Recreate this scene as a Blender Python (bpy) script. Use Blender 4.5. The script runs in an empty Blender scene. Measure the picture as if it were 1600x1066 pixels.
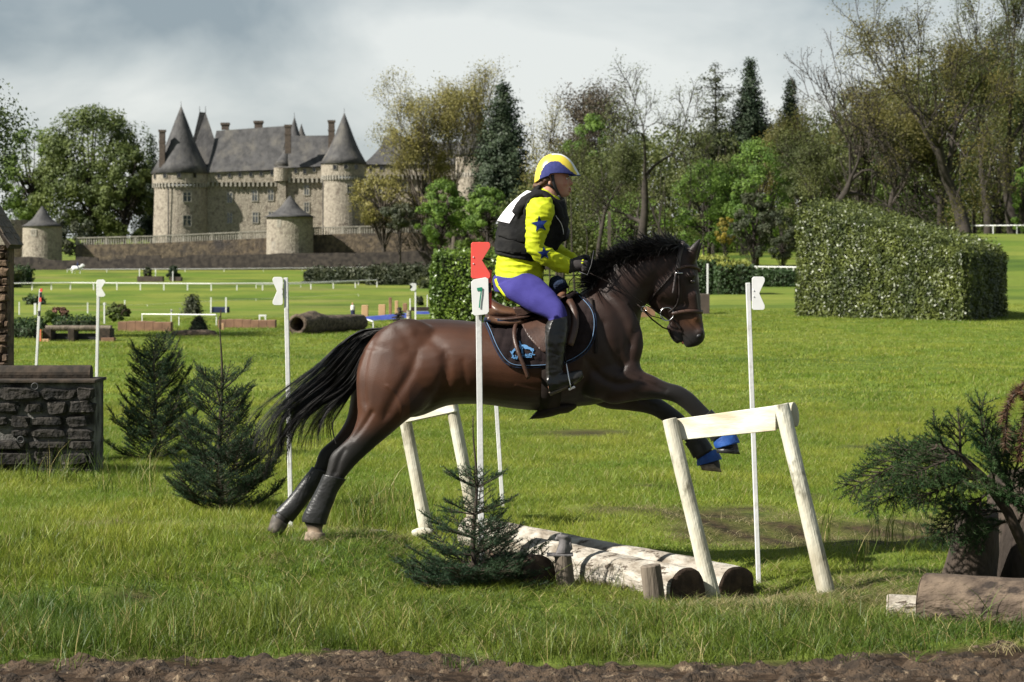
import bpy, bmesh, math, random
import numpy as np
from mathutils import Vector, Matrix, noise
from mathutils.bvhtree import BVHTree

# ------------------------------------------------------------------ camera, light
SC = bpy.context.scene
COL = SC.collection
F, CX, HY, CAMZ = 3600.0, 800.0, 405.0, 2.0      # focal length in photo pixels, centre column, horizon row, eye height

cam_d = bpy.data.cameras.new('camera')
cam_d.sensor_width = 36.0
cam_d.lens = F / 1600 * 36
cam_d.shift_y = -(533 - HY) / 1600
cam_d.clip_start = 0.1
cam_d.clip_end = 4000
cam_d.dof.use_dof = True
cam_d.dof.focus_distance = 14.8
cam_d.dof.aperture_fstop = 7.1
cam = bpy.data.objects.new('camera', cam_d)
cam.location = (0, 0, CAMZ)
cam.rotation_euler = (math.radians(90), 0, 0)
COL.objects.link(cam)
SC.camera = cam

SUN_TO = Vector((-0.90, -0.42, 0)).normalized()
SUN_EL = math.radians(39)
to_sun = Vector((SUN_TO.x * math.cos(SUN_EL), SUN_TO.y * math.cos(SUN_EL), math.sin(SUN_EL)))
sun_d = bpy.data.lights.new('sun', 'SUN')
sun_d.energy = 5.0
sun_d.angle = math.radians(0.6)
sun_d.color = (1.0, 0.955, 0.87)
sun = bpy.data.objects.new('sun', sun_d)
sun.rotation_euler = to_sun.to_track_quat('Z', 'Y').to_euler()
sun.location = (-20, -10, 30)
COL.objects.link(sun)

W = bpy.data.worlds.new("World")
SC.world = W
W.use_nodes = True
wt = W.node_tree
wt.nodes.clear()
def wn(t, **k):
    n = wt.nodes.new(t)
    for a, b in k.items(): setattr(n, a, b)
    return n
wo = wn('ShaderNodeOutputWorld'); wb = wn('ShaderNodeBackground')
sky = wn('ShaderNodeTexSky', sky_type='NISHITA', sun_disc=False)
sky.sun_elevation = SUN_EL
sky.sun_rotation = math.atan2(to_sun.x, to_sun.y)
skm = wn('ShaderNodeVectorMath', operation='SCALE'); skm.inputs['Scale'].default_value = 0.06
tc = wn('ShaderNodeTexCoord')
mp = wn('ShaderNodeMapping'); mp.inputs['Scale'].default_value = (1.0, 1.0, 2.1); mp.inputs['Location'].default_value = (.35, .0, .12)
n1 = wn('ShaderNodeTexNoise'); n1.inputs['Scale'].default_value = 6.0; n1.inputs['Detail'].default_value = 6; n1.inputs['Roughness'].default_value = 0.5; n1.inputs['Distortion'].default_value = 0.35
n2 = wn('ShaderNodeTexNoise'); n2.inputs['Scale'].default_value = 2.3; n2.inputs['Detail'].default_value = 3
ra = wn('ShaderNodeValToRGB')
ra.color_ramp.elements[0].position = 0.43; ra.color_ramp.elements[0].color = (0.135, 0.162, 0.180, 1)
ra.color_ramp.elements[1].position = 0.585; ra.color_ramp.elements[1].color = (0.385, 0.395, 0.385, 1)
e = ra.color_ramp.elements.new(0.50); e.color = (0.250, 0.272, 0.278, 1)
mixn = wn('ShaderNodeMath', operation='MULTIPLY_ADD'); mixn.inputs[1].default_value = 0.55
m2 = wn('ShaderNodeMath', operation='MULTIPLY'); m2.inputs[1].default_value = 0.45
sep = wn('ShaderNodeSeparateXYZ')
hz = wn('ShaderNodeMapRange'); hz.inputs['From Min'].default_value = 0.0; hz.inputs['From Max'].default_value = 0.26
hz.inputs['To Min'].default_value = 0.11; hz.inputs['To Max'].default_value = -0.12
ad = wn('ShaderNodeMath', operation='ADD')
mx = wn('ShaderNodeMix', data_type='RGBA'); mx.inputs['Factor'].default_value = 0.86
L = wt.links.new
L(tc.outputs['Generated'], mp.inputs['Vector']); L(mp.outputs[0], n1.inputs['Vector']); L(mp.outputs[0], n2.inputs['Vector'])
L(n2.outputs[0], m2.inputs[0]); L(n1.outputs[0], mixn.inputs[0]); L(m2.outputs[0], mixn.inputs[2])
L(tc.outputs['Generated'], sep.inputs[0]); L(sep.outputs['Z'], hz.inputs['Value'])
L(mixn.outputs[0], ad.inputs[0]); L(hz.outputs[0], ad.inputs[1]); L(ad.outputs[0], ra.inputs[0])
L(sky.outputs[0], skm.inputs[0]); L(skm.outputs[0], mx.inputs['A']); L(ra.outputs[0], mx.inputs['B'])
L(mx.outputs['Result'], wb.inputs['Color']); wb.inputs['Strength'].default_value = 1.0
L(wb.outputs[0], wo.inputs['Surface'])

SC.view_settings.view_transform = 'Standard'
SC.view_settings.look = 'None'
SC.view_settings.gamma = 1.0
SC.view_settings.exposure = 1.12
SC.render.engine = 'CYCLES'
SC.cycles.use_denoising = True
SC.cycles.max_bounces = 6
SC.cycles.transparent_max_bounces = 8
SC.cycles.caustics_reflective = False
SC.cycles.caustics_refractive = False

# ------------------------------------------------------------------ helpers
RN = random.Random(7)
def P(px, py, D):
    return Vector(((px - CX) / F * D, D, CAMZ + (HY - py) / F * D))
def sst(a, b, x):
    t = min(1.0, max(0.0, (x - a) / (b - a))); return t * t * (3 - 2 * t)
def npsst(a, b, x):
    t = np.clip((x - a) / (b - a), 0, 1); return t * t * (3 - 2 * t)
TL = ([-500, 60, 80, 150, 250, 306, 360, 420, 480, 520, 600, 1000, 3000], [0, 0, -.1, -1.75, -4.04, -4.4, -3.0, -1.73, -.13, 1.2, 3, 8, 30])
TR = ([-500, 90, 200, 290, 330, 400, 600, 1000, 3000], [0, 0, 0, 0, 2.0, 7, 14, 22, 40])
TF = ([-500, 86, 110, 150, 200, 288, 350, 600, 1000, 3000], [0, 0, .9, 3.0, 4.2, 4.7, 6.5, 14, 22, 40])
def gz_np(x, y):
    x = np.asarray(x, float); y = np.asarray(y, float)
    u = x / np.maximum(y, 5) * F + CX
    a = np.interp(y, *TL); b = np.interp(y, *TR); c = np.interp(y, *TF)
    w1 = npsst(960, 1130, u); w2 = npsst(1330, 1500, u)
    z = a * (1 - w1) + b * w1; z = z * (1 - w2) + c * w2
    z = z + 0.20 * np.exp(-((y - 15.1) / 1.25) ** 2) * npsst(-0.45, -1.0, x)
    # a worn rut crossing in front of and behind the logs
    z = z - 0.05 * np.exp(-((y - 16.9 - .05 * np.sin(x * 2)) / .35) ** 2) * npsst(1.0, 1.8, x)
    # shallow ditch under the logs
    tt = np.clip(((x + 1.40) * 2.79 + (y - 17.0) * -2.65) / 14.8, .12, 1); z = z - 0.13 * np.exp(-((np.hypot(x + 1.40 - tt * 2.79, y - 17.0 + tt * 2.65)) / .62) ** 2)
    z = z + 0.02 * np.sin(x * 1.7 + y * .9) * np.sin(y * 1.3 - x * .4) * npsst(60, 20, y)
    z = z + (.022 * np.sin(x * 4.1 + 1.3) * np.sin(y * 3.3 + x) + .018 * np.sin(x * 7.3 + y * 2.1) * np.sin(y * 6.1 - x * 1.7)) * npsst(24, 16, y) * npsst(10.5, 12.5, y)
    return z
def gz(x, y): return float(gz_np(x, y))
def ground_px(px, py, d0=9.0, d1=900.0):
    """first point where the view line through a photo pixel meets the ground"""
    D = d0
    while D < d1:
        p = P(px, py, D)
        if p.z <= gz(p.x, p.y): return p
        D *= 1.004
    return P(px, py, d1)
def at(px, D):
    x = (px - CX) / F * D
    return Vector((x, D, gz(x, D)))

def tag(o, label=None, cat=None, group=None, kind=None):
    if label: o['label'] = label
    if cat: o['category'] = cat
    if group: o['group'] = group
    if kind: o['kind'] = kind
    return o
def thing(name, label, cat, loc=(0, 0, 0), group=None, rz=0.0):
    o = bpy.data.objects.new(name, None)
    o.empty_display_size = 0.1
    COL.objects.link(o); o.location = loc; o.rotation_euler = (0, 0, rz)
    return tag(o, label, cat, group)
def copy_tree(o, parent=None):
    c = o.copy(); COL.objects.link(c)
    if parent is not None: c.parent = parent
    for ch in list(o.children): copy_tree(ch, c)
    return c
def root_loc(o):
    v = Vector((0, 0, 0))
    while o is not None:
        v += o.location; o = o.parent
    return v

class MB:
    """collects polygons in world space; build() links them as one mesh object"""
    def __init__(s): s.v = []; s.f = []; s.m = []
    def add(s, V, Fc, mi=0):
        b = len(s.v); s.v += [tuple(p) for p in V]
        s.f += [tuple(i + b for i in f) for f in Fc]; s.m += [mi] * len(Fc)
        return s
    def box(s, c, size, R=None, mi=0, taper=1.0):
        c = Vector(c); hx, hy, hz_ = [q / 2 for q in size]
        V = []
        for z in (-1, 1):
            t = taper if z > 0 else 1
            for x, y in ((-1, -1), (1, -1), (1, 1), (-1, 1)):
                p = Vector((x * hx * t, y * hy * t, z * hz_))
                V.append(c + (R @ p if R else p))
        return s.add(V, [(3, 2, 1, 0), (4, 5, 6, 7), (0, 1, 5, 4), (1, 2, 6, 5), (2, 3, 7, 6), (3, 0, 4, 7)], mi)
    def tube(s, pts, rad, n=8, mi=0, caps=True, flat=1.0, jit=0.0):
        pts = [Vector(p) for p in pts]; rings = []
        if not hasattr(rad, '__len__'): rad = [rad] * len(pts)
        up = Vector((0, 0, 1)); prev = None
        for i, p in enumerate(pts):
            t = (pts[min(i + 1, len(pts) - 1)] - pts[max(i - 1, 0)])
            if t.length < 1e-9: t = Vector((0, 0, 1))
            t.normalize()
            if prev is None:
                a = t.cross(up)
                if a.length < 0.05: a = t.cross(Vector((1, 0, 0)))
            else:
                a = prev - t * prev.dot(t)
                if a.length < 1e-6: a = t.cross(up)
            a.normalize(); prev = a; b = t.cross(a)
            r = rad[i]
            rings.append([p + (a * math.cos(2 * math.pi * k / n) + b * math.sin(2 * math.pi * k / n) * flat) * r * (1 + jit * (noise.noise(Vector((p.x * 5, p.y * 5 + k * 1.7, p.z * 5))))) for k in range(n)])
        V = [q for r_ in rings for q in r_]; Fc = []
        for i in range(len(rings) - 1):
            for k in range(n):
                Fc.append((i * n + k, i * n + (k + 1) % n, (i + 1) * n + (k + 1) % n, (i + 1) * n + k))
        if caps:
            Fc.append(tuple(reversed(range(n)))); Fc.append(tuple((len(rings) - 1) * n + k for k in range(n)))
        return s.add(V, Fc, mi)
    def cone(s, base, r0, r1, h, n=24, mi=0, caps=True):
        return s.tube([base, Vector(base) + Vector((0, 0, h))], [r0, r1], n, mi, caps)
    def prism(s, poly, d, mi=0):
        """poly: list of world points (planar), extruded by the vector d"""
        n = len(poly); d = Vector(d)
        V = [Vector(p) for p in poly] + [Vector(p) + d for p in poly]
        Fc = [tuple(range(n)), tuple(reversed(range(n, 2 * n)))]
        Fc += [(i, i + n, (i + 1) % n + n, (i + 1) % n) for i in range(n)]
        return s.add(V, Fc, mi)
    def build(s, name, mats, parent=None, smooth=False, bevel=0.0, fix=True):
        me = bpy.data.meshes.new(name)
        o3 = root_loc(parent) if parent is not None else Vector((0, 0, 0))
        loc = None
        V = np.array(s.v, float).reshape(-1, 3)
        if parent is None:      # origin at the base of the thing itself
            o3 = Vector((V[:, 0].mean(), V[:, 1].mean(), V[:, 2].min()))
        me.from_pydata((V - np.array(o3)).tolist(), [], s.f)
        if not isinstance(mats, (list, tuple)): mats = [mats]
        for m in mats: me.materials.append(m)
        if len(mats) > 1: me.polygons.foreach_set('material_index', s.m)
        if fix:
            bm = bmesh.new(); bm.from_mesh(me)
            bmesh.ops.recalc_face_normals(bm, faces=bm.faces)
            if bevel:
                bmesh.ops.remove_doubles(bm, verts=bm.verts, dist=1e-6)
                eds = [e for e in bm.edges if len(e.link_faces) == 2 and e.calc_face_angle(0) > 0.5]
                bmesh.ops.bevel(bm, geom=eds, offset=bevel, segments=1, affect='EDGES')
            bm.to_mesh(me); bm.free()
        if smooth:
            me.polygons.foreach_set('use_smooth', [True] * len(me.polygons))
        o = bpy.data.objects.new(name, me); COL.objects.link(o)
        if parent is not None: o.parent = parent
        else: o.location = o3
        return o
def np_obj(name, V, Fc, mat, parent=None, loc=None, smooth=False):
    """fast mesh from arrays (V world space, Fc equal-sized faces)"""
    o3 = root_loc(parent) if parent is not None else Vector(loc if loc is not None else (0, 0, 0))
    V = np.asarray(V, np.float32) - np.array(o3, np.float32); Fc = np.asarray(Fc, np.int32)
    me = bpy.data.meshes.new(name)
    k = Fc.shape[1]
    me.vertices.add(len(V)); me.vertices.foreach_set('co', V.ravel())
    me.loops.add(Fc.size); me.loops.foreach_set('vertex_index', Fc.ravel())
    me.polygons.add(len(Fc)); me.polygons.foreach_set('loop_start', np.arange(0, Fc.size, k, dtype=np.int32))
    me.polygons.foreach_set('loop_total', np.full(len(Fc), k, np.int32))
    if smooth: me.polygons.foreach_set('use_smooth', np.ones(len(Fc), bool))
    me.update(calc_edges=True); me.validate()
    if mat is not None: me.materials.append(mat)
    o = bpy.data.objects.new(name, me); COL.objects.link(o)
    if parent is not None: o.parent = parent
    else: o.location = o3
    return o

# ------------------------------------------------------------------ materials
def mat(name, c1, c2=None, scale=8.0, rough=0.8, bump=0.0, bscale=40.0, c3=None, metal=0.0, spec=0.35, det=5.0, space='Object',
        stretch=None, lo=0.38, hi=0.62, transl=0.0, sheen=0.0, coat=0.0, s3=None, w3=(0.55, 0.65), bdist=0.01):
    m = bpy.data.materials.new(name); m.use_nodes = True
    t = m.node_tree; nd = t.nodes; lk = t.links.new
    b = nd['Principled BSDF']; out = nd['Material Output']
    b.inputs['Roughness'].default_value = rough; b.inputs['Metallic'].default_value = metal
    b.inputs['Specular IOR Level'].default_value = spec
    if sheen: b.inputs['Sheen Weight'].default_value = sheen
    if coat: b.inputs['Coat Weight'].default_value = coat; b.inputs['Coat Roughness'].default_value = 0.2
    tcn = nd.new('ShaderNodeTexCoord')
    if space == 'World':
        g = nd.new('ShaderNodeNewGeometry'); src = g.outputs['Position']
    else: src = tcn.outputs['Object']
    if stretch:
        mpn = nd.new('ShaderNodeMapping'); mpn.inputs['Scale'].default_value = stretch; lk(src, mpn.inputs[0]); src = mpn.outputs[0]
    col = None
    if c2 is None:
        b.inputs['Base Color'].default_value = (*c1, 1)
    else:
        nz = nd.new('ShaderNodeTexNoise'); nz.inputs['Scale'].default_value = scale; nz.inputs['Detail'].default_value = det
        lk(src, nz.inputs['Vector'])
        mr = nd.new('ShaderNodeMapRange'); mr.inputs['From Min'].default_value = lo; mr.inputs['From Max'].default_value = hi
        lk(nz.outputs[0], mr.inputs[0])
        mxn = nd.new('ShaderNodeMix'); mxn.data_type = 'RGBA'; mxn.inputs['A'].default_value = (*c1, 1); mxn.inputs['B'].default_value = (*c2, 1)
        lk(mr.outputs[0], mxn.inputs['Factor']); col = mxn.outputs['Result']
        if c3 is not None:
            nz3 = nd.new('ShaderNodeTexNoise'); nz3.inputs['Scale'].default_value = s3 or scale * .35; nz3.inputs['Detail'].default_value = 6
            nz3.inputs['Roughness'].default_value = .65
            mp3 = nd.new('ShaderNodeMapping'); mp3.inputs['Location'].default_value = (3.1, 7.7, 1.3); lk(src, mp3.inputs[0]); lk(mp3.outputs[0], nz3.inputs['Vector'])
            mr3 = nd.new('ShaderNodeMapRange'); mr3.inputs['From Min'].default_value = w3[0]; mr3.inputs['From Max'].default_value = w3[1]
            lk(nz3.outputs[0], mr3.inputs[0])
            mx3 = nd.new('ShaderNodeMix'); mx3.data_type = 'RGBA'; mx3.inputs['B'].default_value = (*c3, 1)
            lk(col, mx3.inputs['A']); lk(mr3.outputs[0], mx3.inputs['Factor']); col = mx3.outputs['Result']
        lk(col, b.inputs['Base Color'])
    if bump:
        nb = nd.new('ShaderNodeTexNoise'); nb.inputs['Scale'].default_value = bscale; nb.inputs['Detail'].default_value = 5
        lk(src, nb.inputs['Vector'])
        bp = nd.new('ShaderNodeBump'); bp.inputs['Strength'].default_value = bump; bp.inputs['Distance'].default_value = bdist
        lk(nb.outputs[0], bp.inputs['Height']); lk(bp.outputs[0], b.inputs['Normal'])
    if transl:
        tr = nd.new('ShaderNodeBsdfTranslucent'); ms = nd.new('ShaderNodeMixShader'); ms.inputs[0].default_value = transl
        if col is not None: lk(col, tr.inputs['Color'])
        else: tr.inputs['Color'].default_value = (*c1, 1)
        lk(b.outputs[0], ms.inputs[1]); lk(tr.outputs[0], ms.inputs[2]); lk(ms.outputs[0], out.inputs['Surface'])
    return m
M = {}
def MT(k, *a, **kw):
    M[k] = mat(k, *a, **kw); return M[k]
MT('white_paint', (.62, .62, .59), (.50, .49, .44), scale=5, rough=.55, bump=.15, bscale=60)
MT('pole_paint', (.60, .60, .59), (.50, .50, .49), scale=3, rough=.5, c3=(.30, .29, .25), s3=6, w3=(.58, .72), bump=.2, bscale=40)
MT('weathered_white', (.50, .485, .40), (.30, .27, .20), scale=5, rough=.75, bump=.6, bscale=30, c3=(.14, .13, .09), s3=8, w3=(.55, .68), stretch=(1, 1, .5))
MT('rail_white', (.58, .565, .49), (.44, .38, .27), scale=6, rough=.7, bump=.3, bscale=25, stretch=(.5, 1, 2))
MT('bark_white', (.38, .35, .30), (.18, .15, .115), scale=8, rough=.95, bump=1.0, bscale=24, c3=(.06, .045, .032), s3=10, w3=(.57, .62), bdist=.03, stretch=(.7, .7, 2.0))
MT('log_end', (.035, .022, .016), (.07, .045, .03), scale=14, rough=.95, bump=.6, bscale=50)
MT('grey_wood', (.16, .13, .10), (.08, .065, .05), scale=9, rough=.9, bump=.9, bscale=30, stretch=(1, 1, .15), bdist=.02)
MT('stump_bark', (.060, .044, .033), (.024, .018, .014), scale=8, rough=.95, bump=1.0, bscale=20, bdist=.03, stretch=(1, 1, .4))
MT('brown_bark', (.125, .092, .065), (.055, .039, .028), scale=8, rough=.92, bump=1.0, bscale=22, c3=(.025, .018, .014), s3=7, w3=(.55, .62), bdist=.035, stretch=(.6, 1, 1.3))
MT('stone_figure', (.13, .12, .12), (.09, .085, .085), scale=25, rough=.8, bump=.5)
MT('red_plastic', (.72, .075, .06), (.62, .09, .07), scale=6, rough=.5)
MT('white_plastic', (.68, .68, .67), (.60, .60, .585), scale=6, rough=.45)
MT('green_paint', (.01, .19, .11), rough=.5)
MT('black_paint', (.02, .02, .022), rough=.5)
MT('orange_paint', (.62, .13, .05), (.5, .2, .12), scale=20, rough=.6)
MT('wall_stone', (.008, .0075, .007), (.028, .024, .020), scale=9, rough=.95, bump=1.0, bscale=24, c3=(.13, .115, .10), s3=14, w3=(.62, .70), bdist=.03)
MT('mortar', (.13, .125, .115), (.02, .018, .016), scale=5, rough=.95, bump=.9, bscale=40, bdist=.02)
MT('pillar_stone', (.12, .078, .048), (.045, .03, .02), scale=9, rough=.95, bump=1.0, bscale=30, bdist=.02)
MT('slate_tile', (.06, .05, .045), (.12, .09, .07), scale=10, rough=.85, bump=.5)
MT('dark_wood', (.045, .032, .022), (.018, .014, .010), scale=10, rough=.9, bump=.7, bscale=25)
MT('brown_board', (.25, .14, .085), (.17, .095, .06), scale=4, rough=.85)
MT('tan_board', (.46, .29, .16), (.38, .24, .13), scale=4, rough=.85)
MT('blue_paint', (.06, .09, .42), (.09, .13, .5), scale=4, rough=.5)
MT('navy', (.012, .018, .06), rough=.7)
MT('chateau_stone', (.31, .275, .22), (.205, .178, .14), scale=2.4, rough=.95, bump=.9, bscale=4.5, c3=(.12, .098, .078), s3=.9, w3=(.52, .68), bdist=.25, det=12)
MT('chateau_trim', (.30, .28, .24), (.19, .175, .145), scale=1.2, rough=.95)
MT('chateau_slate', (.062, .060, .060), (.034, .033, .034), scale=.9, rough=.8, bump=.6, bscale=3, c3=(.10, .092, .08), s3=.25, w3=(.5, .68), det=10, bdist=.15, stretch=(1, 1, .6))
MT('chimney_brick', (.085, .065, .052), (.055, .043, .036), scale=2, rough=.95)
MT('rampart', (.15, .115, .078), (.06, .047, .036), scale=1.0, rough=.95, bump=.8, bscale=2, c3=(.05, .043, .04), s3=.2, w3=(.46, .6), det=8, bdist=.2)
MT('low_wall', (.028, .023, .022), (.065, .053, .046), scale=1.0, rough=.95, c3=(.12, .10, .08), s3=.9, w3=(.62, .7), bump=.5, bscale=2, bdist=.1)
MT('glass_dark', (.012, .013, .015), rough=.15, spec=.5)
MT('window_glass', (.05, .06, .07), rough=.1, spec=.6)
MT('iron', (.05, .05, .05), rough=.6, metal=.6)
MT('steel', (.55, .55, .56), rough=.25, metal=1.0)
# foliage
def leaf(k, a, b, scale, tr=.35, rough=.6, space='Object', lo=.36, hi=.64, spec=.3):
    return MT(k, a, b, scale=scale, rough=rough, transl=tr, space=space, lo=lo, hi=hi, spec=spec, det=3)
leaf('leaf_spring', (.13, .19, .035), (.06, .10, .02), .35)
leaf('leaf_mid', (.125, .155, .04), (.055, .078, .022), .25, tr=.35)
leaf('leaf_ochre', (.145, .125, .032), (.07, .072, .02), .3)
leaf('leaf_olive', (.10, .112, .030), (.045, .060, .018), .2, tr=.25)
leaf('leaf_bud', (.085, .066, .042), (.05, .04, .026), .3, tr=.2)
leaf('leaf_bright', (.16, .25, .04), (.07, .13, .024), .5, tr=.35)
leaf('leaf_yellow', (.30, .23, .03), (.16, .14, .03), .6)
leaf('leaf_dark', (.020, .036, .018), (.038, .055, .024), .35, tr=.12)
leaf('leaf_darkbush', (.035, .045, .025), (.055, .06, .03), .4, tr=.15)
leaf('leaf_pale', (.25, .22, .065), (.15, .14, .04), .3, tr=.35)
leaf('leaf_near', (.075, .10, .03), (.03, .048, .014), 2.0, tr=.25)
leaf('leaf_hedge', (.105, .125, .026), (.036, .050, .012), 1.6, tr=.12, rough=.42, spec=.45)
leaf('leaf_clipped', (.15, .22, .03), (.07, .12, .02), 1.2, tr=.25, rough=.36, spec=.5)
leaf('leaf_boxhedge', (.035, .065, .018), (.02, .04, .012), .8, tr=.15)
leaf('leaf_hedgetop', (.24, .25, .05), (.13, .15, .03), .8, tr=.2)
leaf('needle', (.014, .038, .018), (.032, .062, .026), 5, tr=.1, rough=.6, spec=.2)
leaf('needle_dry', (.13, .065, .035), (.07, .04, .022), 6, tr=.1)
leaf('needle_olive', (.018, .046, .014), (.036, .066, .020), 5, tr=.1, rough=.65, spec=.15)
MT('bark', (.042, .034, .028), (.022, .018, .015), scale=1.5, rough=.95)
MT('bark_pale', (.09, .073, .055), (.05, .042, .034), scale=1.5, rough=.95)
MT('bark_fir', (.05, .036, .025), (.026, .02, .015), scale=30, rough=.9)
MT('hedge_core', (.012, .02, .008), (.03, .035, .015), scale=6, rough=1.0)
# ------------------------------------------------------------------ ground
def ground_mat():
    m = bpy.data.materials.new('lawn_ground'); m.use_nodes = True
    t = m.node_tree; nd = t.nodes; lk = t.links.new; b = nd['Principled BSDF']
    b.inputs['Roughness'].default_value = .95; b.inputs['Specular IOR Level'].default_value = .1
    g = nd.new('ShaderNodeNewGeometry')
    def nz(scale, det, st=(1, 1, 1), loc=(0, 0, 0)):
        mp_ = nd.new('ShaderNodeMapping'); mp_.inputs['Scale'].default_value = st; mp_.inputs['Location'].default_value = loc
        lk(g.outputs['Position'], mp_.inputs[0])
        n = nd.new('ShaderNodeTexNoise'); n.inputs['Scale'].default_value = scale; n.inputs['Detail'].default_value = det
        n.inputs['Roughness'].default_value = .6
        lk(mp_.outputs[0], n.inputs['Vector']); return n.outputs[0]
    def rng(s, a, b_):
        r = nd.new('ShaderNodeMapRange'); r.inputs['From Min'].default_value = a; r.inputs['From Max'].default_value = b_; lk(s, r.inputs[0]); return r.outputs[0]
    def mixc(a, b_, f):
        x = nd.new('ShaderNodeMix'); x.data_type = 'RGBA'
        for k, v in (('A', a), ('B', b_)):
            if isinstance(v, tuple): x.inputs[k].default_value = (*v, 1)
            else: lk(v, x.inputs[k])
        lk(f, x.inputs['Factor']); return x.outputs['Result']
    c = mixc((.088, .135, .018), (.155, .178, .032), rng(nz(.06, 8, (1, .8, 1)), .40, .60))
    c = mixc(c, (.048, .082, .014), rng(nz(.16, 8, (.35, .7, 1), (5, 3, 0)), .50, .64))
    c = mixc(c, (.165, .15, .055), rng(nz(.09, 7, (.4, .6, 1), (9, 13, 0)), .56, .72))
    c = mixc(c, (.058, .095, .016), rng(nz(2.3, 6, (1, 1, 1), (1, 3, 0)), .54, .72))
    # bare soil where worn
    a = nd.new('ShaderNodeAttribute'); a.attribute_name = 'soil'
    soil = mixc((.046, .030, .019), (.018, .012, .008), rng(nz(9, 6), .4, .6))
    c = mixc(c, soil, a.outputs['Fac'])
    lk(c, b.inputs['Base Color'])
    bp = nd.new('ShaderNodeBump'); bp.inputs['Strength'].default_value = .9; bp.inputs['Distance'].default_value = .08
    lk(nz(6, 7), bp.inputs['Height']); lk(bp.outputs[0], b.inputs['Normal'])
    return m
M['ground'] = ground_mat()
def soil_np(x, y):
    """0..1 bare soil: bottom strip, worn path behind the logs, ruts on the left"""
    wob = .25 * np.sin(x * 1.9) + .15 * np.sin(x * 4.3 + 1) + .1 * np.sin(x * 9.1)
    a = npsst(11.75, 11.4, y + wob * .6)
    px = x / np.maximum(y, 1) * F + CX
    path = np.exp(-((y - 17.0 - wob * .5) / .80) ** 2) * npsst(.9, 1.5, x) * npsst(5.0, 3.8, x)
    path = np.clip(path * 1.5, 0, 1) * (.6 + .4 * np.sin(x * 6.1 + y * 3) ** 2)
    path2 = np.exp(-((y - 18.1 - .3 * wob) / .35) ** 2) * npsst(.2, .8, x) * npsst(2.5, 1.6, x) * .7
    rut = np.clip(1.25 * np.exp(-((y - 16.25 - wob * .4) / .55) ** 2), 0, 1) * npsst(-1.25, -1.6, x) * (.55 + .45 * np.sin(x * 5.3 + y * 4) ** 2)
    pit = np.exp(-((x - .85) ** 2 / .5 + (y - 26.5) ** 2 / .5)) * .9
    for hx, hy, hr in ((-2.2, 13.4, .16), (-1.5, 14.2, .13), (1.9, 18.6, .2), (2.6, 19.4, .16), (3.1, 20.8, .22), (1.2, 20.2, .18), (.4, 22.5, .2), (2.2, 23.9, .25), (-.6, 25.3, .22), (3.9, 24.5, .3), (-2.7, 16.9, .2), (1.9, 13.2, .14), (4.6, 28.0, .3)):
        pit = pit + .95 * np.exp(-(((x - hx) / hr / 1.6) ** 2 + ((y - hy) / hr) ** 2))
    return np.clip(a + path + path2 + rut + pit, 0, 1)
ys = np.concatenate([np.linspace(-40, 7, 12), np.geomspace(8, 2600, 520)])
us = np.concatenate([np.linspace(-2.2, -.34, 24), np.linspace(-.33, .33, 330), np.linspace(.34, 2.2, 24)])
Y, U = np.meshgrid(ys, us, indexing='ij')
X = U * np.maximum(Y, 0) + U * 18
Z = gz_np(X, Y)
V = np.stack([X, Y, Z], -1).reshape(-1, 3)
r, c_ = Y.shape
idx = np.arange(r * c_).reshape(r, c_)
Fq = np.stack([idx[:-1, :-1], idx[:-1, 1:], idx[1:, 1:], idx[1:, :-1]], -1).reshape(-1, 4)
gr = np_obj('ground', V, Fq, M['ground'], loc=(0, 0, 0), smooth=True)
at_ = gr.data.attributes.new('soil', 'FLOAT', 'POINT'); at_.data.foreach_set('value', soil_np(V[:, 0], V[:, 1]).astype(np.float32))
tag(gr, kind='structure')

# churned soil in front
MT('soil', (.068, .044, .026), (.022, .0145, .009), scale=9, rough=.95, bump=1.0, bscale=45, c3=(.17, .125, .08), s3=14, w3=(.57, .66), space='World', bdist=.03)
sy = np.arange(9.2, 12.15, .022); sx = np.arange(-3.2, 3.2, .022)
SX, SY = np.meshgrid(sx, sy)
SZ = np.zeros_like(SX)
for j in range(SX.shape[0]):
    for i in range(SX.shape[1]):
        p = Vector((SX[j, i], SY[j, i], 0))
        n_ = noise.noise(p * 2.2) * .03 + noise.noise(p * 5) * .030 + (abs(noise.noise(p * 9)) - .2) * .055 + noise.noise(p * 21) * .026 + noise.noise(p * 38) * .012
        SZ[j, i] = n_
edge = npsst(11.85, 11.35, SY + .25 * .6 * np.sin(SX * 1.9) + .09 * np.sin(SX * 4.3 + 1) + .06 * np.sin(SX * 9.1))
SZ = gz_np(SX, SY) - .03 + edge * (.035 + SZ)
idx = np.arange(SX.size).reshape(SX.shape)
Fq = np.stack([idx[:-1, :-1], idx[:-1, 1:], idx[1:, 1:], idx[1:, :-1]], -1).reshape(-1, 4)
so = np_obj('soil_strip', np.stack([SX, SY, SZ], -1).reshape(-1, 3), Fq, M['soil'], loc=(0, 0, 0), smooth=True)
tag(so, kind='structure')

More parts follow.
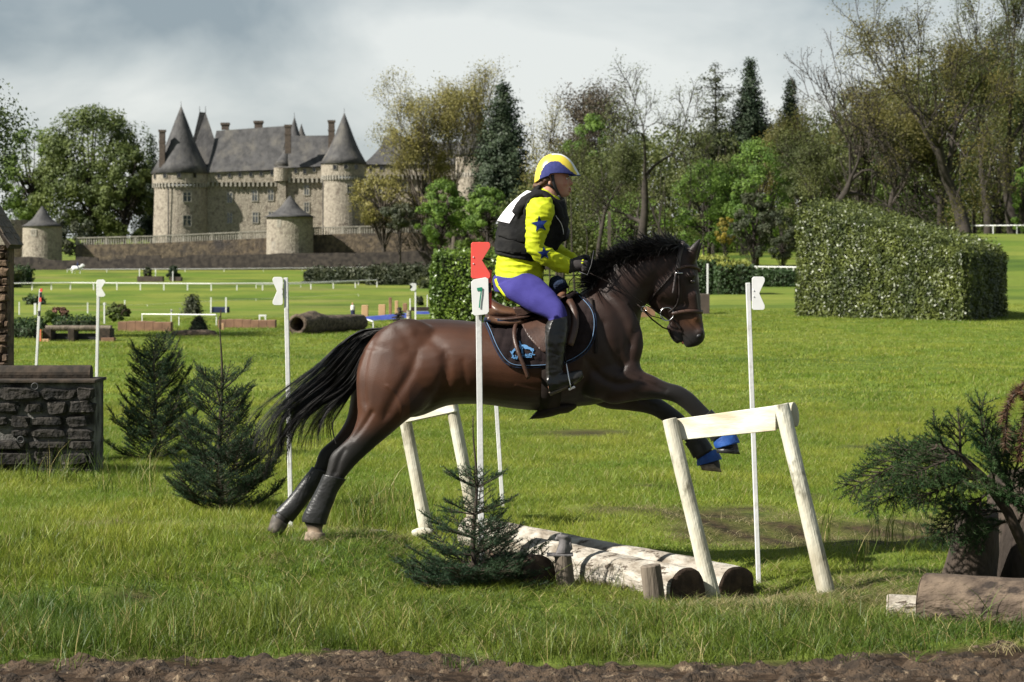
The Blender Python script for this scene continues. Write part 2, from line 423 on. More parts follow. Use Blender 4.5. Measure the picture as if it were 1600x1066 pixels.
# ------------------------------------------------------------------ grass (instanced tufts)
def grass_mat(name, ca, cb, cc, dry):
    m = bpy.data.materials.new(name); m.use_nodes = True
    t = m.node_tree; nd = t.nodes; lk = t.links.new; b = nd['Principled BSDF']; out = nd['Material Output']
    b.inputs['Roughness'].default_value = .5; b.inputs['Specular IOR Level'].default_value = .35
    g = nd.new('ShaderNodeNewGeometry'); oi = nd.new('ShaderNodeObjectInfo')
    n = nd.new('ShaderNodeTexNoise'); n.inputs['Scale'].default_value = .55; n.inputs['Detail'].default_value = 6; lk(g.outputs['Position'], n.inputs['Vector'])
    r = nd.new('ShaderNodeMapRange'); r.inputs['From Min'].default_value = .38; r.inputs['From Max'].default_value = .62; lk(n.outputs[0], r.inputs[0])
    x = nd.new('ShaderNodeMix'); x.data_type = 'RGBA'; x.inputs['A'].default_value = (*ca, 1); x.inputs['B'].default_value = (*cb, 1); lk(r.outputs[0], x.inputs['Factor'])
    r2 = nd.new('ShaderNodeMapRange'); r2.inputs['From Min'].default_value = .45; r2.inputs['From Max'].default_value = 1.0; r2.inputs['To Max'].default_value = .9; lk(oi.outputs['Random'], r2.inputs[0])
    x2 = nd.new('ShaderNodeMix'); x2.data_type = 'RGBA'; x2.inputs['B'].default_value = (*cc, 1); lk(x.outputs['Result'], x2.inputs['A']); lk(r2.outputs[0], x2.inputs['Factor'])
    a = nd.new('ShaderNodeAttribute'); a.attribute_name = 'dry'
    x3 = nd.new('ShaderNodeMix'); x3.data_type = 'RGBA'; x3.inputs['B'].default_value = (*dry, 1); lk(x2.outputs['Result'], x3.inputs['A']); lk(a.outputs['Fac'], x3.inputs['Factor'])
    lk(x3.outputs['Result'], b.inputs['Base Color'])
    tr = nd.new('ShaderNodeBsdfTranslucent'); lk(x3.outputs['Result'], tr.inputs['Color'])
    ms = nd.new('ShaderNodeMixShader'); ms.inputs[0].default_value = .4
    lk(b.outputs[0], ms.inputs[1]); lk(tr.outputs[0], ms.inputs[2]); lk(ms.outputs[0], out.inputs['Surface'])
    return m
M['grass'] = grass_mat('grass_blade', (.070, .122, .013), (.145, .185, .022), (.030, .062, .008), (.30, .25, .10))
M['grass_short'] = grass_mat('grass_short_blade', (.135, .205, .018), (.255, .285, .034), (.080, .14, .013), (.30, .26, .09))
M['grass_dry'] = grass_mat('grass_straw', (.24, .20, .09), (.16, .15, .05), (.10, .11, .035), (.33, .28, .15))

def tuft(rng, n, rad, h, w, lean, dryp, seg=3):
    V = []; Fc = []; A = []
    for i in range(n):
        a = rng.uniform(0, 6.283); rr = rad * math.sqrt(rng.random())
        bx, by = rr * math.cos(a), rr * math.sin(a)
        hh = h * rng.uniform(.45, 1.15); la = rng.uniform(0, 6.283); l = hh * lean * rng.uniform(.3, 1.3)
        wa = rng.uniform(0, 3.1416); wx, wy = math.cos(wa), math.sin(wa); ww = w * rng.uniform(.7, 1.3)
        dr = 1.0 if rng.random() < dryp else 0.0
        b = len(V)
        for k in range(seg):
            t = k / seg
            cx_, cy_ = bx + math.cos(la) * l * t * t, by + math.sin(la) * l * t * t
            z = hh * (t - .25 * lean * t * t) - .01
            q = ww * (1 - t * .55) / 2
            V += [(cx_ - wx * q, cy_ - wy * q, z), (cx_ + wx * q, cy_ + wy * q, z)]; A += [dr, dr]
        V.append((bx + math.cos(la) * l, by + math.sin(la) * l, hh * (1 - .25 * lean))); A.append(dr)
        for k in range(seg - 1):
            Fc.append((b + 2 * k, b + 2 * k + 1, b + 2 * k + 3, b + 2 * k + 2))
        Fc.append((b + 2 * seg - 2, b + 2 * seg - 1, b + 2 * seg))
    return V, Fc, A
def tuft_collection(name, specs, mt):
    rng = random.Random(len(name) * 13)
    c = bpy.data.collections.new(name)
    for s in specs:
        V, Fc, A = tuft(rng, *s)
        me = bpy.data.meshes.new(name); me.from_pydata(V, [], Fc); me.materials.append(mt)
        a = me.attributes.new('dry', 'FLOAT', 'POINT'); a.data.foreach_set('value', A)
        o = bpy.data.objects.new(name, me); c.objects.link(o)
    return c
def scatter_group(name, coll, seed):
    g = bpy.data.node_groups.new(name, 'GeometryNodeTree')
    g.interface.new_socket('Geometry', in_out='INPUT', socket_type='NodeSocketGeometry')
    g.interface.new_socket('Geometry', in_out='OUTPUT', socket_type='NodeSocketGeometry')
    nd = g.nodes; lk = g.links.new
    gi = nd.new('NodeGroupInput'); go = nd.new('NodeGroupOutput')
    dp = nd.new('GeometryNodeDistributePointsOnFaces'); dp.inputs['Seed'].default_value = seed
    da = nd.new('GeometryNodeInputNamedAttribute'); da.data_type = 'FLOAT'; da.inputs['Name'].default_value = 'dens'
    ha = nd.new('GeometryNodeInputNamedAttribute'); ha.data_type = 'FLOAT'; ha.inputs['Name'].default_value = 'hgt'
    lk(da.outputs['Attribute'], dp.inputs['Density'])
    ci = nd.new('GeometryNodeCollectionInfo'); ci.inputs['Collection'].default_value = coll
    ci.inputs['Separate Children'].default_value = True; ci.inputs['Reset Children'].default_value = True
    ip = nd.new('GeometryNodeInstanceOnPoints'); ip.inputs['Pick Instance'].default_value = True
    rv = nd.new('FunctionNodeRandomValue'); rv.data_type = 'FLOAT_VECTOR'
    rv.inputs[0].default_value = (-.12, -.12, 0); rv.inputs[1].default_value = (.12, .12, 6.283)
    rs = nd.new('FunctionNodeRandomValue'); rs.data_type = 'FLOAT'; rs.inputs[2].default_value = .65; rs.inputs[3].default_value = 1.25
    mu = nd.new('ShaderNodeMath'); mu.operation = 'MULTIPLY'
    cb = nd.new('ShaderNodeCombineXYZ')
    lk(ha.outputs['Attribute'], mu.inputs[0]); lk(rs.outputs[1], mu.inputs[1])
    lk(rs.outputs[1], cb.inputs[0]); lk(rs.outputs[1], cb.inputs[1]); lk(mu.outputs[0], cb.inputs[2])
    lk(gi.outputs[0], dp.inputs['Mesh']); lk(dp.outputs['Points'], ip.inputs['Points'])
    lk(ci.outputs[0], ip.inputs['Instance']); lk(rv.outputs[0], ip.inputs['Rotation']); lk(cb.outputs[0], ip.inputs['Scale'])
    lk(ip.outputs[0], go.inputs[0])
    return g
def grass_patch(name, label, y0, y1, step, fan, coll, densf, hgtf, seed):
    ny = int((y1 - y0) / step) + 1; nx = int(2 * fan * y1 / step) + 1
    yy, xx = np.meshgrid(np.linspace(y0, y1, ny), np.linspace(-fan * y1, fan * y1, nx), indexing='ij')
    zz = gz_np(xx, yy)
    idx = np.arange(xx.size).reshape(xx.shape)
    Fq = np.stack([idx[:-1, :-1], idx[:-1, 1:], idx[1:, 1:], idx[1:, :-1]], -1).reshape(-1, 4)
    cx_ = xx.ravel()[Fq].mean(1); cy_ = yy.ravel()[Fq].mean(1)
    Fq = Fq[np.abs(cx_) < fan * cy_ + .4]
    o = np_obj(name, np.stack([xx, yy, zz], -1).reshape(-1, 3), Fq, None, loc=(0, 0, 0))
    x, y = xx.ravel(), yy.ravel()
    for k, f_ in (('dens', densf), ('hgt', hgtf)):
        a = o.data.attributes.new(k, 'FLOAT', 'POINT'); a.data.foreach_set('value', f_(x, y).astype(np.float32))
    md = o.modifiers.new('scatter', 'NODES'); md.node_group = scatter_group(name + '_scatter', coll, seed)
    tag(o, kind='stuff'); o['label'] = label
    return o
def npn(x, y, s, ox=0):
    return .5 + .25 * np.sin(x * s + ox) * np.sin(y * s * 1.3 + ox * 2) + .25 * np.sin(x * s * 2.7 + y * s * 1.1 + ox) * np.sin(y * s * 2.2 - x * s * .7)
LOG_A, LOG_B = P(505, 822, 17.0), P(1150, 880, 14.35)
def logline(x, y):
    """distance to the axis of the log jump"""
    ax, ay = LOG_A.x, LOG_A.y; bx, by = LOG_B.x, LOG_B.y
    dx, dy = bx - ax, by - ay; L2 = dx * dx + dy * dy
    t = np.clip(((x - ax) * dx + (y - ay) * dy) / L2, 0, 1)
    return np.hypot(x - ax - t * dx, y - ay - t * dy)
long_c = tuft_collection('long_tuft', [(26, .09, .15, .0042, .75, .05), (22, .08, .19, .0045, .65, .07), (30, .10, .12, .004, .9, .04), (20, .07, .17, .005, .8, .12), (28, .09, .14, .0042, 1.0, .03), (18, .08, .23, .004, .5, .15)], M['grass'])
short_c = tuft_collection('short_tuft_a', [(34, .12, .055, .0042, .9, .06), (30, .11, .07, .0045, .8, .10), (36, .13, .045, .004, 1.0, .05), (28, .1, .08, .0042, .8, .12)], M['grass_short'])
mid_c = tuft_collection('mid_tuft_abc', [(44, .26, .07, .010, .9, .06, 2), (44, .28, .055, .011, .9, .10, 2), (40, .25, .085, .010, .8, .05, 2)], M['grass_short'])
dry_c = tuft_collection('straw_t', [(30, .12, .07, .004, 1.6, .5), (26, .12, .10, .0038, 1.3, .6), (34, .14, .05, .004, 1.8, .4)], M['grass_dry'])
tall_c = tuft_collection('tall_t', [(16, .09, .36, .0048, .45, .12), (14, .08, .30, .005, .6, .08), (12, .07, .42, .0045, .4, .3)], M['grass'])

def d_front(x, y):
    s = soil_np(x, y)
    return np.clip(190 * (1 - s * 1.12) + 40 * (s > .5) * (npn(x, y, 3.3, 2) > .62), 0, None) * (.6 + .8 * npn(x, y, 2.1)) * npsst(.18, .34, logline(x, y)) * npsst(15.4, 14.2, y + .3 * np.sin(x * 2)) 
grass_patch('grass', 'long green grass in the foreground', 11.2, 15.6, .11, .26, long_c, d_front, lambda x, y: (.40 + .75 * npn(x, y, 1.7, 1)) * (.42 + .62 * npsst(13.5, 12.2, y)) * (1 + .35 * npsst(-.5, -1.2, x)) * (1 - .45 * npsst(1.8, 2.2, x) * npsst(12.0, 12.25, y)), 3)
def d_mid(x, y):
    s = soil_np(x, y)
    return np.clip(210 * (1 - s * 1.9), 0, None) * (.55 + .7 * npn(x, y, 1.4, 2)) * npsst(.16, .3, logline(x, y)) * npsst(13.2, 14.6, y)
grass_patch('grass', 'short green grass around the jump', 13.0, 32, .2, .26, short_c, d_mid, lambda x, y: .55 + .8 * npn(x, y, .9, 3) + .7 * npsst(-.6, -2.2, x) * npsst(20, 15, y) * npsst(.4, .7, abs(y - 15.9)) - .38 * npsst(.6, 1.2, x) * npsst(17.6, 16.6, y), 5)
grass_patch('grass', 'mown grass across the field', 31, 92, .6, .26, mid_c, lambda x, y: 15 * (.6 + .8 * npn(x, y, .6, 4)) * (32 / y) ** .6, lambda x, y: .5 + .7 * npn(x, y, .35, 5), 7)
def d_dry(x, y):
    px = x / y * F + CX; 
    a = np.exp(-(((px - 1250) / 190) ** 2 + ((y - 13.55) / .75) ** 2)) * 330
    b = np.exp(-(((px - 560) / 130) ** 2 + ((y - 15.2) / .6) ** 2)) * 130
    c = npsst(.55, .25, logline(x, y)) * npsst(.16, .2, logline(x, y)) * 60
    d = npsst(.25, .5, soil_np(x, y)) * npsst(.95, .6, soil_np(x, y)) * 45 * (y > 12.6)
    e = np.exp(-((y - 11.85) / .25) ** 2) * 45
    return a + b + c + d + e + np.exp(-((y - 16.3) / .5) ** 2) * npsst(-.9, -1.3, x) * 70
grass_patch('grass', 'dry straw coloured grass around the posts', 11.3, 19, .15, .24, dry_c, d_dry, lambda x, y: .8 + 0 * x, 9)
def d_tall(x, y):
    px = x / y * F + CX
    a = np.exp(-(((px - 600) / 65) ** 2 + ((y - 17.9) / .55) ** 2)) * 62
    b = np.exp(-(((px - 215) / 60) ** 2 + ((y - 20.5) / 1.3) ** 2)) * 26
    c = np.exp(-(((px - 60) / 90) ** 2 + ((y - 20.9) / .5) ** 2)) * 22
    d = np.exp(-(((px - 1400) / 70) ** 2 + ((y - 15.6) / .5) ** 2)) * 22
    e = np.exp(-(((px - 1520) / 90) ** 2 + ((y - 12.3) / .2) ** 2)) * 22
    f = np.exp(-(((px - 900) / 120) ** 2 + ((y - 13.9) / .3) ** 2)) * 10
    return a + b + c + d + e + f
grass_patch('grass', 'tall seeding grass beside the white frame and wall', 12.0, 23, .2, .24, tall_c, d_tall, lambda x, y: .75 + .3 * npn(x, y, 2.0), 11)
# ------------------------------------------------------------------ horse and rider
HD = 15.0                       # distance of the horse's middle plane
def H(px, py, off=0.0): return P(px, py, HD + off)
def catmull(rows, sub):
    A = np.array(rows, float); n = len(A); out = []
    for i in range(n - 1):
        p0 = A[max(i - 1, 0)]; p1 = A[i]; p2 = A[i + 1]; p3 = A[min(i + 2, n - 1)]
        for k in range(sub):
            t = k / sub
            out.append(.5 * ((2 * p1) + (-p0 + p2) * t + (2 * p0 - 5 * p1 + 4 * p2 - p3) * t * t + (-p0 + 3 * p1 - 3 * p2 + p3) * t ** 3))
    out.append(A[-1]); return np.array(out)
def loft(mb, secs, n=24, sub=3, grow=0.0, capr=True, wr=0.0, off=0.0, mi=0, egg=0.0, D=None):
    """secs: (ax, ay, bx, by, half_depth_m, depth_offset_m) in photo pixels; rings between a and b"""
    R = catmull(secs, sub); rings = []
    D0 = HD if D is None else D
    s_ = F / D0
    for (ax, ay, bx, by, d, yo) in R:
        cx_, cy_ = (ax + bx) / 2, (ay + by) / 2
        hx, hy = (ax - bx) / 2, (ay - by) / 2
        l = math.hypot(hx, hy) or 1e-6
        g = 1 + grow * s_ / l; dd = max(d, .002) + grow
        ring = []
        for k in range(n):
            a = 2 * math.pi * k / n
            ca, sa = math.cos(a), math.sin(a)
            dk = dd * sa * (1 + egg * ca)
            ring.append(P(cx_ + hx * g * ca, cy_ + hy * g * ca, D0 + yo + off + dk))
        rings.append(ring)
    if wr:
        for r in rings:
            c = sum(r, Vector()) / n
            for k in range(n):
                p = r[k]
                q = noise.noise(Vector((p.x * 9, p.y * 9, p.z * 22))) + .5 * noise.noise(Vector((p.x * 25, p.y * 20, p.z * 45 + 3)))
                r[k] = p + (p - c).normalized() * q * wr
    V = [p for r in rings for p in r]; Fc = []
    for i in range(len(rings) - 1):
        for k in range(n):
            Fc.append((i * n + k, i * n + (k + 1) % n, (i + 1) * n + (k + 1) % n, (i + 1) * n + k))
    if capr:
        for j, rev in ((0, True), (len(rings) - 1, False)):
            c = sum(rings[j], Vector()) / n
            V.append(c); ci = len(V) - 1
            for k in range(n):
                Fc.append((j * n + k, j * n + (k + 1) % n, ci) if not rev else (j * n + (k + 1) % n, j * n + k, ci))
    mb.add(V, Fc, mi)
def blob(mb, px, py, off, rx, ry, rz, rot=0.0, D=None, nu=16, nv=10, mi=0):
    """ellipsoid at a photo pixel; radii in metres (x, depth, z), rot degrees in the picture plane"""
    c = P(px, py, (HD if D is None else D) + off); cr, sr = math.cos(math.radians(rot)), math.sin(math.radians(rot))
    V = []; Fc = []
    for j in range(nv + 1):
        th = math.pi * j / nv
        for i in range(nu):
            ph = 2 * math.pi * i / nu
            x = rx * math.sin(th) * math.cos(ph); y = ry * math.sin(th) * math.sin(ph); z = rz * math.cos(th)
            V.append(c + Vector((x * cr - z * sr, y, x * sr + z * cr)))
    for j in range(nv):
        for i in range(nu):
            Fc.append((j * nu + i, (j + 1) * nu + i, (j + 1) * nu + (i + 1) % nu, j * nu + (i + 1) % nu))
    mb.add(V, Fc, mi)
def sculpt(mb, name, mats, parent, voxel, smooth_it=4, disp=None, dec=None):
    """fuse overlapping volumes into one continuous skin"""
    o = mb.build(name + '_raw', mats if isinstance(mats, list) else [mats], parent, fix=True)
    rm = o.modifiers.new('r', 'REMESH'); rm.mode = 'VOXEL'; rm.voxel_size = voxel; rm.use_smooth_shade = True
    if smooth_it:
        sm = o.modifiers.new('s', 'SMOOTH'); sm.factor = .5; sm.iterations = smooth_it
    dg = bpy.context.evaluated_depsgraph_get()
    me = bpy.data.meshes.new_from_object(o.evaluated_get(dg), depsgraph=dg)
    bpy.data.objects.remove(o)
    me.name = name
    if disp:
        n = len(me.vertices); co = np.empty(n * 3, np.float32); me.vertices.foreach_get('co', co); co = co.reshape(-1, 3)
        no = np.empty(n * 3, np.float32); me.vertices.foreach_get('normal', no); no = no.reshape(-1, 3)
        base = np.array(root_loc(parent))
        dv = np.array([disp(Vector(c) + Vector(base), Vector(nn)) for c, nn in zip(co, no)], np.float32)
        co = co + no * dv[:, None]
        me.vertices.foreach_set('co', co.ravel())
    me.materials.clear()
    for m_ in (mats if isinstance(mats, list) else [mats]): me.materials.append(m_)
    me.polygons.foreach_set('use_smooth', np.ones(len(me.polygons), bool)); me.update()
    o = bpy.data.objects.new(name, me); COL.objects.link(o)
    if parent is not None: o.parent = parent
    return o
def bvh_of(o, *more):
    V = []; Fc = []
    for q in (o,) + more:
        b = len(V); wl = root_loc(q)
        V += [v.co + wl for v in q.data.vertices]
        Fc += [tuple(i + b for i in p.vertices) for p in q.data.polygons]
    return BVHTree.FromPolygons(V, Fc)
CAMP = Vector((0, 0, CAMZ))
def drape(bvh, px, py, eps=.006, fallback=0.0):
    """point on a surface seen through a photo pixel, lifted off the surface by eps"""
    d = (P(px, py, 15) - CAMP).normalized()
    h = bvh.ray_cast(CAMP, d, 40)
    if h[0] is None: return H(px, py, fallback) 
    n = h[1]
    if n.dot(d) > 0: n = -n
    return h[0] + (n * .6 - d * .4).normalized() * eps
def px_of(p): return (p.x / p.y * F + CX, HY - (p.z - CAMZ) / p.y * F)
def dense(pts, step=4.0, closed=False):
    out = []; n = len(pts)
    for i in range(n if closed else n - 1):
        a, b = pts[i], pts[(i + 1) % n]; l = math.hypot(b[0] - a[0], b[1] - a[1]); k = max(1, int(l / step))
        for j in range(k): out.append((a[0] + (b[0] - a[0]) * j / k, a[1] + (b[1] - a[1]) * j / k))
    if not closed: out.append(pts[-1])
    return out
def smoothpoly(pts, sub=5):
    R = catmull([(p[0], p[1]) for p in pts], sub); return [tuple(r) for r in R]
def strap(mb, bvh, pts, w, eps=.008, th=.005, step=4, sub=4, fallback=0.0, mi=0, free=None):
    """flat strap following the surface under a pixel polyline; w in metres"""
    pp = dense(smoothpoly(pts, sub), step)
    C_ = [drape(bvh, x, y, eps, fallback) if free is None else H(x, y, free) for x, y in pp]
    for _ in range(2):
        C_ = [C_[0]] + [(C_[i - 1] + C_[i] * 2 + C_[i + 1]) / 4 for i in range(1, len(C_) - 1)] + [C_[-1]]
    rings = []
    for i, c in enumerate(C_):
        t = (C_[min(i + 1, len(C_) - 1)] - C_[max(i - 1, 0)]).normalized()
        nrm = Vector((0, -1, 0))
        if free is None:
            d = (c - CAMP).normalized(); h = bvh.ray_cast(CAMP, d, 40)
            if h[0] is not None: nrm = h[1] if h[1].y < 0 else -h[1]
            nrm = (nrm + Vector((0, -.7, 0))).normalized()
        s = t.cross(nrm).normalized(); n_ = s.cross(t).normalized()
        if n_.y > 0: n_ = -n_
        rings.append([c - s * w / 2 - n_ * th, c + s * w / 2 - n_ * th, c + s * w / 2 + n_ * th * .3, c + n_ * th, c - s * w / 2 + n_ * th * .3])
    V = [p for r in rings for p in r]; k = 5; Fc = []
    for i in range(len(rings) - 1):
        for j in range(k): Fc.append((i * k + j, i * k + (j + 1) % k, (i + 1) * k + (j + 1) % k, (i + 1) * k + j))
    Fc.append(tuple(range(k))); Fc.append(tuple((len(rings) - 1) * k + j for j in range(k)))
    mb.add(V, Fc, mi)
def inside(poly, x, y):
    c = False; n = len(poly); j = n - 1
    for i in range(n):
        xi, yi = poly[i]; xj, yj = poly[j]
        if (yi > y) != (yj > y) and x < (xj - xi) * (y - yi) / (yj - yi) + xi: c = not c
        j = i
    return c
def panel(mb, bvh, poly, eps, th=.008, step=4.0, height=None, mirror=False, fallback=-.2, mi=0):
    """surface-following panel under a pixel polygon (fine grid clipped to the outline)"""
    bm = bmesh.new()
    vs = [bm.verts.new((x, y, 0)) for x, y in poly]
    f = bm.faces.new(vs)
    xs = [p[0] for p in poly]; ysx = [p[1] for p in poly]
    for a0, a1, co, no in ((min(xs), max(xs), 0, (1, 0, 0)), (min(ysx), max(ysx), 1, (0, 1, 0))):
        q = a0 + step
        while q < a1:
            c = [0, 0, 0]; c[co] = q
            bmesh.ops.bisect_plane(bm, geom=bm.verts[:] + bm.edges[:] + bm.faces[:], plane_co=c, plane_no=no)
            q += step
    bmesh.ops.triangulate(bm, faces=[f for f in bm.faces if len(f.verts) > 4])
    bm.verts.index_update()
    tops = [];
    for v in bm.verts:
        e_ = eps + (height(v.co.x, v.co.y) if height else 0)
        tops.append(drape(bvh, v.co.x, v.co.y, e_, fallback))
    n = len(tops); V = []
    for v, t in zip(bm.verts, tops): V.append(t)
    for v, t in zip(bm.verts, tops): V.append(t + (t - CAMP).normalized() * th)
    Fc = [tuple(q.index for q in f.verts) for f in bm.faces]
    Fb = [tuple(n + i for i in reversed(f)) for f in Fc]
    Fs = []
    for e_ in bm.edges:
        if len(e_.link_faces) == 1:
            a, b = e_.verts[0].index, e_.verts[1].index; Fs.append((a, b, b + n, a + n))
    bm.free()
    mb.add(V, Fc + Fb + Fs, mi)
    if mirror:
        mb.add([Vector((p.x, 2 * HD - p.y, p.z)) for p in V], [tuple(reversed(f)) for f in Fc + Fb + Fs], mi)

# ------------------------------------------------------------------ chateau
ch = thing('chateau', 'large stone chateau with slate cone towers and steep roofs on its rampart', 'castle', Vector((P(400, 0, 512).x, 512, 5)))
def px2(x, D): return (x - CX) / F * D
def pz(y, D): return CAMZ + (HY - y) / F * D
def sx(n, D): return n / F * D
ZB = 3.0
def tower(name, px, R, D, ytop, yapex, parent, ycorb=None, flare=1.06, roof='roof', apexpx=None, zb=ZB, win=(), eavewin=(), conc=.12, mroof='chateau_slate', finial=True):
    c = Vector((px2(px, D), D, 0)); r = sx(R, D); tw_ = MB()
    zt = pz(ytop, D)
    if ycorb:
        zc = pz(ycorb, D); tw_.tube([c + Vector((0, 0, zb)), c + Vector((0, 0, zc))], [r * 1.02, r * .965], 40); 
        o = tw_.build('tower_shaft', M['chateau_stone'], parent)
        q = MB(); q.tube([c + Vector((0, 0, zc + .5)), c + Vector((0, 0, zt))], [r * 1.04, r * 1.04], 40); q.build('gallery', M['chateau_stone'], o)
        q = MB()
        for k in range(44):
            a = 6.283 * k / 44; R_ = Matrix.Rotation(a, 3, 'Z'); q.box(c + R_ @ Vector((r * 1.0, 0, 0)) + Vector((0, 0, zc + .1)), (r * .09, .42, 1.0), R_)
        q2 = q.build('corbels', M['chateau_trim'], o); q2['kind'] = 'stuff'
    else:
        tw_.tube([c + Vector((0, 0, zb)), c + Vector((0, 0, zt))], [r * 1.03, r], 40); o = tw_.build('tower_shaft', M['chateau_stone'], parent)
    ap = Vector((px2(apexpx if apexpx else px, D), D, pz(yapex, D))); h = ap.z - zt
    q = MB(); N_ = 9; pts = []; rad = []
    for k in range(N_):
        s = k / (N_ - 1); pts.append(c + (ap - Vector((c.x, c.y, zt))).to_3d() * 0 + Vector(((ap.x - c.x) * s, 0, zt - .15 + (h + .15) * s))); rad.append(max(.08, r * flare * 1.04 * ((1 - s) - conc * math.sin(math.pi * min(1, s * 1.0)) * (1 - s))))
    q.tube(pts, rad, 40); rf = q.build(roof, M[mroof], parent, smooth=False)
    for p_ in rf.data.polygons: p_.use_smooth = len(p_.vertices) == 4
    if finial:
        q = MB(); q.tube([ap - Vector((0, 0, .6)), ap + Vector((0, 0, 1.1))], [.09, .03], 6); q.build('finial', M['iron'], rf)
    for (wx, wy, ww, wh_) in win: cwin(o, c, r * .985, D, wx, wy, ww, wh_)
    for (wx, wy) in eavewin: cwin(o, c, r * 1.045, D, wx, wy, 5, 5.5, True)
    return o, c, r
def cwin(parent, c, r, D, wx, wy, ww, wh_, small=False):
    """window set in a round wall"""
    x = px2(wx, D) - c.x
    if abs(x) > r * .97: return
    a = math.asin(x / r); n_ = Vector((math.sin(a), -math.cos(a), 0)); R_ = Matrix.Rotation(a, 3, 'Z'); p = c + n_ * r; p.z = pz(wy, D)
    window(parent, p, R_, sx(ww, D) * (1.35 if small else 1), sx(wh_, D) * (1.35 if small else 1), small)
def window(parent, p, R_, w, h, small=False):
    q = MB()
    t_ = .22 if not small else .06
    def bx_(x, z, a, b, y=-.02, d=.22): q.box(p + R_ @ Vector((x, y, z)), (a, d, b), R_)
    bx_(-w / 2, 0, t_, h + t_); bx_(w / 2, 0, t_, h + t_); bx_(0, h / 2, w - t_, t_); bx_(0, -h / 2, w - t_, t_)
    if not small: bx_(0, 0, .16, h - t_, -.015); bx_(0, h * .13, w - t_, .16, -.0)
    f = q.build('window', M['chateau_trim'], parent)
    q = MB(); q.box(p + R_ @ Vector((0, .02, 0)), (w - t_ * .9, .12, h - t_ * .9), R_); q.build('pane', M['window_glass' if not small else 'glass_dark'], f)
def flat_win(parent, wx, wy, ww, wh_, D, small=False):
    if small: ww *= 1.35; wh_ *= 1.3
    window(parent, Vector((px2(wx, D), D - .0, pz(wy, D))), Matrix.Identity(3), sx(ww, D), sx(wh_, D), small)
def chimney(px, y0, y1, w, D, mt='chimney_brick', parent=None):
    q = MB(); zt, zb = pz(y0, D), pz(y1, D); W_ = sx(w, D); c = Vector((px2(px, D), D, 0))
    q.box(c + Vector((0, 0, (zt + zb) / 2 - .2)), (W_, W_ * .8, zt - zb - .4)); q.box(c + Vector((0, 0, zt - .25)), (W_ * 1.25, W_, .5)); q.box(c + Vector((0, 0, zt - (zt - zb) * .33)), (W_ * 1.15, W_ * .9, .3))
    q.build('chimney', M[mt], parent or ch)
# left tower
tower('left', 283, 43, 505, 271, 166, ch, 291, win=((298, 309, 13, 15), (298, 346, 13, 17)), eavewin=((246, 277), (264, 276), (286, 275.5), (309, 275.5)))
q = MB(); q.tube([Vector((px2(263, 498.9), 498.9, ZB)), Vector((px2(263, 498.9), 498.9, pz(292, 499)))], .12, 6); q.build('drainpipe', M['iron'], ch)
# main range, two lengths
DM = 503.2
def rng_(x0, x1, ytop0, ytop1, name, zb=ZB, depth=13, ycor=289, D=DM):
    a, b = px2(x0, D), px2(x1, D); zt = (pz(ytop0, D) + pz(ytop1, D)) / 2; zc = pz(ycor, D)
    q = MB(); q.box(((a + b) / 2, D + depth / 2 + .9, (zb + zt) / 2 - .05), (b - a, depth, zt - zb - .1)); o = q.build(name, M['chateau_stone'], ch)
    q = MB(); q.box(((a + b) / 2, D + depth / 2 + .2, (zc + zt) / 2 + .3), (b - a, depth, zt - zc - .5)); q.build('gallery', M['chateau_stone'], o)
    q = MB(); n_ = int((b - a) / .95)
    for k in range(n_): q.box((a + (k + .5) * (b - a) / n_, D + .45, zc + .15), (.42, .8, 1.0))
    c_ = q.build('corbels', M['chateau_trim'], o); c_['kind'] = 'stuff'
    return o
m1 = rng_(322, 434, 268.5, 268.5, 'wall'); m2_ = rng_(434, 520, 262.5, 262.5, 'wall', ycor=283, D=DM - .6)
for w in ((359, 309), (398, 306), (423, 305), (359, 341), (399, 340), (424, 339)): flat_win(m1, w[0], w[1], 9, 17, DM + .88)
for w in ((342, 275), (358.5, 274), (375, 273), (392, 272.5), (408, 271.5), (425, 270.5)): flat_win(m1, w[0], w[1], 4, 5.5, DM + .18, True)
for w in ((479, 297), (479, 324), (455, 300)): 
    if w[0] != 455: flat_win(m2_, w[0], w[1], 8, 16, DM + .28)
for w in ((445, 267), (462, 267), (476, 268), (491, 265), (504, 264)): flat_win(m2_, w[0], w[1], 4, 6, DM - .42, True)
def roof(poly_front, poly_ridge, D0, D1, name='roof', mt='chateau_slate', sag=0.0):
    """slope from eaves (D0) up to ridge (D1) and down the far side"""
    (x0, y0), (x1, y1) = poly_front; (rx0, ry0), (rx1, ry1) = poly_ridge
    A, B = Vector((px2(x0, D0), D0, pz(y0, D0))), Vector((px2(x1, D0), D0, pz(y1, D0)))
    R0, R1 = Vector((px2(rx0, D1), D1, pz(ry0, D1))), Vector((px2(rx1, D1), D1, pz(ry1, D1)))
    q = MB(); N_ = 6; F_ = []; G_ = []
    for k in range(N_ + 1):
        s = k / N_; kick = -.35 * math.sin(math.pi * s) * 1.2
        F_.append((A + (R0 - A) * s + Vector((0, 0, kick)), B + (R1 - B) * s + Vector((0, 0, kick))))
    C_, E_ = Vector((A.x, 2 * D1 - D0, A.z)), Vector((B.x, 2 * D1 - D0, B.z))
    V = [p for f in F_ for p in f]; Fc = [(2 * i, 2 * i + 1, 2 * i + 3, 2 * i + 2) for i in range(N_)]
    b = len(V); V += [C_, E_]; l = 2 * N_
    Fc += [(l, l + 1, b + 1, b)] + [tuple([2 * i for i in range(N_ + 1)] + [b]), tuple([2 * i + 1 for i in range(N_, -1, -1)] + [b + 1])][::-1] + [(0, 1, b + 1, b)]
    q.add(V, Fc); return q.build(name, M[mt], ch)
roof(((322, 269.5), (436, 265)), ((338, 204.5), (450, 196.5)), DM - .3, DM + 6.5)
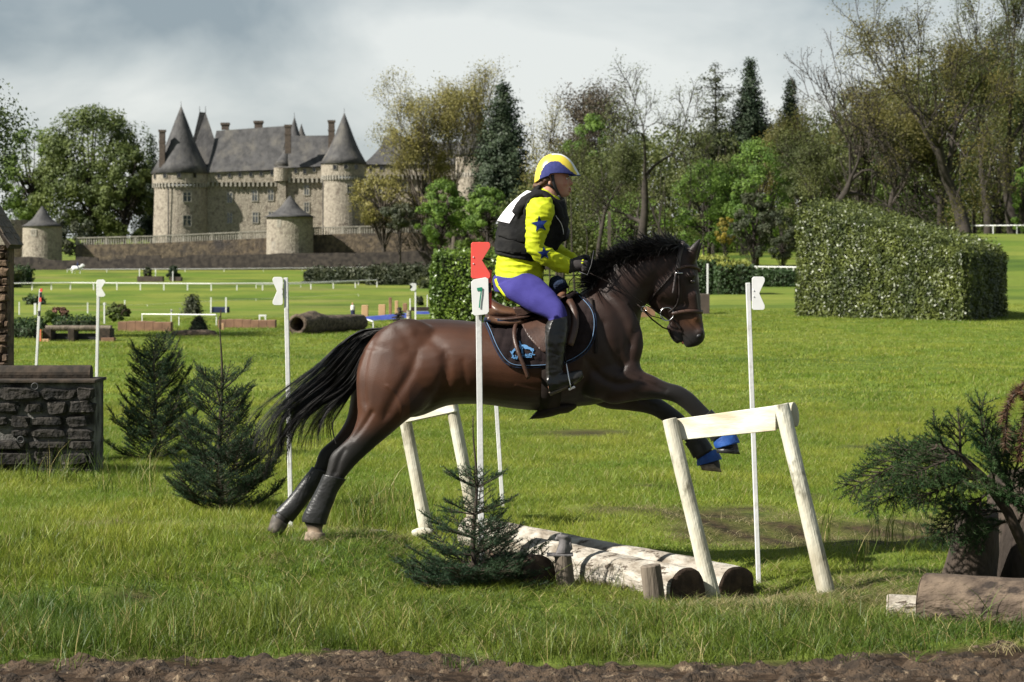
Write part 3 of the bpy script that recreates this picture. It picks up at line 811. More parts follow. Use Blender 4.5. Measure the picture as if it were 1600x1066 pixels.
roof(((432, 263), (520, 259)), ((450, 212.5), (530, 211.5)), DM - .9, DM + 5)
# corner turret between the lengths
q = MB(); q.box((px2(440, 502.6), 503.4, (ZB + pz(284, 503)) / 2), (sx(13, 503), 1.6, pz(284, 503) - ZB)); q.build('corner_pier', M['chateau_stone'], ch)
q = MB(); q.tube([Vector((px2(440, 503.6), 503.6, pz(283, 503))), Vector((px2(440, 503.6), 503.6, pz(262.2, 503)))], [sx(12, 503), sx(12.5, 503)], 24); q.build('corner_gallery', M['chateau_stone'], ch)
q = MB(); q.tube([Vector((px2(441 + 6 * k_, 504 + 2 * k_), 504 + 2.2 * k_, pz(262.5 - 26 * k_, 503))) for k_ in (0, .25, .5, .75, 1)], [sx(r_, 503) for r_ in (14.5, 11, 8.5, 6.5, 5)], 24); q.build('roof_skirt', M['chateau_slate'], ch, smooth=True)
chimney(450, 195, 240, 9, 501.0); chimney(253.5, 203, 262, 9, 501); chimney(518, 188, 236, 9.5, 500); chimney(352, 192, 203, 11, 512); chimney(404, 189, 201, 12, 512)
# pavilion with steep hipped roof behind the left tower
q = MB(); D = 514; xa, xb, ya = 296, 336, 231
V = [(px2(290, D - 4), D - 4, pz(268, D)), (px2(352, D - 4), D - 4, pz(268, D)), (px2(352, D + 4), D + 4, pz(268, D)), (px2(290, D + 4), D + 4, pz(268, D)), (px2(312, D), D - .3, pz(175, D)), (px2(321, D), D + .3, pz(176, D))]
q.add(V, [(0, 1, 5, 4), (1, 2, 5), (2, 3, 4, 5), (3, 0, 4), (3, 2, 1, 0)]); pr = q.build('pavilion_roof', M['chateau_slate'], ch)
for xx in (312, 321):
    q = MB(); q.tube([Vector((px2(xx, D), D, pz(177, D))), Vector((px2(xx, D), D, pz(166, D)))], [.1, .04], 6); q.build('finial', M['iron'], pr)
# rear turret cones
tower('rear', 460, 14, 516, 222, 183, ch, finial=True, conc=.2); tower('rear', 471, 8, 520, 214, 194, ch, finial=False, conc=.2)
# right tower
tower('right', 537, 34, 499.5, 256, 177, ch, 279, apexpx=538, eavewin=((526, 263), (543, 262), (558, 262.5)), win=((548, 296, 7, 13),))
q = MB(); q.tube([Vector((px2(504.5, 497.5), 497.5, ZB)), Vector((px2(504.5, 497.5), 497.5, pz(282, 497)))], .11, 6); q.build('drainpipe', M['iron'], ch)
# right wing
m3 = rng_(570, 730, 258, 258, 'wall', ycor=278, D=508)
roof(((566, 257), (730, 257)), ((600, 222), (730, 222)), 507.7, 513)
roof(((590, 240), (640, 240)), ((600, 213), (632, 213)), 512, 515)
chimney(617, 203, 217, 8, 513)
for w in ((592, 294), (632, 293), (670, 292), (705, 290), (592, 325), (632, 325)): flat_win(m3, w[0], w[1], 10, 15, 508.88)
for w in ((580, 263), (596, 263), (612, 262), (631, 262), (660, 261), (690, 261)): flat_win(m3, w[0], w[1], 4.5, 6, 508.18, True)
# far right tower, pale shaft in the sun
tower('far', 744, 31, 504, 243, 142, ch, 275, apexpx=742, win=((735, 300, 7, 12),), eavewin=((728, 250), (748, 250)))
q = MB(); q.tube([Vector((px2(738, 498), 498, ZB)), Vector((px2(734, 499), 499, pz(278, 498)))], [3.4, 2.6], 28); q.build('buttress', M['chateau_stone'], ch)

# ---- free-standing small towers
def small_tower(label, px, R, D, ytop, yapex, zb, wins, fl=1.06):
    t = thing('watch_tower', label, 'tower', Vector((px2(px, D), D, zb)), 'round towers of the rampart')
    tower('w', px, R, D, ytop, yapex, t, None, flare=fl, zb=zb, finial=False, conc=.28, win=wins); return t
small_tower('round stone watch tower with a slate cone in front of the chateau', 453, 36, 484, 338.5, 306, -2, ((439.5, 349.5, 5, 10), (431, 385, 5, 12)), 1.08)
small_tower('round stone watch tower with a low slate cone at the far left', 66, 30, 486, 353, 322, -2, ((59, 364, 8, 9), (38.5, 398, 5, 11)), 1.05)
t = thing('watch_tower', 'broad round tower stump beside the left watch tower', 'tower', Vector((px2(14, 492), 492, -2)), 'round towers of the rampart')
q = MB(); q.tube([Vector((px2(8, 492), 492, -2)), Vector((px2(8, 492), 492, pz(344, 492)))], [sx(35, 492)] * 2, 40); q.build('tower_shaft', M['chateau_stone'], t)
# ---- rampart with balustrade
def strip_wall(mb, pts, D0, th, zb):
    """wall between (px, ytop) points at distance D0"""
    for (x0, y0), (x1, y1) in zip(pts[:-1], pts[1:]):
        a, b = px2(x0, D0), px2(x1, D0); za, zb_ = pz(y0, D0), pz(y1, D0)
        V = [(a, D0, zb), (b, D0, zb), (b, D0 + th, zb), (a, D0 + th, zb), (a, D0, za), (b, D0, zb_), (b, D0 + th, zb_), (a, D0 + th, za)]
        mb.add(V, [(0, 1, 2, 3), (7, 6, 5, 4), (0, 4, 5, 1), (2, 6, 7, 3), (1, 5, 6, 2), (0, 3, 7, 4)])
def baluster_run(label, pts, D0, mb_step=3.7, hpx=10):
    t = thing('rampart', label, 'rampart wall', Vector((px2(pts[0][0], D0), D0, -2)), 'terrace walls below the chateau')
    q = MB(); strip_wall(q, [(x, y + hpx) for x, y in pts], D0, 1.2, -2); q.build('retaining_wall', M['rampart'], t)
    q = MB(); strip_wall(q, [(x, y) for x, y in pts], D0 + .1, .5, 0)
    q = MB()
    for (x0, y0), (x1, y1) in zip(pts[:-1], pts[1:]):
        n_ = int((x1 - x0) / mb_step)
        a = Vector((px2(x0, D0), D0 + .3, pz(y0, D0))); b = Vector((px2(x1, D0), D0 + .3, pz(y1, D0))); hh = sx(hpx, D0)
        for k in range(n_):
            p = a + (b - a) * ((k + .5) / n_); q.box(p - Vector((0, 0, hh / 2)), (.23, .23, hh - .02))
            if k % 12 == 0: q.box(p - Vector((0, 0, hh / 2 - .03)), (.5, .4, hh + .0))
    o = q.build('balusters', M['chateau_trim'], t); o['kind'] = 'stuff'
    q = MB()
    for (x0, y0), (x1, y1) in zip(pts[:-1], pts[1:]):
        a = Vector((px2(x0, D0), D0 + .3, pz(y0, D0))); b = Vector((px2(x1, D0), D0 + .3, pz(y1, D0))); d = b - a; R_ = d.to_track_quat('X', 'Z').to_matrix(); q.box((a + b) / 2 + Vector((0, 0, .12)), (d.length + .05, .5, .25), R_)
    q.build('coping', M['chateau_trim'], t)
    return t
baluster_run('left run of the rampart with stone balustrade below the chateau', [(118, 373), (240, 370), (418, 362)], 487)
baluster_run('right run of the rampart with stone balustrade, in shade behind the trees', [(488, 357), (560, 355), (700, 353), (960, 350)], 489)
# ---- low outer wall, broken top
t = thing('outer_wall', 'long low dark stone wall at the far edge of the field', 'wall', Vector((px2(400, 476), 476, -1)), 'terrace walls below the chateau')
q = MB(); tops = [(-40, 401), (60, 402), (78, 407), (118, 407), (120, 402), (152, 402), (154, 408), (196, 403), (197, 399), (250, 399), (251, 403), (292, 402), (293, 399), (420, 398), (440, 396), (560, 395), (700, 391), (850, 388), (1090, 384)]
q2 = []
for (x0, y0), (x1, y1) in zip(tops[:-1], tops[1:]):
    n_ = max(1, int((x1 - x0) / 14))
    for k in range(n_): q2.append((x0 + (x1 - x0) * k / n_, y0 + (y1 - y0) * k / n_ + RN.uniform(-.7, .7)))
q2.append(tops[-1]); strip_wall(q, q2, 476, 1.0, -3); q.build('wall_body', M['low_wall'], t)
# ------------------------------------------------------------------ trees
def skeleton(rg, h, spread, levels=4, nch=3, trunk=.3, upb=.25, wob=.12, thick=.022, multi=1, ratio=.70, along=True):
    """branch tubes (paths, radii) and leaf spots of a tree of about height h"""
    paths = []; spots = []
    def br(p, d, L, r, lvl):
        m_ = 5 if lvl < 3 else 3; pts = [p]; rr = [r]; c = p.copy(); dd = d.copy()
        for i in range(m_):
            dd = (dd + Vector((rg.gauss(0, wob), rg.gauss(0, wob), rg.gauss(0, wob * .6) + upb * .12))).normalized()
            c = c + dd * (L / m_); pts.append(c.copy()); rr.append(r * (1 - .45 * (i + 1) / m_))
        paths.append((pts, rr, lvl))
        if lvl >= levels:
            spots.append(c.copy()); spots.append(pts[-2].copy()); return
        if lvl >= levels - 1: spots.append(c.copy())
        k = nch + (rg.random() < .5)
        a0 = rg.uniform(0, 6.28)
        for j in range(k):
            a = a0 + 6.283 * j / k + rg.gauss(0, .3); s = 1.0 if (j < 2 or not along) else rg.uniform(.35, .9)
            idx = min(m_, max(1, int(round(s * m_)))); u = dd.orthogonal().normalized(); v = dd.cross(u)
            sp = spread * rg.uniform(.55, 1.25) * (1.0 if s < 1 else .75)
            d2 = (dd * math.cos(sp) + (u * math.cos(a) + v * math.sin(a)) * math.sin(sp) + Vector((0, 0, upb * .35))).normalized()
            br(pts[idx], d2, L * ratio * rg.uniform(.75, 1.2), rr[idx] * .62, lvl + 1)
    for q_ in range(multi):
        d = Vector((rg.gauss(0, .06 if multi == 1 else .22), rg.gauss(0, .06 if multi == 1 else .22), 1)).normalized()
        br(Vector((rg.gauss(0, .3) * (multi > 1), rg.gauss(0, .3) * (multi > 1), 0)), d, h * trunk, h * thick / math.sqrt(multi), 0)
    return paths, spots
def leaf_cloud(rng, C_, k, sig, size, N=None, spr=.55):
    """random leaf faces scattered round each spot"""
    C_ = np.asarray(C_); n_ = len(C_) * k
    P_ = np.repeat(C_, k, 0) + rng.normal(0, 1, (n_, 3)) * np.array([sig, sig, sig * .8])
    a = rng.normal(0, 1, (n_, 3))
    if N is not None:       # leaves lie roughly along the surface of their clump
        nn = np.repeat(np.asarray(N), k, 0) if len(N) != n_ else np.asarray(N)
        nn = nn / (np.linalg.norm(nn, axis=1, keepdims=True) + 1e-9) + rng.normal(0, spr, (n_, 3)); nn /= np.linalg.norm(nn, axis=1, keepdims=True)
        a -= nn * (a * nn).sum(1, keepdims=True)
    a /= np.linalg.norm(a, axis=1, keepdims=True)
    b = rng.normal(0, 1, (n_, 3)) if N is None else np.cross(nn, a)
    b -= a * (a * b).sum(1, keepdims=True); b /= np.linalg.norm(b, axis=1, keepdims=True)
    s = size * rng.uniform(.6, 1.4, (n_, 1))
    V = np.stack([P_ - a * s * .5, P_ + b * s * .32, P_ + a * s * .5, P_ - b * s * .32], 1).reshape(-1, 3)
    return V, np.arange(n_ * 4).reshape(-1, 4)
def tree(label, pxc, D, ytop, wpx, leafm, seed, k=10, sig=None, lsize=.3, levels=4, nch=3, spread=.62, trunk=.28, bark='bark', yb=None, group=None, multi=1, name='deciduous_tree', trunkpx=None, minr=.02, thick=.022, extra=None, upb=.25, ratio=.72, wob=.12, cat='tree', lowfill=0, z0=None):
    rg = random.Random(seed); rng = np.random.default_rng(seed)
    x = px2(trunkpx or pxc, D); g = gz(x, D) if z0 is None else z0
    if yb is not None: g = pz(yb, D)
    Ht = pz(ytop, D) - g; Wd = sx(wpx, D)
    paths, spots = skeleton(rg, Ht, spread, levels, nch, trunk, upb, wob, thick, multi, ratio)
    A = np.array([tuple(s) for s in spots]); 
    z1 = np.percentile(A[:, 2], 99.5); hx = (np.percentile(A[:, 0], 98.5) - np.percentile(A[:, 0], 1.5)); hy = (np.percentile(A[:, 1], 98.5) - np.percentile(A[:, 1], 1.5))
    cx_ = (np.percentile(A[:, 0], 98.5) + np.percentile(A[:, 0], 1.5)) / 2; cy_ = (np.percentile(A[:, 1], 98.5) + np.percentile(A[:, 1], 1.5)) / 2
    sz = Ht / z1 * .975; sX = Wd / max(hx, .1) * .96; sY = min(Wd, Wd) / max(hy, .1) * .9
    off = px2(pxc, D) - x
    def tf(p):
        w = min(1.0, max(0.0, p[2] / z1 / .9)) ** .8
        return Vector((x + (p[0] - cx_ * w) * sX + off * w, D + (p[1] - cy_ * w) * sY, g + p[2] * sz))
    t = thing(name, label, cat, Vector((x, D, g)), group)
    q = MB()
    for pts, rr, lvl in paths:
        r_ = [max(minr * (1 if lvl < levels else .7), a) for a in rr]
        q.tube([tf(p) for p in pts], r_, 7 if lvl == 0 else (5 if lvl < 2 else 3), caps=False)
    q.tube([Vector((x, D, g - 1.5)), tf(paths[0][0][0]) + Vector((0, 0, .02))], [h_ for h_ in (Ht * thick * 1.35, Ht * thick)], 8)
    q.build('trunk', M[bark], t, fix=False, smooth=True)
    if k > 0:
        C_ = np.array([tuple(tf(s)) for s in spots]); sg = sig or Wd * .03
        if lowfill:
            m_ = int(len(C_) * lowfill); th = rng.uniform(0, 6.283, m_); r_ = Wd * .42 * np.sqrt(rng.uniform(0, 1, m_))
            C_ = np.concatenate([C_, np.stack([px2(pxc, D) + r_ * np.cos(th), D + r_ * np.sin(th), g + Ht * (.15 + .5 * rng.uniform(0, 1, m_))], 1)])
        cc = C_.mean(0); NN = (C_ - cc) / np.array([Wd, Wd, Ht]) + np.array([0, 0, .25]); V, Fc = leaf_cloud(rng, C_, k, sg, lsize, NN, .75); np_obj('crown', V, Fc, M[leafm], t)
    return t
def clump_tree(label, pxc, D, ytop, ybot, wpx, leafm, seed, n=70, k=260, lsize=.3, group=None, name='leafy_tree', trunkpx=None, profile=None, bark='bark', yb=None, jag=.12, cat='tree', trunk=True, sigf=.075, fillr=(.45, 1.0)):
    """dense crown: overlapping leafy clumps over an ovoid, with gaps between"""
    rg = random.Random(seed); rng = np.random.default_rng(seed); x = px2(trunkpx or pxc, D); g = gz(x, D) if yb is None else pz(yb, D)
    xc = px2(pxc, D); z1, z0_ = pz(ytop, D), pz(ybot, D); Wd = sx(wpx, D); H_t = z1 - z0_
    t = thing(name, label, cat, Vector((x, D, g)), group); C_ = []
    q = MB()
    for i in range(n):
        v = rng.uniform(0, 1); a = rng.uniform(0, 6.283); rr = math.sqrt(rng.uniform(*fillr))
        pr = profile(v) if profile else math.sin(math.pi * min(.98, max(.02, v * .92 + .06))) ** .55
        r = Wd / 2 * pr * rr * (1 + jag * rng.normal()); C_.append((xc + r * math.cos(a), D + r * math.sin(a) * .9, z0_ + H_t * (v * .93 + .02)))
    C_ = np.array(C_)
    if trunk:
        b = Vector((x, D, g - 1)); tp = Vector((xc, D, z0_ + H_t * .55)); R0 = max(.1, Wd * .028); q.tube([b, b + (tp - b) * .4, tp], [R0 * 1.2, R0, R0 * .5], 8)
        for c in C_[::max(1, n // 40)]:
            s = rng.uniform(.25, .9); p0 = b + (tp - b) * s; c = Vector(c); q.tube([p0, (p0 + c) / 2 + Vector((0, 0, -.02 * H_t)), c], [R0 * .45, R0 * .3, R0 * .12], 4, caps=False)
        q.build('trunk', M[bark], t, fix=False, smooth=True)
    s_ = Wd * sigf; vol = []; nrm = []; cc = np.array([xc, D, z0_ + H_t * .45])
    for c in C_:
        kk = int(k * rng.uniform(.6, 1.3)); sg = s_ * rng.uniform(.7, 1.3)
        d = rng.normal(0, 1, (kk, 3)); d /= np.linalg.norm(d, axis=1, keepdims=True); rad = sg * 1.5 * rng.uniform(.35, 1, (kk, 1)) ** .5
        vol.append(c + d * rad * np.array([1, 1, .8])); o_ = c - cc; nrm.append(d + .9 * o_ / (np.linalg.norm(o_) + 1e-9))
    A = np.concatenate(vol); V, Fc = leaf_cloud(rng, A, 1, s_ * .12, lsize, np.concatenate(nrm), .45); np_obj('crown', V, Fc, M[leafm], t)
    return t
def conifer(label, pxc, D, ytop, ybot, wpx, leafm, seed, layers=26, lsize=.35, dens=1.0, group=None, shape=.8, name='conifer', jag=.18, droop=.12, bare=0.0, yb=None, base=.0):
    rg = random.Random(seed); rng = np.random.default_rng(seed); x = px2(pxc, D); g = gz(x, D) if yb is None else pz(yb, D)
    z1, z0_ = pz(ytop, D), pz(ybot, D); Wd = sx(wpx, D); H_t = z1 - z0_; t = thing(name, label, 'conifer', Vector((x, D, g)), group)
    q = MB(); q.tube([Vector((x, D, g - 1)), Vector((x, D, z0_ + H_t * .5)), Vector((x, D, z1))], [Wd * .035, Wd * .025, .04], 7); C_ = []
    for i in range(layers):
        s = i / (layers - 1); zc = z0_ + H_t * s * .985; R = Wd / 2 * ((1 - s) ** shape * (1 - base * math.exp(-s * 9))) + .1; nb = max(4, int(11 * (1 - s) + 4)); a0 = rg.uniform(0, 6.28)
        for b in range(nb):
            if rg.random() < bare: continue
            a = a0 + 6.283 * b / nb + rg.gauss(0, .2); r = R * (1 + jag * rg.gauss(0, 1)); st = max(2, int(r / (lsize * 1.1)))
            ex = Vector((x + math.cos(a) * r, D + math.sin(a) * r, zc - droop * r)); q.tube([Vector((x, D, zc)), ex], [.06, .02], 3, caps=False)
            for k_ in range(st): 
                f_ = (k_ + .6) / st; C_.append((x + math.cos(a) * r * f_, D + math.sin(a) * r * f_, zc - droop * r * f_ * f_))
    q.build('trunk', M['bark'], t, fix=False, smooth=True)
    C_ = np.array(C_); NN = C_ - np.array([x, D, 0]); NN[:, 2] = np.linalg.norm(NN[:, :2], axis=1) * .6 + .2; V, Fc = leaf_cloud(rng, C_, max(1, int(14 * dens)), lsize * .9, lsize * .72, NN, .5); np_obj('crown', V, Fc, M[leafm], t)
    return t
CG = 'trees round the chateau'; WG = 'trees of the wood on the right'
# left of the chateau
clump_tree('big rounded lime tree left of the chateau, tallest of its group', 142, 515, 168, 372, 190, 'leaf_mid', 21, n=150, k=200, lsize=.62, group=CG, yb=385, jag=.06, fillr=(.3, 1.0))
clump_tree('paler yellow green tree at the left of the big lime tree', 52, 520, 196, 352, 110, 'leaf_spring', 22, n=70, k=170, lsize=.6, group=CG, yb=385)
clump_tree('darker olive tree in front of the left flank of the lime tree', 195, 507, 230, 376, 95, 'leaf_mid', 23, n=60, k=190, lsize=.6, group=CG, yb=385)
conifer('dark conifer squeezed between the lime tree and the left chateau tower', 236, 535, 212, 370, 52, 'leaf_dark', 24, lsize=.6, group=CG, yb=385, shape=.4)
clump_tree('low dark ivy mass behind the left watch tower', 118, 500, 330, 396, 70, 'leaf_darkbush', 25, n=26, k=160, lsize=.5, group=CG, trunk=False, name='shrub', cat='shrub')
# near tree, mostly out of the frame at the left
tree('near tree leaning in from the left edge with loose small leaves', -84, 58, 50, 215, 'leaf_near', 31, k=60, sig=.24, lsize=.085, levels=4, nch=3, spread=.7, trunk=.22, group=None, trunkpx=-110, minr=.008, thick=.016)
# between chateau and rider
tree('tall plane tree with open ochre crown in front of the right wing', 682, 470, 104, 178, 'leaf_pale', 41, k=14, sig=.95, lsize=.34, levels=5, nch=3, spread=.58, trunk=.26, group=CG, trunkpx=706, bark='bark_pale', yb=398, upb=.45, minr=.05, multi=2)
clump_tree('pale ochre small tree before the wing of the chateau', 600, 480, 262, 352, 105, 'leaf_pale', 42, n=60, k=90, lsize=.42, group=CG, bark='bark_pale')
clump_tree('ochre leaved tree low beside the plane tree', 660, 478, 215, 345, 125, 'leaf_pale', 43, n=50, k=60, lsize=.42, group=CG, bark='bark_pale')
clump_tree('dark evergreen bush on the terrace before the chateau', 625, 472, 320, 357, 62, 'leaf_darkbush', 44, n=30, k=150, lsize=.4, group=CG, name='shrub', cat='shrub')
conifer('broad dark cedar behind the rider, right of the chateau', 786, 460, 131, 322, 108, 'leaf_dark', 45, layers=34, lsize=.75, dens=1.5, group=CG, shape=.55, droop=.05, base=.25)
clump_tree('round bright green tree below the plane tree', 690, 440, 278, 382, 76, 'leaf_bright', 46, n=70, k=130, lsize=.42, group=CG, yb=400)
clump_tree('smaller bright green tree just left of the rider', 762, 436, 291, 376, 76, 'leaf_bright', 47, n=70, k=130, lsize=.42, group=CG, yb=400)
clump_tree('dim green tree between the two bright green trees', 728, 452, 305, 385, 60, 'leaf_spring', 48, n=40, k=120, lsize=.42, group=CG, yb=400)
# behind the rider to the middle
tree('thin grey tree standing between cedar and brown tree', 856, 420, 150, 66, 'leaf_pale', 51, k=12, sig=.8, lsize=.3, levels=4, spread=.4, group=WG, yb=400, minr=.05)
tree('round brown budding tree behind the helmet of the rider', 925, 430, 124, 120, 'leaf_bud', 52, k=26, sig=1.0, lsize=.36, levels=4, nch=4, spread=.6, group=WG, yb=400, minr=.04)
clump_tree('fresh green tree crown behind the bare oak', 925, 400, 178, 300, 80, 'leaf_bright', 53, n=44, k=120, lsize=.36, group=WG, yb=400)
clump_tree('olive tree crown low behind the rider', 880, 395, 240, 392, 110, 'leaf_olive', 54, n=70, k=150, lsize=.4, group=WG, yb=400)
clump_tree('green tree glowing through the bare oak branches', 1000, 385, 205, 395, 120, 'leaf_mid', 55, n=60, k=130, lsize=.4, group=WG, yb=400)
clump_tree('yellow green young tree at the foot of the bare oak', 985, 345, 300, 398, 110, 'leaf_bright', 56, n=40, k=80, lsize=.3, group=WG, yb=402)
tree('wide bare oak with crooked limbs above the horse neck', 1008, 300, 96, 200, 'leaf_olive', 57, k=9, sig=.6, lsize=.2, levels=5, nch=3, spread=.85, trunk=.20, upb=.08, group=WG, yb=405, minr=.05, thick=.028, trunkpx=1000, wob=.2)
tree('grey leafless tree left of the bare oak', 935, 310, 215, 130, 'leaf_olive', 58, k=10, sig=.5, lsize=.2, levels=5, nch=3, spread=.75, trunk=.2, group=WG, yb=405, minr=.03, wob=.2)
# dark conifers on the skyline
conifer('ragged pine with gaps left of the tall spruce', 1118, 350, 100, 255, 66, 'leaf_darkbush', 61, layers=14, lsize=.45, dens=.9, group=WG, shape=.12, jag=.4, bare=.35, yb=395, droop=-.05)
conifer('tall dark spruce on the skyline right of the middle', 1172, 352, 94, 262, 92, 'leaf_dark', 62, layers=34, lsize=.5, dens=1.4, group=WG, shape=.85, yb=395)
conifer('shorter dark spruce top behind the ochre tree', 1236, 356, 126, 240, 62, 'leaf_dark', 63, layers=24, lsize=.45, dens=1.3, group=WG, shape=.9, yb=395)
clump_tree('olive brown tree mass under the skyline conifers', 1120, 345, 200, 395, 130, 'leaf_olive', 64, n=80, k=130, lsize=.36, group=WG, yb=400)
tree('drooping ochre tree in front of the short spruce', 1228, 330, 158, 80, 'leaf_ochre', 65, k=24, sig=.5, lsize=.24, levels=4, nch=3, spread=.7, group=WG, yb=395, minr=.04)
clump_tree('large fresh green tree above the clipped hedges', 1182, 300, 216, 392, 130, 'leaf_bright', 66, n=130, k=140, lsize=.27, group=WG, yb=405)
clump_tree('fresh green tree right behind the horse ears', 1108, 305, 250, 395, 110, 'leaf_bright', 67, n=100, k=130, lsize=.27, group=WG, yb=405)
clump_tree('dark evergreen shrub between the green trees and the big hedge', 1178, 268, 300, 402, 66, 'leaf_darkbush', 68, n=50, k=150, lsize=.22, group=WG, name='shrub', cat='shrub')
clump_tree('second dark shrub beside the big hedge', 1222, 262, 325, 404, 56, 'leaf_darkbush', 69, n=40, k=130, lsize=.22, group=WG, name='shrub', cat='shrub')
clump_tree('yellow flowering bush at the wood edge', 1133, 262, 338, 384, 34, 'leaf_yellow', 70, n=24, k=90, lsize=.18, group=WG, name='shrub', cat='shrub')
# right wood
tree('dead looking bare oak with twisted top left of the big oak', 1300, 215, 50, 150, 'leaf_bud', 71, k=4, sig=.3, lsize=.13, levels=5, nch=3, spread=.8, trunk=.26, upb=.1, group=WG, trunkpx=1326, minr=.04, wob=.24, thick=.026, z0=3.6)
tree('big oak with sparse olive spring leaves at the right', 1452, 205, -20, 290, 'leaf_ochre', 72, k=20, sig=.5, lsize=.16, levels=5, nch=3, spread=.85, trunk=.22, upb=.08, group=WG, trunkpx=1508, minr=.04, wob=.18, thick=.029, z0=4.2)
tree('tall oak at the right edge with dark limbs', 1590, 210, -60, 190, 'leaf_olive', 73, k=24, sig=.5, lsize=.15, levels=5, nch=3, spread=.5, trunk=.36, group=WG, trunkpx=1585, minr=.04, wob=.16, thick=.026, z0=4.2)
tree('oak crown with ochre leaves between the big oak and the bare oak', 1392, 250, 105, 150, 'leaf_ochre', 74, k=34, sig=.5, lsize=.19, levels=4, nch=4, spread=.6, group=WG, z0=3.8, minr=.03)
tree('slender dark oak behind the big oak', 1545, 235, 10, 130, 'leaf_olive', 75, k=22, sig=.5, lsize=.18, levels=5, nch=3, spread=.5, trunk=.3, group=WG, z0=4.4, minr=.028)
clump_tree('tall olive tree rising behind the dead looking oak', 1345, 255, 120, 300, 110, 'leaf_olive', 83, n=60, k=90, lsize=.24, group=WG)
clump_tree('high olive green crown behind the upper limbs of the big oak', 1470, 250, 60, 300, 190, 'leaf_olive', 84, n=110, k=70, lsize=.22, group=WG)
tree('bare tree on the skyline between the spruces and the bare oak', 1270, 260, 140, 110, 'leaf_olive', 76, k=10, sig=.5, lsize=.17, levels=5, nch=3, spread=.7, group=WG, z0=3.5, minr=.03)
clump_tree('green understorey tree behind the big oak trunk', 1430, 262, 190, 360, 150, 'leaf_spring', 77, n=80, k=120, lsize=.24, group=WG)
clump_tree('olive understorey tree above the big hedge', 1330, 268, 215, 352, 130, 'leaf_olive', 78, n=80, k=120, lsize=.26, group=WG)
clump_tree('dark brown understorey tree at the right edge', 1560, 262, 190, 352, 150, 'leaf_olive', 79, n=80, k=130, lsize=.26, group=WG)
clump_tree('bright green bush at the right edge above the rails', 1600, 205, 255, 362, 44, 'leaf_bright', 80, n=40, k=120, lsize=.16, group=WG)
clump_tree('olive brown understorey tree above the left end of the big hedge', 1262, 275, 240, 395, 90, 'leaf_olive', 81, n=70, k=120, lsize=.26, group=WG)
clump_tree('second green understorey tree further left behind the big oak', 1395, 275, 230, 355, 90, 'leaf_mid', 82, n=60, k=120, lsize=.25, group=WG)
# the dim depth of the wood: a far mass of trunks and leaves
def woodland():
    rng = np.random.default_rng(5); q = MB()
    A = []
    for i in range(9000):
        u = rng.uniform(800, 1760); D = rng.uniform(352, 420) if u < 1280 else rng.uniform(278, 370)
        top = np.interp(u, [800, 870, 940, 1060, 1160, 1250, 1330, 1420, 1500, 1600, 1760], [330, 270, 235, 205, 205, 205, 185, 130, 100, 95, 70])
        y = rng.uniform(top, 402 if u < 1280 else 370); x = px2(u, D); z = pz(y, D)
        if z > gz(x, D) - .5: A.append((x, D, z))
    V, Fc = leaf_cloud(rng, np.array(A), 16, 1.3, .50); o = np_obj('woodland', V, Fc, M['leaf_olive'], None, loc=(px2(1250, 330), 330, 5)); o['kind'] = 'stuff'; o['label'] = 'dim mass of the wood behind the single trees'
    for i in range(150):
        u = rng.uniform(860, 1700); D = rng.uniform(330, 400) if u < 1280 else rng.uniform(270, 380); x = px2(u, D); z = gz(x, D); r = rng.uniform(.12, .3); h = rng.uniform(9, 19)
        q.tube([Vector((x, D, z - 1)), Vector((x + rng.normal() * .4, D, z + h * .5)), Vector((x + rng.normal() * .9, D, z + h))], [r, r * .8, r * .3], 5, caps=False)
    o = q.build('woodland_trunks', M['bark'], None, fix=False); o['kind'] = 'stuff'; o['label'] = 'distant trunks in the depth of the wood'
woodland()
# ------------------------------------------------------------------ white gate frames, flags, logs
def post_frame(label, tops, bases, r, rail, railr, D0, D1, grp):
    """two leaning round posts carrying a half-round rail; tops/bases in photo pixels with distances"""
    t = thing('gate_frame', label, 'post frame', bases[0], grp)
    for tp, bs_ in zip(tops, bases):
        q = MB(); bs_ = Vector(bs_); tp = Vector(tp); d = (tp - bs_)
        pts = [bs_ - d.normalized() * .15] + [bs_ + d * k for k in np.linspace(0, 1, 9)]
        q.tube(pts, [r * 1.12] * 3 + [r * 1.05, r] + [r * .98] * 5, 20, jit=.06)
        q.build('post', M['weathered_white'], t, smooth=False, bevel=.004)
    return t
def smooth_by_angle(o):
    o.data.polygons.foreach_set('use_smooth', [len(p.vertices) <= 4 for p in o.data.polygons]); o.data.update()
g1 = at(1115, 14.12); g2 = at(1291, 13.85)
fr1 = post_frame('nearer white frame of two leaning posts and a rail, right of the logs', [P(1046, 655, 14.3), P(1221, 632, 14.0)], [Vector((P(1115, 915, 14.12).x, 14.12, gz(g1.x, 14.12))), Vector((P(1293, 925, 13.85).x, 13.85, gz(g2.x, 13.85)))], .047, None, None, 0, 0, 'white post frames of the jump')
q = MB(); a_ = P(1054, 672, 14.34); b_ = P(1214, 653, 14.07); dv = (b_ - a_)
pts = [a_ + dv * k for k in np.linspace(0, 1, 8)]
rings = []
for p in pts:      # half round rail: flat face towards the camera
    up = Vector((0, 0, 1)); s = dv.normalized(); n_ = s.cross(up).normalized()
    if n_.y > 0: n_ = -n_
    h = .068 + .010 * (p - a_).length / dv.length
    prof = [(0.0, -h), (0.0, h)] + [(-.09 * math.sin(t_), h * math.cos(t_)) for t_ in np.linspace(.35, math.pi - .35, 7)]
    rings.append([p + n_ * (x + .02) + up * z for x, z in prof])
k = len(rings[0]); V = [v for r_ in rings for v in r_]; Fc = []
for i in range(len(rings) - 1):
    for j in range(k): Fc.append((i * k + j, i * k + (j + 1) % k, (i + 1) * k + (j + 1) % k, (i + 1) * k + j))
Fc += [tuple(range(k)), tuple((len(rings) - 1) * k + j for j in range(k))]
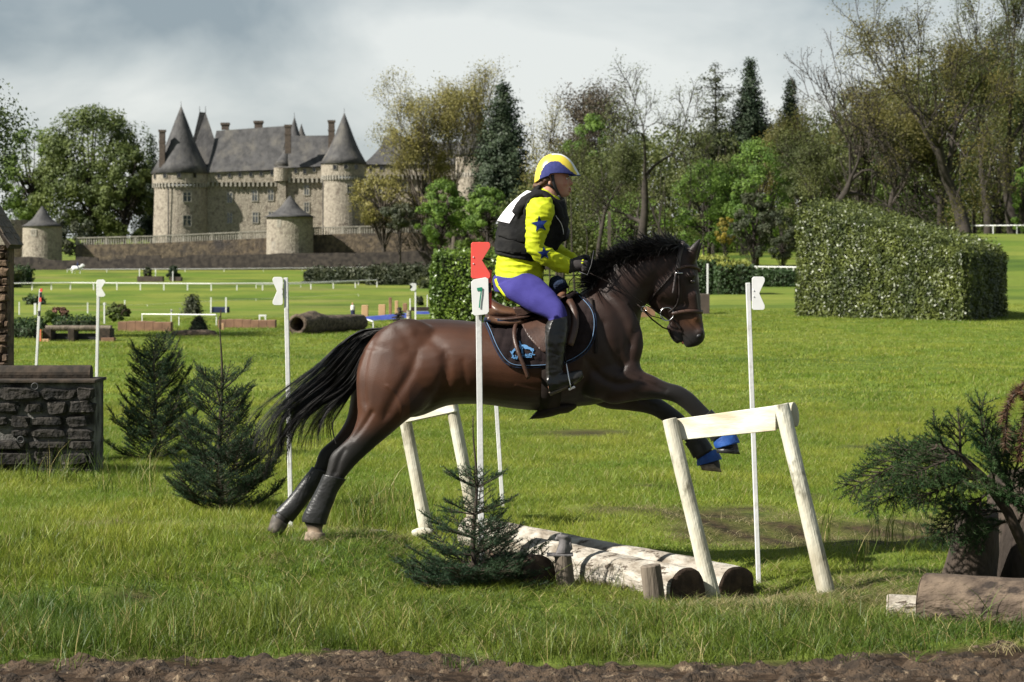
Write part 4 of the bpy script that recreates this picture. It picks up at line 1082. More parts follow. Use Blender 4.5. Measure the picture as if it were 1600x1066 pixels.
q.add(V, Fc); q.build('rail', M['rail_white'], fr1, bevel=.004)
q = MB(); e0 = P(1232, 649, 14.14); q.tube([e0 - dv.normalized() * .08, e0 + dv.normalized() * .045], [.072, .075], 22, jit=.08); q.build('rail_end', [M['weathered_white']], fr1, bevel=.003)
l1 = at(667, 17.15); l2 = at(745, 17.0)
fr2 = post_frame('farther white frame of two leaning posts and a rail, behind the horse', [P(630, 640, 17.25), P(704, 624, 17.05)], [Vector((P(667, 825, 17.15).x, 17.15, gz(l1.x, 17.15))), Vector((P(746, 822, 17.0).x, 17.0, gz(l2.x, 17.0)))], .047, None, None, 0, 0, 'white post frames of the jump')
q = MB(); a_ = P(634, 645, 17.22); b_ = P(712, 628, 17.05); dv = b_ - a_; R = dv.to_track_quat('X', 'Z').to_matrix()
q.box((a_ + b_) / 2 + Vector((0, -.03, 0)), (dv.length, .08, .15), R); q.build('rail', M['rail_white'], fr2, bevel=.008)

def smooth_all(o): pass
# logs of the jump
def log(name, label, a, b, ra, rb_, matb, ends, n=28, group=None, cat='log', seed=0, bumps=.05):
    t = thing(name, label, cat, (Vector(a) + Vector(b)) / 2 - Vector((0, 0, ra)), group)
    a = Vector(a); b = Vector(b); m_ = 40; q = MB(); ax = (b - a).normalized()
    up = Vector((0, 0, 1)); u = ax.cross(up).normalized(); v = u.cross(ax)
    V = []; Fc = []
    for i in range(m_ + 1):
        s = i / m_; c = a + (b - a) * s; r = ra + (rb_ - ra) * s
        for k in range(n):
            th = 2 * math.pi * k / n
            p = Vector((s * (b - a).length * 1.2 + seed, math.cos(th) * 1.6, math.sin(th) * 1.6))
            rr = r * (1 + bumps * noise.noise(p) + bumps * .5 * noise.noise(p * 3.1) + bumps * .25 * noise.noise(p * 8))
            V.append(c + u * math.cos(th) * rr + v * math.sin(th) * rr)
    for i in range(m_):
        for k in range(n): Fc.append((i * n + k, i * n + (k + 1) % n, (i + 1) * n + (k + 1) % n, (i + 1) * n + k))
    q.add(V, Fc); q.build('bark_body', M[matb], t, smooth=True)
    for e_, (ring0, sgn) in enumerate(((0, -1), (m_, 1))):
        q = MB(); R0 = V[ring0 * n:(ring0 + 1) * n]; c = sum(R0, Vector()) / n
        W_ = [c + (p - c) * .985 + ax * sgn * .004 for p in R0] + [c + (p - c) * .9 + ax * sgn * .012 for p in R0] + [c + (p - c) * .5 + ax * sgn * .010 for p in R0] + [c + ax * sgn * .012]
        G = []
        for l in range(2):
            for k in range(n): G.append((l * n + k, l * n + (k + 1) % n, (l + 1) * n + (k + 1) % n, (l + 1) * n + k))
        for k in range(n): G.append((2 * n + k, 2 * n + (k + 1) % n, 3 * n))
        q.add(W_, G); q.build('cut_end', M[ends], t, smooth=True)
    return t
lgrp = 'peeling white birch logs of the jump'
def onz(px, D, r): 
    p = at(px, D); p.z += r; return p
log('birch_log', 'rear peeling white log reaching furthest right, beside the thin white flag pole', onz(735, 16.7, .06), onz(1150, 14.45, .07), .12, .155, 'bark_white', 'log_end', group=lgrp, seed=3, bumps=.09)
log('birch_log', 'front peeling white log held by two grey stakes', onz(838, 15.35, .10), onz(1074, 13.95, .085), .15, .138, 'bark_white', 'log_end', group=lgrp, seed=11, bumps=.09)
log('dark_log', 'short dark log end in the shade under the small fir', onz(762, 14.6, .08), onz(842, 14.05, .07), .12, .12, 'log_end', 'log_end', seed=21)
def stake(label, px, pyt, D, r, group, lean=0):
    b = at(px, D); t_ = P(px + lean, pyt, D); q = MB()
    q.tube([b - Vector((0, 0, .1)), b, b + (t_ - b) * .5, t_], [r, r, r * .95, r * .9], 12, jit=.12); o = q.build('stake', M['grey_wood'], None, bevel=.006)
    return tag(o, label, 'stake', group)
stake('weathered grey stake with the small stone figure sitting on it', 885, 866, 14.05, .058, 'stakes holding the logs', -6)
stake('weathered grey stake in front of the right end of the front log', 1024, 883, 13.8, .066, 'stakes holding the logs', -8)
stake('low cut stump in the grass left of the farther white frame', 590, 829, 17.0, .085, 'low stumps')
fg = thing('stone_figure', 'small grey stone squirrel figure sitting on a stake', 'figurine', P(880, 868, 14.05))
q = MB()
loft(q, [(868, 866, 892, 866, .04, 0), (870, 858, 891, 858, .042, 0), (873, 849, 890, 850, .036, 0), (873, 843, 889, 843, .032, 0), (869, 838, 891, 840, .036, 0), (872, 834, 889, 837, .026, 0)], 14, 3, D=14.05)
loft(q, [(888, 864, 895, 858, .02, 0), (889, 852, 893, 848, .022, 0), (890, 840, 893, 841, .016, 0)], 10, 3, D=14.05)
blob(q, 871, 842, 0, .016, .014, .012, D=14.05)
for s in (-1, 1): blob(q, 877, 834.5, s * .02, .008, .006, .012, D=14.05)
sculpt(q, 'figure_body', M['stone_figure'], fg, .005, 1)
q = MB(); q.box(P(875, 866.5, 14.05), (.16, .10, .012)); q.build('base_plate', M['stone_figure'], fg, bevel=.002)
# whitish stones / log ends at the foot of the farther frame
def rock(label, px, py, w, h, mt='bark_white', group=None, cat='stone', D=None, name='stone'):
    g = ground_px(px, py) if D is None else at(px, D)
    q = MB(); s = F / g.y
    bm = bmesh.new(); bmesh.ops.create_icosphere(bm, subdivisions=3, radius=1)
    V = []
    for v in bm.verts:
        p = v.co.copy(); p *= 1 + .18 * noise.noise(p * 1.7 + Vector((px, 0, 0))) + .06 * noise.noise(p * 5)
        V.append(g + Vector((p.x * w / s / 2, p.y * w / s / 2 * .8, p.z * h / s / 2 + h / s * .3)))
    Fc = [tuple(x.index for x in f.verts) for f in bm.faces]; bm.free(); q.add(V, Fc)
    return tag(q.build(name, M[mt], None, smooth=True), label, cat, group)
rock('small white painted stone at the foot of the farther white frame', 660, 838, 36, 17, 'weathered_white')
rock('pale stone half hidden behind the small fir', 748, 838, 34, 18, 'bark_white')

# flags
def flag_shape(cx_, cy_, w, h, notch, D, dirn):
    """boundary flag outline: rectangle with a V notch on the outer side"""
    hw, hh = w / 2, h / 2; r = 2.5
    pts = [(-hw + r, -hh), (-hw, -hh + r), (-hw, hh - r), (-hw + r, hh), (hw - r, hh), (hw, hh - r), (hw, hh - h * .14), (hw - notch, 0), (hw, -hh + h * .14), (hw, -hh + r), (hw - r, -hh)]
    return [P(cx_ + x * dirn, cy_ + y, D) for x, y in pts]
def flag_pole(name, label, top, base_px, D, w, fl=None, num=None, lean_top=None, group='marker poles of the course', stripes=None, mt='pole_paint', backing=True, Dt=None):
    b = at(base_px, D); Dt = Dt or D; tp = P(top[0], top[1], Dt)
    t = thing(name, label, 'marker pole', b, group)
    q = MB(); d = (tp - b); R = d.to_track_quat('Z', 'Y').to_matrix(); q.box(b + d / 2 - Vector((0, 0, .05)), (w, w * .8, d.length + .1), R)
    pole = q.build('pole', M[mt], t, bevel=.003)
    if fl:
        cx_, cy_, fw, fh, dirn, col = fl; s = F / D
        q = MB(); q.prism(flag_shape(cx_, cy_, fw, fh, fw * .42, Dt - w * .5 - .012, dirn), (0, .006, 0)); f = q.build('flag', M[col], t, bevel=.0015)
        if backing:
            q = MB(); q.box(P(cx_ - dirn * fw * .5 + dirn * 1, cy_ + 3, Dt - w * .5 - .004), (fw * .25 / s, .010, fh * .33 / s)); q.build('bracket', M['black_paint'], t)
        for k in (-1, 1):
            q = MB(); q.tube([P(cx_ - dirn * fw * .38, cy_ + k * fh * .09, Dt - w * .5 - .016), P(cx_ - dirn * fw * .38, cy_ + k * fh * .09, Dt - w * .5 - .010)], .004, 8); q.build('screw', M['white_plastic'], t)
    return t
t7 = flag_pole('numbered_flag_pole', 'white pole with a red flag and number 7 plate in front of the horse', (747, 385), 753, 14.35, .046, (751, 407, 30, 57, 1, 'red_plastic'), backing=False)
q = MB(); Dp = 14.35 - .045; pl = []
for (x, y) in [(740, 437), (759, 433.5), (763, 436), (764, 487), (761, 491), (742, 493.5), (738.5, 491), (736, 441)]: pl.append(P(x, y, Dp))
q.prism(pl, (0, .005, 0)); q.build('number_plate', M['white_plastic'], t7, bevel=.0015)
q = MB()
def pstroke(mb, pts, w, D, th=.002):
    for (a, b) in zip(pts[:-1], pts[1:]):
        dx, dy = b[0] - a[0], b[1] - a[1]; l = math.hypot(dx, dy); nx_, ny_ = -dy / l * w / 2, dx / l * w / 2; ex, ey = dx / l * w * .12, dy / l * w * .12
        mb.prism([P(a[0] - ex + nx_, a[1] - ey + ny_, D), P(b[0] + ex + nx_, b[1] + ey + ny_, D), P(b[0] + ex - nx_, b[1] + ey - ny_, D), P(a[0] - ex - nx_, a[1] - ey - ny_, D)], (0, th, 0))
pstroke(q, [(746, 452.3), (752.5, 451.2)], 4.6, Dp - .0035)
pstroke(q, [(752.2, 449.5), (751.6, 459), (750, 470), (749, 481)], 2.0, Dp - .0065)
q.build('number', M['green_paint'], t7)
q = MB(); q.box(P(765, 452, 14.38), (.018, .012, .24)); q.box(P(767.5, 452, 14.385), (.006, .010, .24)); q.build('rear_batten', M['red_plastic'], t7)
q = MB(); q.box(P(765, 450, 14.362), (.020, .010, .06)); q.build('black_band', M['black_paint'], t7)
flag_pole('flag_pole', 'thin white pole with a white notched flag, right of the nearer white frame', (1169, 442), 1186, 14.75, .036, (1185, 458.5, 20, 52, 1, 'white_plastic'))
flag_pole('flag_pole', 'white pole with a white notched flag behind the tail of the horse', (447, 434), 455, 17.3, .040, (434, 455, 16, 44, -1, 'white_plastic'))
flag_pole('flag_pole', 'white pole with a white notched flag behind the stone wall end', (154, 443), 150, 30, .045, (157.5, 450.5, 14, 27, 1, 'white_plastic'))
tp = flag_pole('flag_pole', 'leaning white pole with black and red striped top behind the stone wall', (63, 452), 53, 30.5, .040, None)
for k, (y0, y1, c) in enumerate(((451, 456, 'red_plastic'), (457, 465, 'black_paint'), (465, 472, 'red_plastic'), (486, 494, 'black_paint'))):
    q = MB(); q.box(P(64.5 - k * .8 - (k == 3) * .8, (y0 + y1) / 2, 30.44), (.03, .02, (y1 - y0) / F * 30.5)); q.build('stripe', M[c], tp)
flag_pole('flag_pole', 'plain thin white pole standing behind the small fir', (774, 600), 786, 18.6, .040, None)

# ---------------- firs
def fir(name, label, base, height, width, seed, whorls, mtn='needle', lean=(0, 0), leader=.2, bp=.45, group='small potted fir trees', nd_len=.017, droop=0.0, dens=330, skirt=1.0, direction=None, minr=.03, nbr=6, pw=.8, tw=.55, rpow=.75):
    rg = random.Random(seed); t = thing(name, label, 'fir tree', base, group)
    base = Vector(base); q = MB(); NV = []; twigs = []
    top = base + Vector((lean[0], lean[1], height))
    def trunk_pt(s): return base + (top - base) * s + Vector((.012 * math.sin(s * 9 + seed), 0, 0))
    q.tube([trunk_pt(s) for s in np.linspace(0, 1, 14)], [max(.003, .016 * height * (1 - s) + .0025) for s in np.linspace(0, 1, 14)], 7)
    q.build('trunk', M['bark_fir'], t, smooth=True)
    bm_ = MB()
    def twig(p, d, L, r, nl, lvl):
        """one shoot with needles; side shoots in pairs"""
        m_ = max(3, int(L / .035)); pts = [p]; dd = d.copy(); c = p.copy()
        for i in range(m_):
            dd = (dd + Vector((rg.gauss(0, .03), rg.gauss(0, .03), rg.gauss(0, .02) + (bp * .10 - droop * .12)))).normalized(); c = c + dd * (L / m_); pts.append(c.copy())
        bm_.tube(pts, [r * (1 - .8 * i / m_) for i in range(m_ + 1)], 4, caps=False)
        twigs.append(pts)
        if lvl < 2 and L > .09:
            nside = int(L / (.055 if lvl == 0 else .07))
            for i in range(1, nside + 1):
                s = .18 + .74 * i / (nside + .5); k = min(int(s * m_), m_ - 1); pp = pts[k]; ax = (pts[k + 1] - pts[k]).normalized()
                side = ax.cross(Vector((0, 0, 1)));
                if side.length < .1: side = Vector((1, 0, 0))
                side.normalize()
                for sg in (-1, 1):
                    if rg.random() < .12: continue
                    d2 = (ax * rg.uniform(.55, .95) + side * sg * rg.uniform(.6, .95) + Vector((0, 0, rg.gauss(.03, .14)))).normalized()
                    twig(pp, d2, L * (1 - s) * tw * rg.uniform(.7, 1.2) + .035, r * .5, nl, lvl + 1)
    # leader
    twigs.append([trunk_pt(s) for s in np.linspace(1 - leader, 1, 8)])
    for w_ in range(whorls):
        s = (w_ + .12) / whorls; s = s ** pw * (1 - leader * .85)
        p0 = trunk_pt(s); n_ = rg.randint(nbr - 1, nbr + 1); R_ = width / 2 * ((1 - s / (1.02)) ** rpow) * skirt + minr; a0 = rg.uniform(0, 6.28)
        for k in range(n_):
            a = a0 + 6.283 * k / n_ + rg.gauss(0, .15); up = bp * (.12 + 1.35 * s) + rg.gauss(0, .10) - droop * (1 - s)
            d = Vector((math.cos(a), math.sin(a), up)).normalized()
            Lb = R_ * rg.uniform(.75, 1.15) / max(.5, math.hypot(d.x, d.y)); twig(p0, d, Lb, .004 + .006 * Lb, nd_len, 0)
    bm_.build('branches', M['bark_fir'], t, fix=False)
    # needles
    Va = []
    for pts in twigs:
        for a, b in zip(pts[:-1], pts[1:]):
            L_ = (b - a).length; k = L_ * dens; k = int(k) + (rg.random() < k % 1); ax = (b - a).normalized()
            u = ax.orthogonal().normalized(); v = ax.cross(u)
            for _ in range(k):
                p = a + (b - a) * rg.random(); th = rg.uniform(0, 6.283); rad = u * math.cos(th) + v * math.sin(th)
                if rad.z < -.5 and rg.random() < .5: rad = -rad
                d = (rad * .85 + ax * rg.uniform(.5, .9)).normalized(); nl = nd_len * rg.uniform(.75, 1.25); w = d.cross(Vector((rg.gauss(0, 1), rg.gauss(0, 1), rg.gauss(0, 1)))).normalized() * .0016
                Va += [p - w, p + w, p + d * nl]
    Va = np.array([tuple(x) for x in Va]); Fa = np.arange(len(Va)).reshape(-1, 3)
    np_obj('needles', Va, Fa, M[mtn], t)
    return t
firg = 'small fir trees dressing the jump'
fir('fir_tree', 'bushy bluish fir beside the stone wall', at(242, 23.0), 1.22, 1.25, 5, 9, group=firg, leader=.14, bp=.60, dens=380, nd_len=.021, pw=.95, nbr=6, minr=.12, tw=.42, rpow=.8)
f2 = fir('fir_tree', 'taller fir with a long bare leader under the tail of the horse', at(345, 18.3), 1.56, 1.12, 8, 10, group=firg, leader=.36, bp=.7, dens=330, nd_len=.019, pw=1.2, nbr=6, droop=.06, rpow=1.25, minr=.10)
fir('fir_tree', 'low spreading fir in front of the logs', at(742, 14.05), 1.04, .85, 15, 8, group=firg, leader=.30, bp=.42, dens=330, nd_len=.018, pw=2.1, nbr=8, skirt=1.0, rpow=1.45, minr=.09)

# ---------------- leaning fir, stump, logs at the right
log('cut_log', 'big brown log lying at the right edge of the foreground', onz(1446, 12.75, .105), onz(1720, 12.3, .10), .155, .20, 'brown_bark', 'brown_bark', seed=31, bumps=.07, cat='log', group='logs at the right edge')
log('cut_log', 'short white painted log end beside the big brown log', onz(1388, 12.95, .03), onz(1470, 12.9, .035), .10, .105, 'bark_white', 'bark_white', seed=41, bumps=.10, cat='log', group='logs at the right edge')
st = at(1515, 13.6); q = MB()
q.tube([st - Vector((0, 0, .1)), st + Vector((.0, 0, .1)), P(1522, 860, 13.6), P(1527, 800, 13.55)], [.165, .16, .145, .12], 18, jit=.14)
tag(q.build('tree_stump', M['stump_bark'], None, smooth=True), 'tall leaning brown stump behind the big brown log', 'stump')
st = at(1610, 14.0); q = MB()
q.tube([st - Vector((0, 0, .1)), st + Vector((0, 0, .3)), P(1600, 740, 14.1)], [.26, .25, .22], 18, jit=.14)
tag(q.build('tree_stump', M['stump_bark'], None, smooth=True), 'dark thick stump at the right edge behind the leaning fir', 'stump')
def cut_fir():
    t = thing('cut_fir', 'cut fir leaning over the logs with its crown pointing left', 'fir tree', at(1600, 13.2))
    rg = random.Random(77); b = MB(); main = MB(); twigs = []
    path = [H_(1612, 880), H_(1575, 800), H_(1535, 745), H_(1498, 710), H_(1462, 695)] 
    main.tube(path, [.036, .03, .024, .017, .01], 8); main.build('trunk', M['bark_fir'], t, smooth=True)
    def shoot(p, d, L, r, lvl):
        m_ = max(3, int(L / .04)); pts = [p]; dd = d.copy(); c = p.copy()
        for i in range(m_):
            dd = (dd + Vector((rg.gauss(0, .05), rg.gauss(0, .05), rg.gauss(0, .03) - .01))).normalized(); c = c + dd * (L / m_); pts.append(c.copy())
        b.tube(pts, [r * (1 - .8 * i / m_) for i in range(m_ + 1)], 4, caps=False); twigs.append(pts)
        if lvl < 2 and L > .1:
            ns = int(L / (.06 if lvl == 0 else .10))
            for i in range(1, ns + 1):
                s = .12 + .8 * i / (ns + .5); k = min(int(s * m_), m_ - 1); ax = (pts[k + 1] - pts[k]).normalized(); side = ax.cross(Vector((.2, -.6, .8))).normalized()
                for sg in (-1, 1):
                    d2 = (ax * .8 + side * sg * .7 + Vector((0, rg.gauss(0, .25), rg.gauss(0, .1)))).normalized(); shoot(pts[k], d2, L * (1 - s) * .34 * rg.uniform(.8, 1.25) + .085, r * .55, lvl + 1)
    targets = [((1470, 697), (1318, 762), -.1), ((1490, 708), (1345, 790), .1), ((1500, 715), (1400, 735), -.25), ((1475, 700), (1455, 655), -.1), ((1500, 712), (1500, 640), .0), ((1520, 730), (1440, 680), .2), ((1545, 755), (1560, 655), .1),
               ((1530, 740), (1420, 800), -.2), ((1550, 765), (1430, 830), -.1), ((1555, 770), (1530, 640), -.3), ((1570, 790), (1600, 660), .0), ((1580, 800), (1480, 790), .25), ((1590, 820), (1640, 690), -.1), ((1560, 780), (1600, 770), -.35), ((1540, 750), (1480, 745), -.35), ((1585, 810), (1500, 835), .3), ((1520, 728), (1480, 765), .35), ((1510, 720), (1385, 700), .15), ((1595, 800), (1560, 700), -.3), ((1600, 780), (1625, 740), .2)]
    for (ax_, ay_), (bx_, by_), dy in targets:
        p = H_(ax_, ay_); e_ = H_(bx_, by_, dy); shoot(p, (e_ - p).normalized(), (e_ - p).length * rg.uniform(.95, 1.05), .009, 0)
    b.build('branches', M['bark_fir'], t, fix=False)
    Va = []
    for pts in twigs:
        for a, c in zip(pts[:-1], pts[1:]):
            k = int((c - a).length * 620 + rg.random()); ax = (c - a).normalized(); u = ax.orthogonal().normalized(); v = ax.cross(u)
            for _ in range(k):
                p = a + (c - a) * rg.random(); th = rg.uniform(0, 6.283); d = ((u * math.cos(th) + v * math.sin(th)) * .8 + ax * rg.uniform(.5, .9)).normalized(); nl = .025 * rg.uniform(.75, 1.25)
                w = d.cross(Vector((rg.gauss(0, 1), rg.gauss(0, 1), rg.gauss(0, 1)))).normalized() * .0017; Va += [p - w, p + w, p + d * nl]
    Va = np.array([tuple(x) for x in Va]); np_obj('needles', Va, np.arange(len(Va)).reshape(-1, 3), M['needle_olive'], t)
def H_(px, py, dy=0): return P(px, py, 13.1 + dy)
cut_fir()
# dry brown fir top at the right edge
t = thing('dry_fir', 'dead brown fir top bending in from the right edge', 'fir tree', at(1640, 13.0)); rg = random.Random(5); tw_ = []
q = MB(); arcs = [[(1640, 960), (1632, 780), (1615, 660), (1592, 615), (1575, 640), (1570, 700)], [(1640, 860), (1625, 700), (1604, 620), (1585, 612), (1564, 660)], [(1640, 800), (1630, 690), (1612, 640), (1600, 650), (1592, 720)], [(1645, 700), (1630, 620), (1610, 596), (1588, 612)], [(1645, 650), (1625, 600), (1606, 592)]]
for A_ in arcs:
    pts = [P(x, y, 12.9 + .03 * math.sin(i)) for i, (x, y) in enumerate(smoothpoly(A_, 5))]; q.tube(pts, list(np.linspace(.012, .004, len(pts))), 6); tw_.append(pts)
q.build('branches', M['bark_fir'], t, smooth=True); Va = []
for pts in tw_:
    for a, c in zip(pts[:-1], pts[1:]):
        ax = (c - a).normalized(); u = ax.orthogonal().normalized(); v = ax.cross(u)
        for _ in range(int((c - a).length * 1400)):
            p = a + (c - a) * rg.random(); th = rg.uniform(0, 6.283); d = ((u * math.cos(th) + v * math.sin(th)) + ax * .4).normalized(); nl = .05 * rg.uniform(.4, 1.25)
            w = d.cross(Vector((rg.gauss(0, 1), rg.gauss(0, 1), rg.gauss(0, 1)))).normalized() * .0022; Va += [p - w, p + w, p + d * nl]
np_obj('needles', np.array([tuple(x) for x in Va]), np.arange(len(Va)).reshape(-1, 3), M['needle_dry'], t)

# ---------------- stone trough wall at the left, each stone a piece
WD = 21.3
sw = thing('stone_wall', 'low dark stone wall with a log on top at the left edge', 'wall', at(75, WD))
wx0, wx1 = P(-90, 600, WD).x, P(148, 600, WD).x; wzt = P(0, 598, WD).z; wzb = gz(wx0, WD) - .05
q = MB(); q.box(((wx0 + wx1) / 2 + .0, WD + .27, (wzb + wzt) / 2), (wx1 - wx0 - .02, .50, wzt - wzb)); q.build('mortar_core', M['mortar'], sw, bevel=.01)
rg = random.Random(9); z = wzb; row = 0; stone_mesh_n = 0
def stone(cx_, cy_, cz_, sx_, sy_, sz_, mt, parent, seed):
    bm = bmesh.new(); bmesh.ops.create_cube(bm, size=1)
    bmesh.ops.bevel(bm, geom=bm.edges[:], offset=.16, segments=1, affect='EDGES')
    r_ = random.Random(seed)
    V = []
    for v in bm.verts:
        p = v.co + Vector((r_.gauss(0, .055), r_.gauss(0, .08), r_.gauss(0, .075))); V.append((cx_ + p.x * sx_, cy_ + p.y * sy_, cz_ + p.z * sz_))
    Fc = [tuple(x.index for x in f.verts) for f in bm.faces]; bm.free(); q = MB(); q.add(V, Fc); return q.build('stone', M[mt], parent)
while z < wzt - .04:
    h = rg.uniform(.10, .15); h = min(h, wzt - z); x = wx0 + rg.uniform(0, .1)
    while x < wx1 - .04:
        w = rg.uniform(.18, .40); w = min(w, wx1 - x)
        gap = .016 + (.02 if rg.random() < .3 else 0)
        if rg.random() > .05:
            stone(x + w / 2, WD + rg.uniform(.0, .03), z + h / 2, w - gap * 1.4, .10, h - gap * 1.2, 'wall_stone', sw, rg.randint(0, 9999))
        x += w
    z += h; row += 1
q = MB(); q.box(((wx0 + wx1) / 2, WD + .25, wzt + .012), (wx1 - wx0 + .03, .58, .03)); q.build('capping_board', M['dark_wood'], sw, bevel=.006)
q = MB(); zc = wzt + .06; q.tube([(wx0, WD + .3, zc), (P(142, 0, WD).x - .05, WD + .32, zc)], [.085, .085], 20, jit=.06); q.build('top_log', M['dark_wood'], sw, bevel=.004)
for zz, xx in ((P(0, 603, WD).z, P(58, 0, WD).x), (P(0, 686, WD).z, P(36, 0, WD).x)):
    q = MB(); pts = [Vector((xx + math.cos(a) * .03, WD - .10, zz + math.sin(a) * .03)) for a in np.linspace(0, 6.283, 17)]; q.tube(pts, .007, 6, caps=False); q.build('iron_ring', M['iron'], sw, smooth=True)
# pillar with slate roof at the left edge
pl = thing('stone_pillar', 'rubble stone pillar with a small slate roof at the left edge', 'pillar', at(-12, 22.4))
PD = 22.3; px0, px1 = P(-40, 0, PD).x, P(14, 0, PD).x; zt = P(0, 383, PD).z; z = gz(px0, PD)
q = MB(); q.box(((px0 + px1) / 2, PD + .17, (z + zt) / 2), (px1 - px0 - .04, .30, zt - z)); q.build('mortar_core', M['pillar_stone'], pl)
while z < zt - .02:
    h = rg.uniform(.06, .11); h = min(h, zt - z); x = px0
    while x < px1 - .03:
        w = rg.uniform(.10, .20); w = min(w, px1 - x)
        stone(x + w / 2, PD + rg.uniform(.0, .02), z + h / 2, w - .012, .10, h - .012, 'pillar_stone', pl, rg.randint(0, 9999)); x += w
    z += h
roof = MB(); ex = P(19, 383, PD).x; ez = P(0, 384, PD).z; tx = P(-14, 340, PD).x; tz = P(0, 328, PD).z
q = MB()
q.add([(tx, PD - .12, tz), (ex, PD - .12, ez), (ex, PD + .45, ez), (tx, PD + .45, tz), (tx, PD - .12, tz - .05), (ex - .02, PD - .12, ez - .03), (ex - .02, PD + .45, ez - .03), (tx, PD + .45, tz - .05)], [(0, 1, 2, 3), (7, 6, 5, 4), (0, 4, 5, 1), (1, 5, 6, 2), (2, 6, 7, 3), (3, 7, 4, 0)])
q.add([(tx, PD - .12, tz), (2 * tx - ex, PD - .12, ez), (2 * tx - ex, PD + .45, ez), (tx, PD + .45, tz), (tx, PD - .12, tz - .05), (2 * tx - ex, PD - .12, ez - .03), (2 * tx - ex, PD + .45, ez - .03), (tx, PD + .45, tz - .05)], [(0, 1, 2, 3), (7, 6, 5, 4), (0, 4, 5, 1), (1, 5, 6, 2), (2, 6, 7, 3), (3, 7, 4, 0)])
q.build('roof_deck', M['dark_wood'], pl)
for k in range(6):
    for j in range(5):
        s0 = k / 6; x = ex + (tx - ex) * s0; zz = ez + (tz - ez) * s0; dv = Vector((tx - ex, 0, tz - ez)).normalized(); R = dv.to_track_quat('X', 'Z').to_matrix()
        q = MB(); q.box(Vector((x, PD - .08 + j * .12 + (k % 2) * .04, zz + .018)) + dv * .05, (.13, .112, .012), R @ Matrix.Rotation(rg.gauss(.05, .03), 3, 'Y')); q.build('slate', M['slate_tile'], pl)
# ---- coat: bay with black points, painted per vertex with shade on belly and forehand
def coat_mat():
    m = mat('horse_coat', (.1, .05, .02), rough=.50, bump=.5, bscale=220, spec=.32, sheen=.05, bdist=.004)
    t = m.node_tree; nd = t.nodes; lk = t.links.new; b = nd['Principled BSDF']
    a = nd.new('ShaderNodeAttribute'); a.attribute_name = 'coat'
    n = nd.new('ShaderNodeTexNoise'); n.inputs['Scale'].default_value = 7; n.inputs['Detail'].default_value = 6
    tcn = nd.new('ShaderNodeTexCoord'); lk(tcn.outputs['Object'], n.inputs['Vector'])
    x = nd.new('ShaderNodeMix'); x.data_type = 'RGBA'; x.blend_type = 'MULTIPLY'; x.inputs['Factor'].default_value = .55
    cr = nd.new('ShaderNodeValToRGB'); cr.color_ramp.elements[0].position = .35; cr.color_ramp.elements[0].color = (.45, .42, .4, 1); cr.color_ramp.elements[1].position = .62
    lk(n.outputs[0], cr.inputs[0]); lk(a.outputs['Color'], x.inputs['A']); lk(cr.outputs[0], x.inputs['B']); lk(x.outputs['Result'], b.inputs['Base Color'])
    return m
M['coat'] = coat_mat()
MT('hair', (.006, .0055, .0055), (.013, .011, .010), scale=20, rough=.5, spec=.35)
MT('hoof', (.10, .085, .07), (.05, .042, .036), scale=30, rough=.6)
MT('hoof_pale', (.26, .20, .14), (.13, .10, .07), scale=30, rough=.7)
MT('leather', (.055, .027, .018), (.034, .017, .012), scale=14, rough=.45, bump=.2, bscale=90, spec=.4)
MT('leather_dark', (.012, .009, .008), (.020, .014, .012), scale=14, rough=.65, spec=.15)
MT('leather_seat', (.125, .062, .035), (.075, .038, .024), scale=12, rough=.38, spec=.5)
MT('black_leather', (.010, .0095, .009), (.022, .02, .018), scale=9, rough=.32, bump=.35, bscale=35, spec=.45, c3=(.05, .043, .036), s3=16, w3=(.68, .76))
MT('black_boot', (.013, .013, .013), (.022, .022, .022), scale=12, rough=.38, bump=.3, bscale=60)
MT('pad_brown', (.012, .0085, .009), (.020, .014, .014), scale=10, rough=.95, spec=.1, bump=.3, bscale=150)
MT('trim_blue', (.10, .17, .28), rough=.7)
MT('logo_blue', (.06, .17, .34), rough=.6)
MT('trim_navy', (.006, .013, .035), rough=.9)
MT('fleece_navy', (.008, .014, .035), (.016, .028, .06), scale=30, rough=1, bump=1, bscale=90)
MT('hoofboot_blue', (.008, .045, .20), (.014, .07, .27), scale=20, rough=.6, bump=.3, bscale=80)
MT('shirt_yellow', (.43, .48, .005), (.36, .41, .005), scale=5, rough=.75, bump=.3, bscale=45, bdist=.004)
MT('vest_black', (.008, .008, .0085), (.017, .0165, .016), scale=9, rough=.85, spec=.12, bump=.5, bscale=38)
MT('bib_white', (.66, .64, .66), (.56, .54, .56), scale=6, rough=.75)
MT('breeches_blue', (.030, .026, .135), (.043, .038, .175), scale=7, rough=.9, spec=.15, bump=.25, bscale=160)
MT('star_blue', (.004, .012, .075), (.007, .02, .11), scale=20, rough=.8, spec=.15)
MT('helmet_yellow', (.64, .50, .05), rough=.35, spec=.5)
MT('helmet_blue', (.022, .028, .12), (.034, .04, .15), scale=60, rough=.9)
MT('helmet_white', (.62, .63, .62), rough=.35)
MT('skin', (.37, .185, .125), (.43, .23, .16), scale=14, rough=.5, c3=(.42, .15, .105), s3=9, w3=(.5, .7))
MT('lips', (.42, .13, .11), rough=.5)
MT('hair_brown', (.06, .03, .018), (.1, .055, .03), scale=40, rough=.6)
MT('eye_white', (.7, .68, .64), rough=.25)
MT('eye_dark', (.02, .014, .01), rough=.1, spec=.7)
MT('glove', (.016, .013, .014), (.03, .025, .025), scale=12, rough=.75, bump=.3)

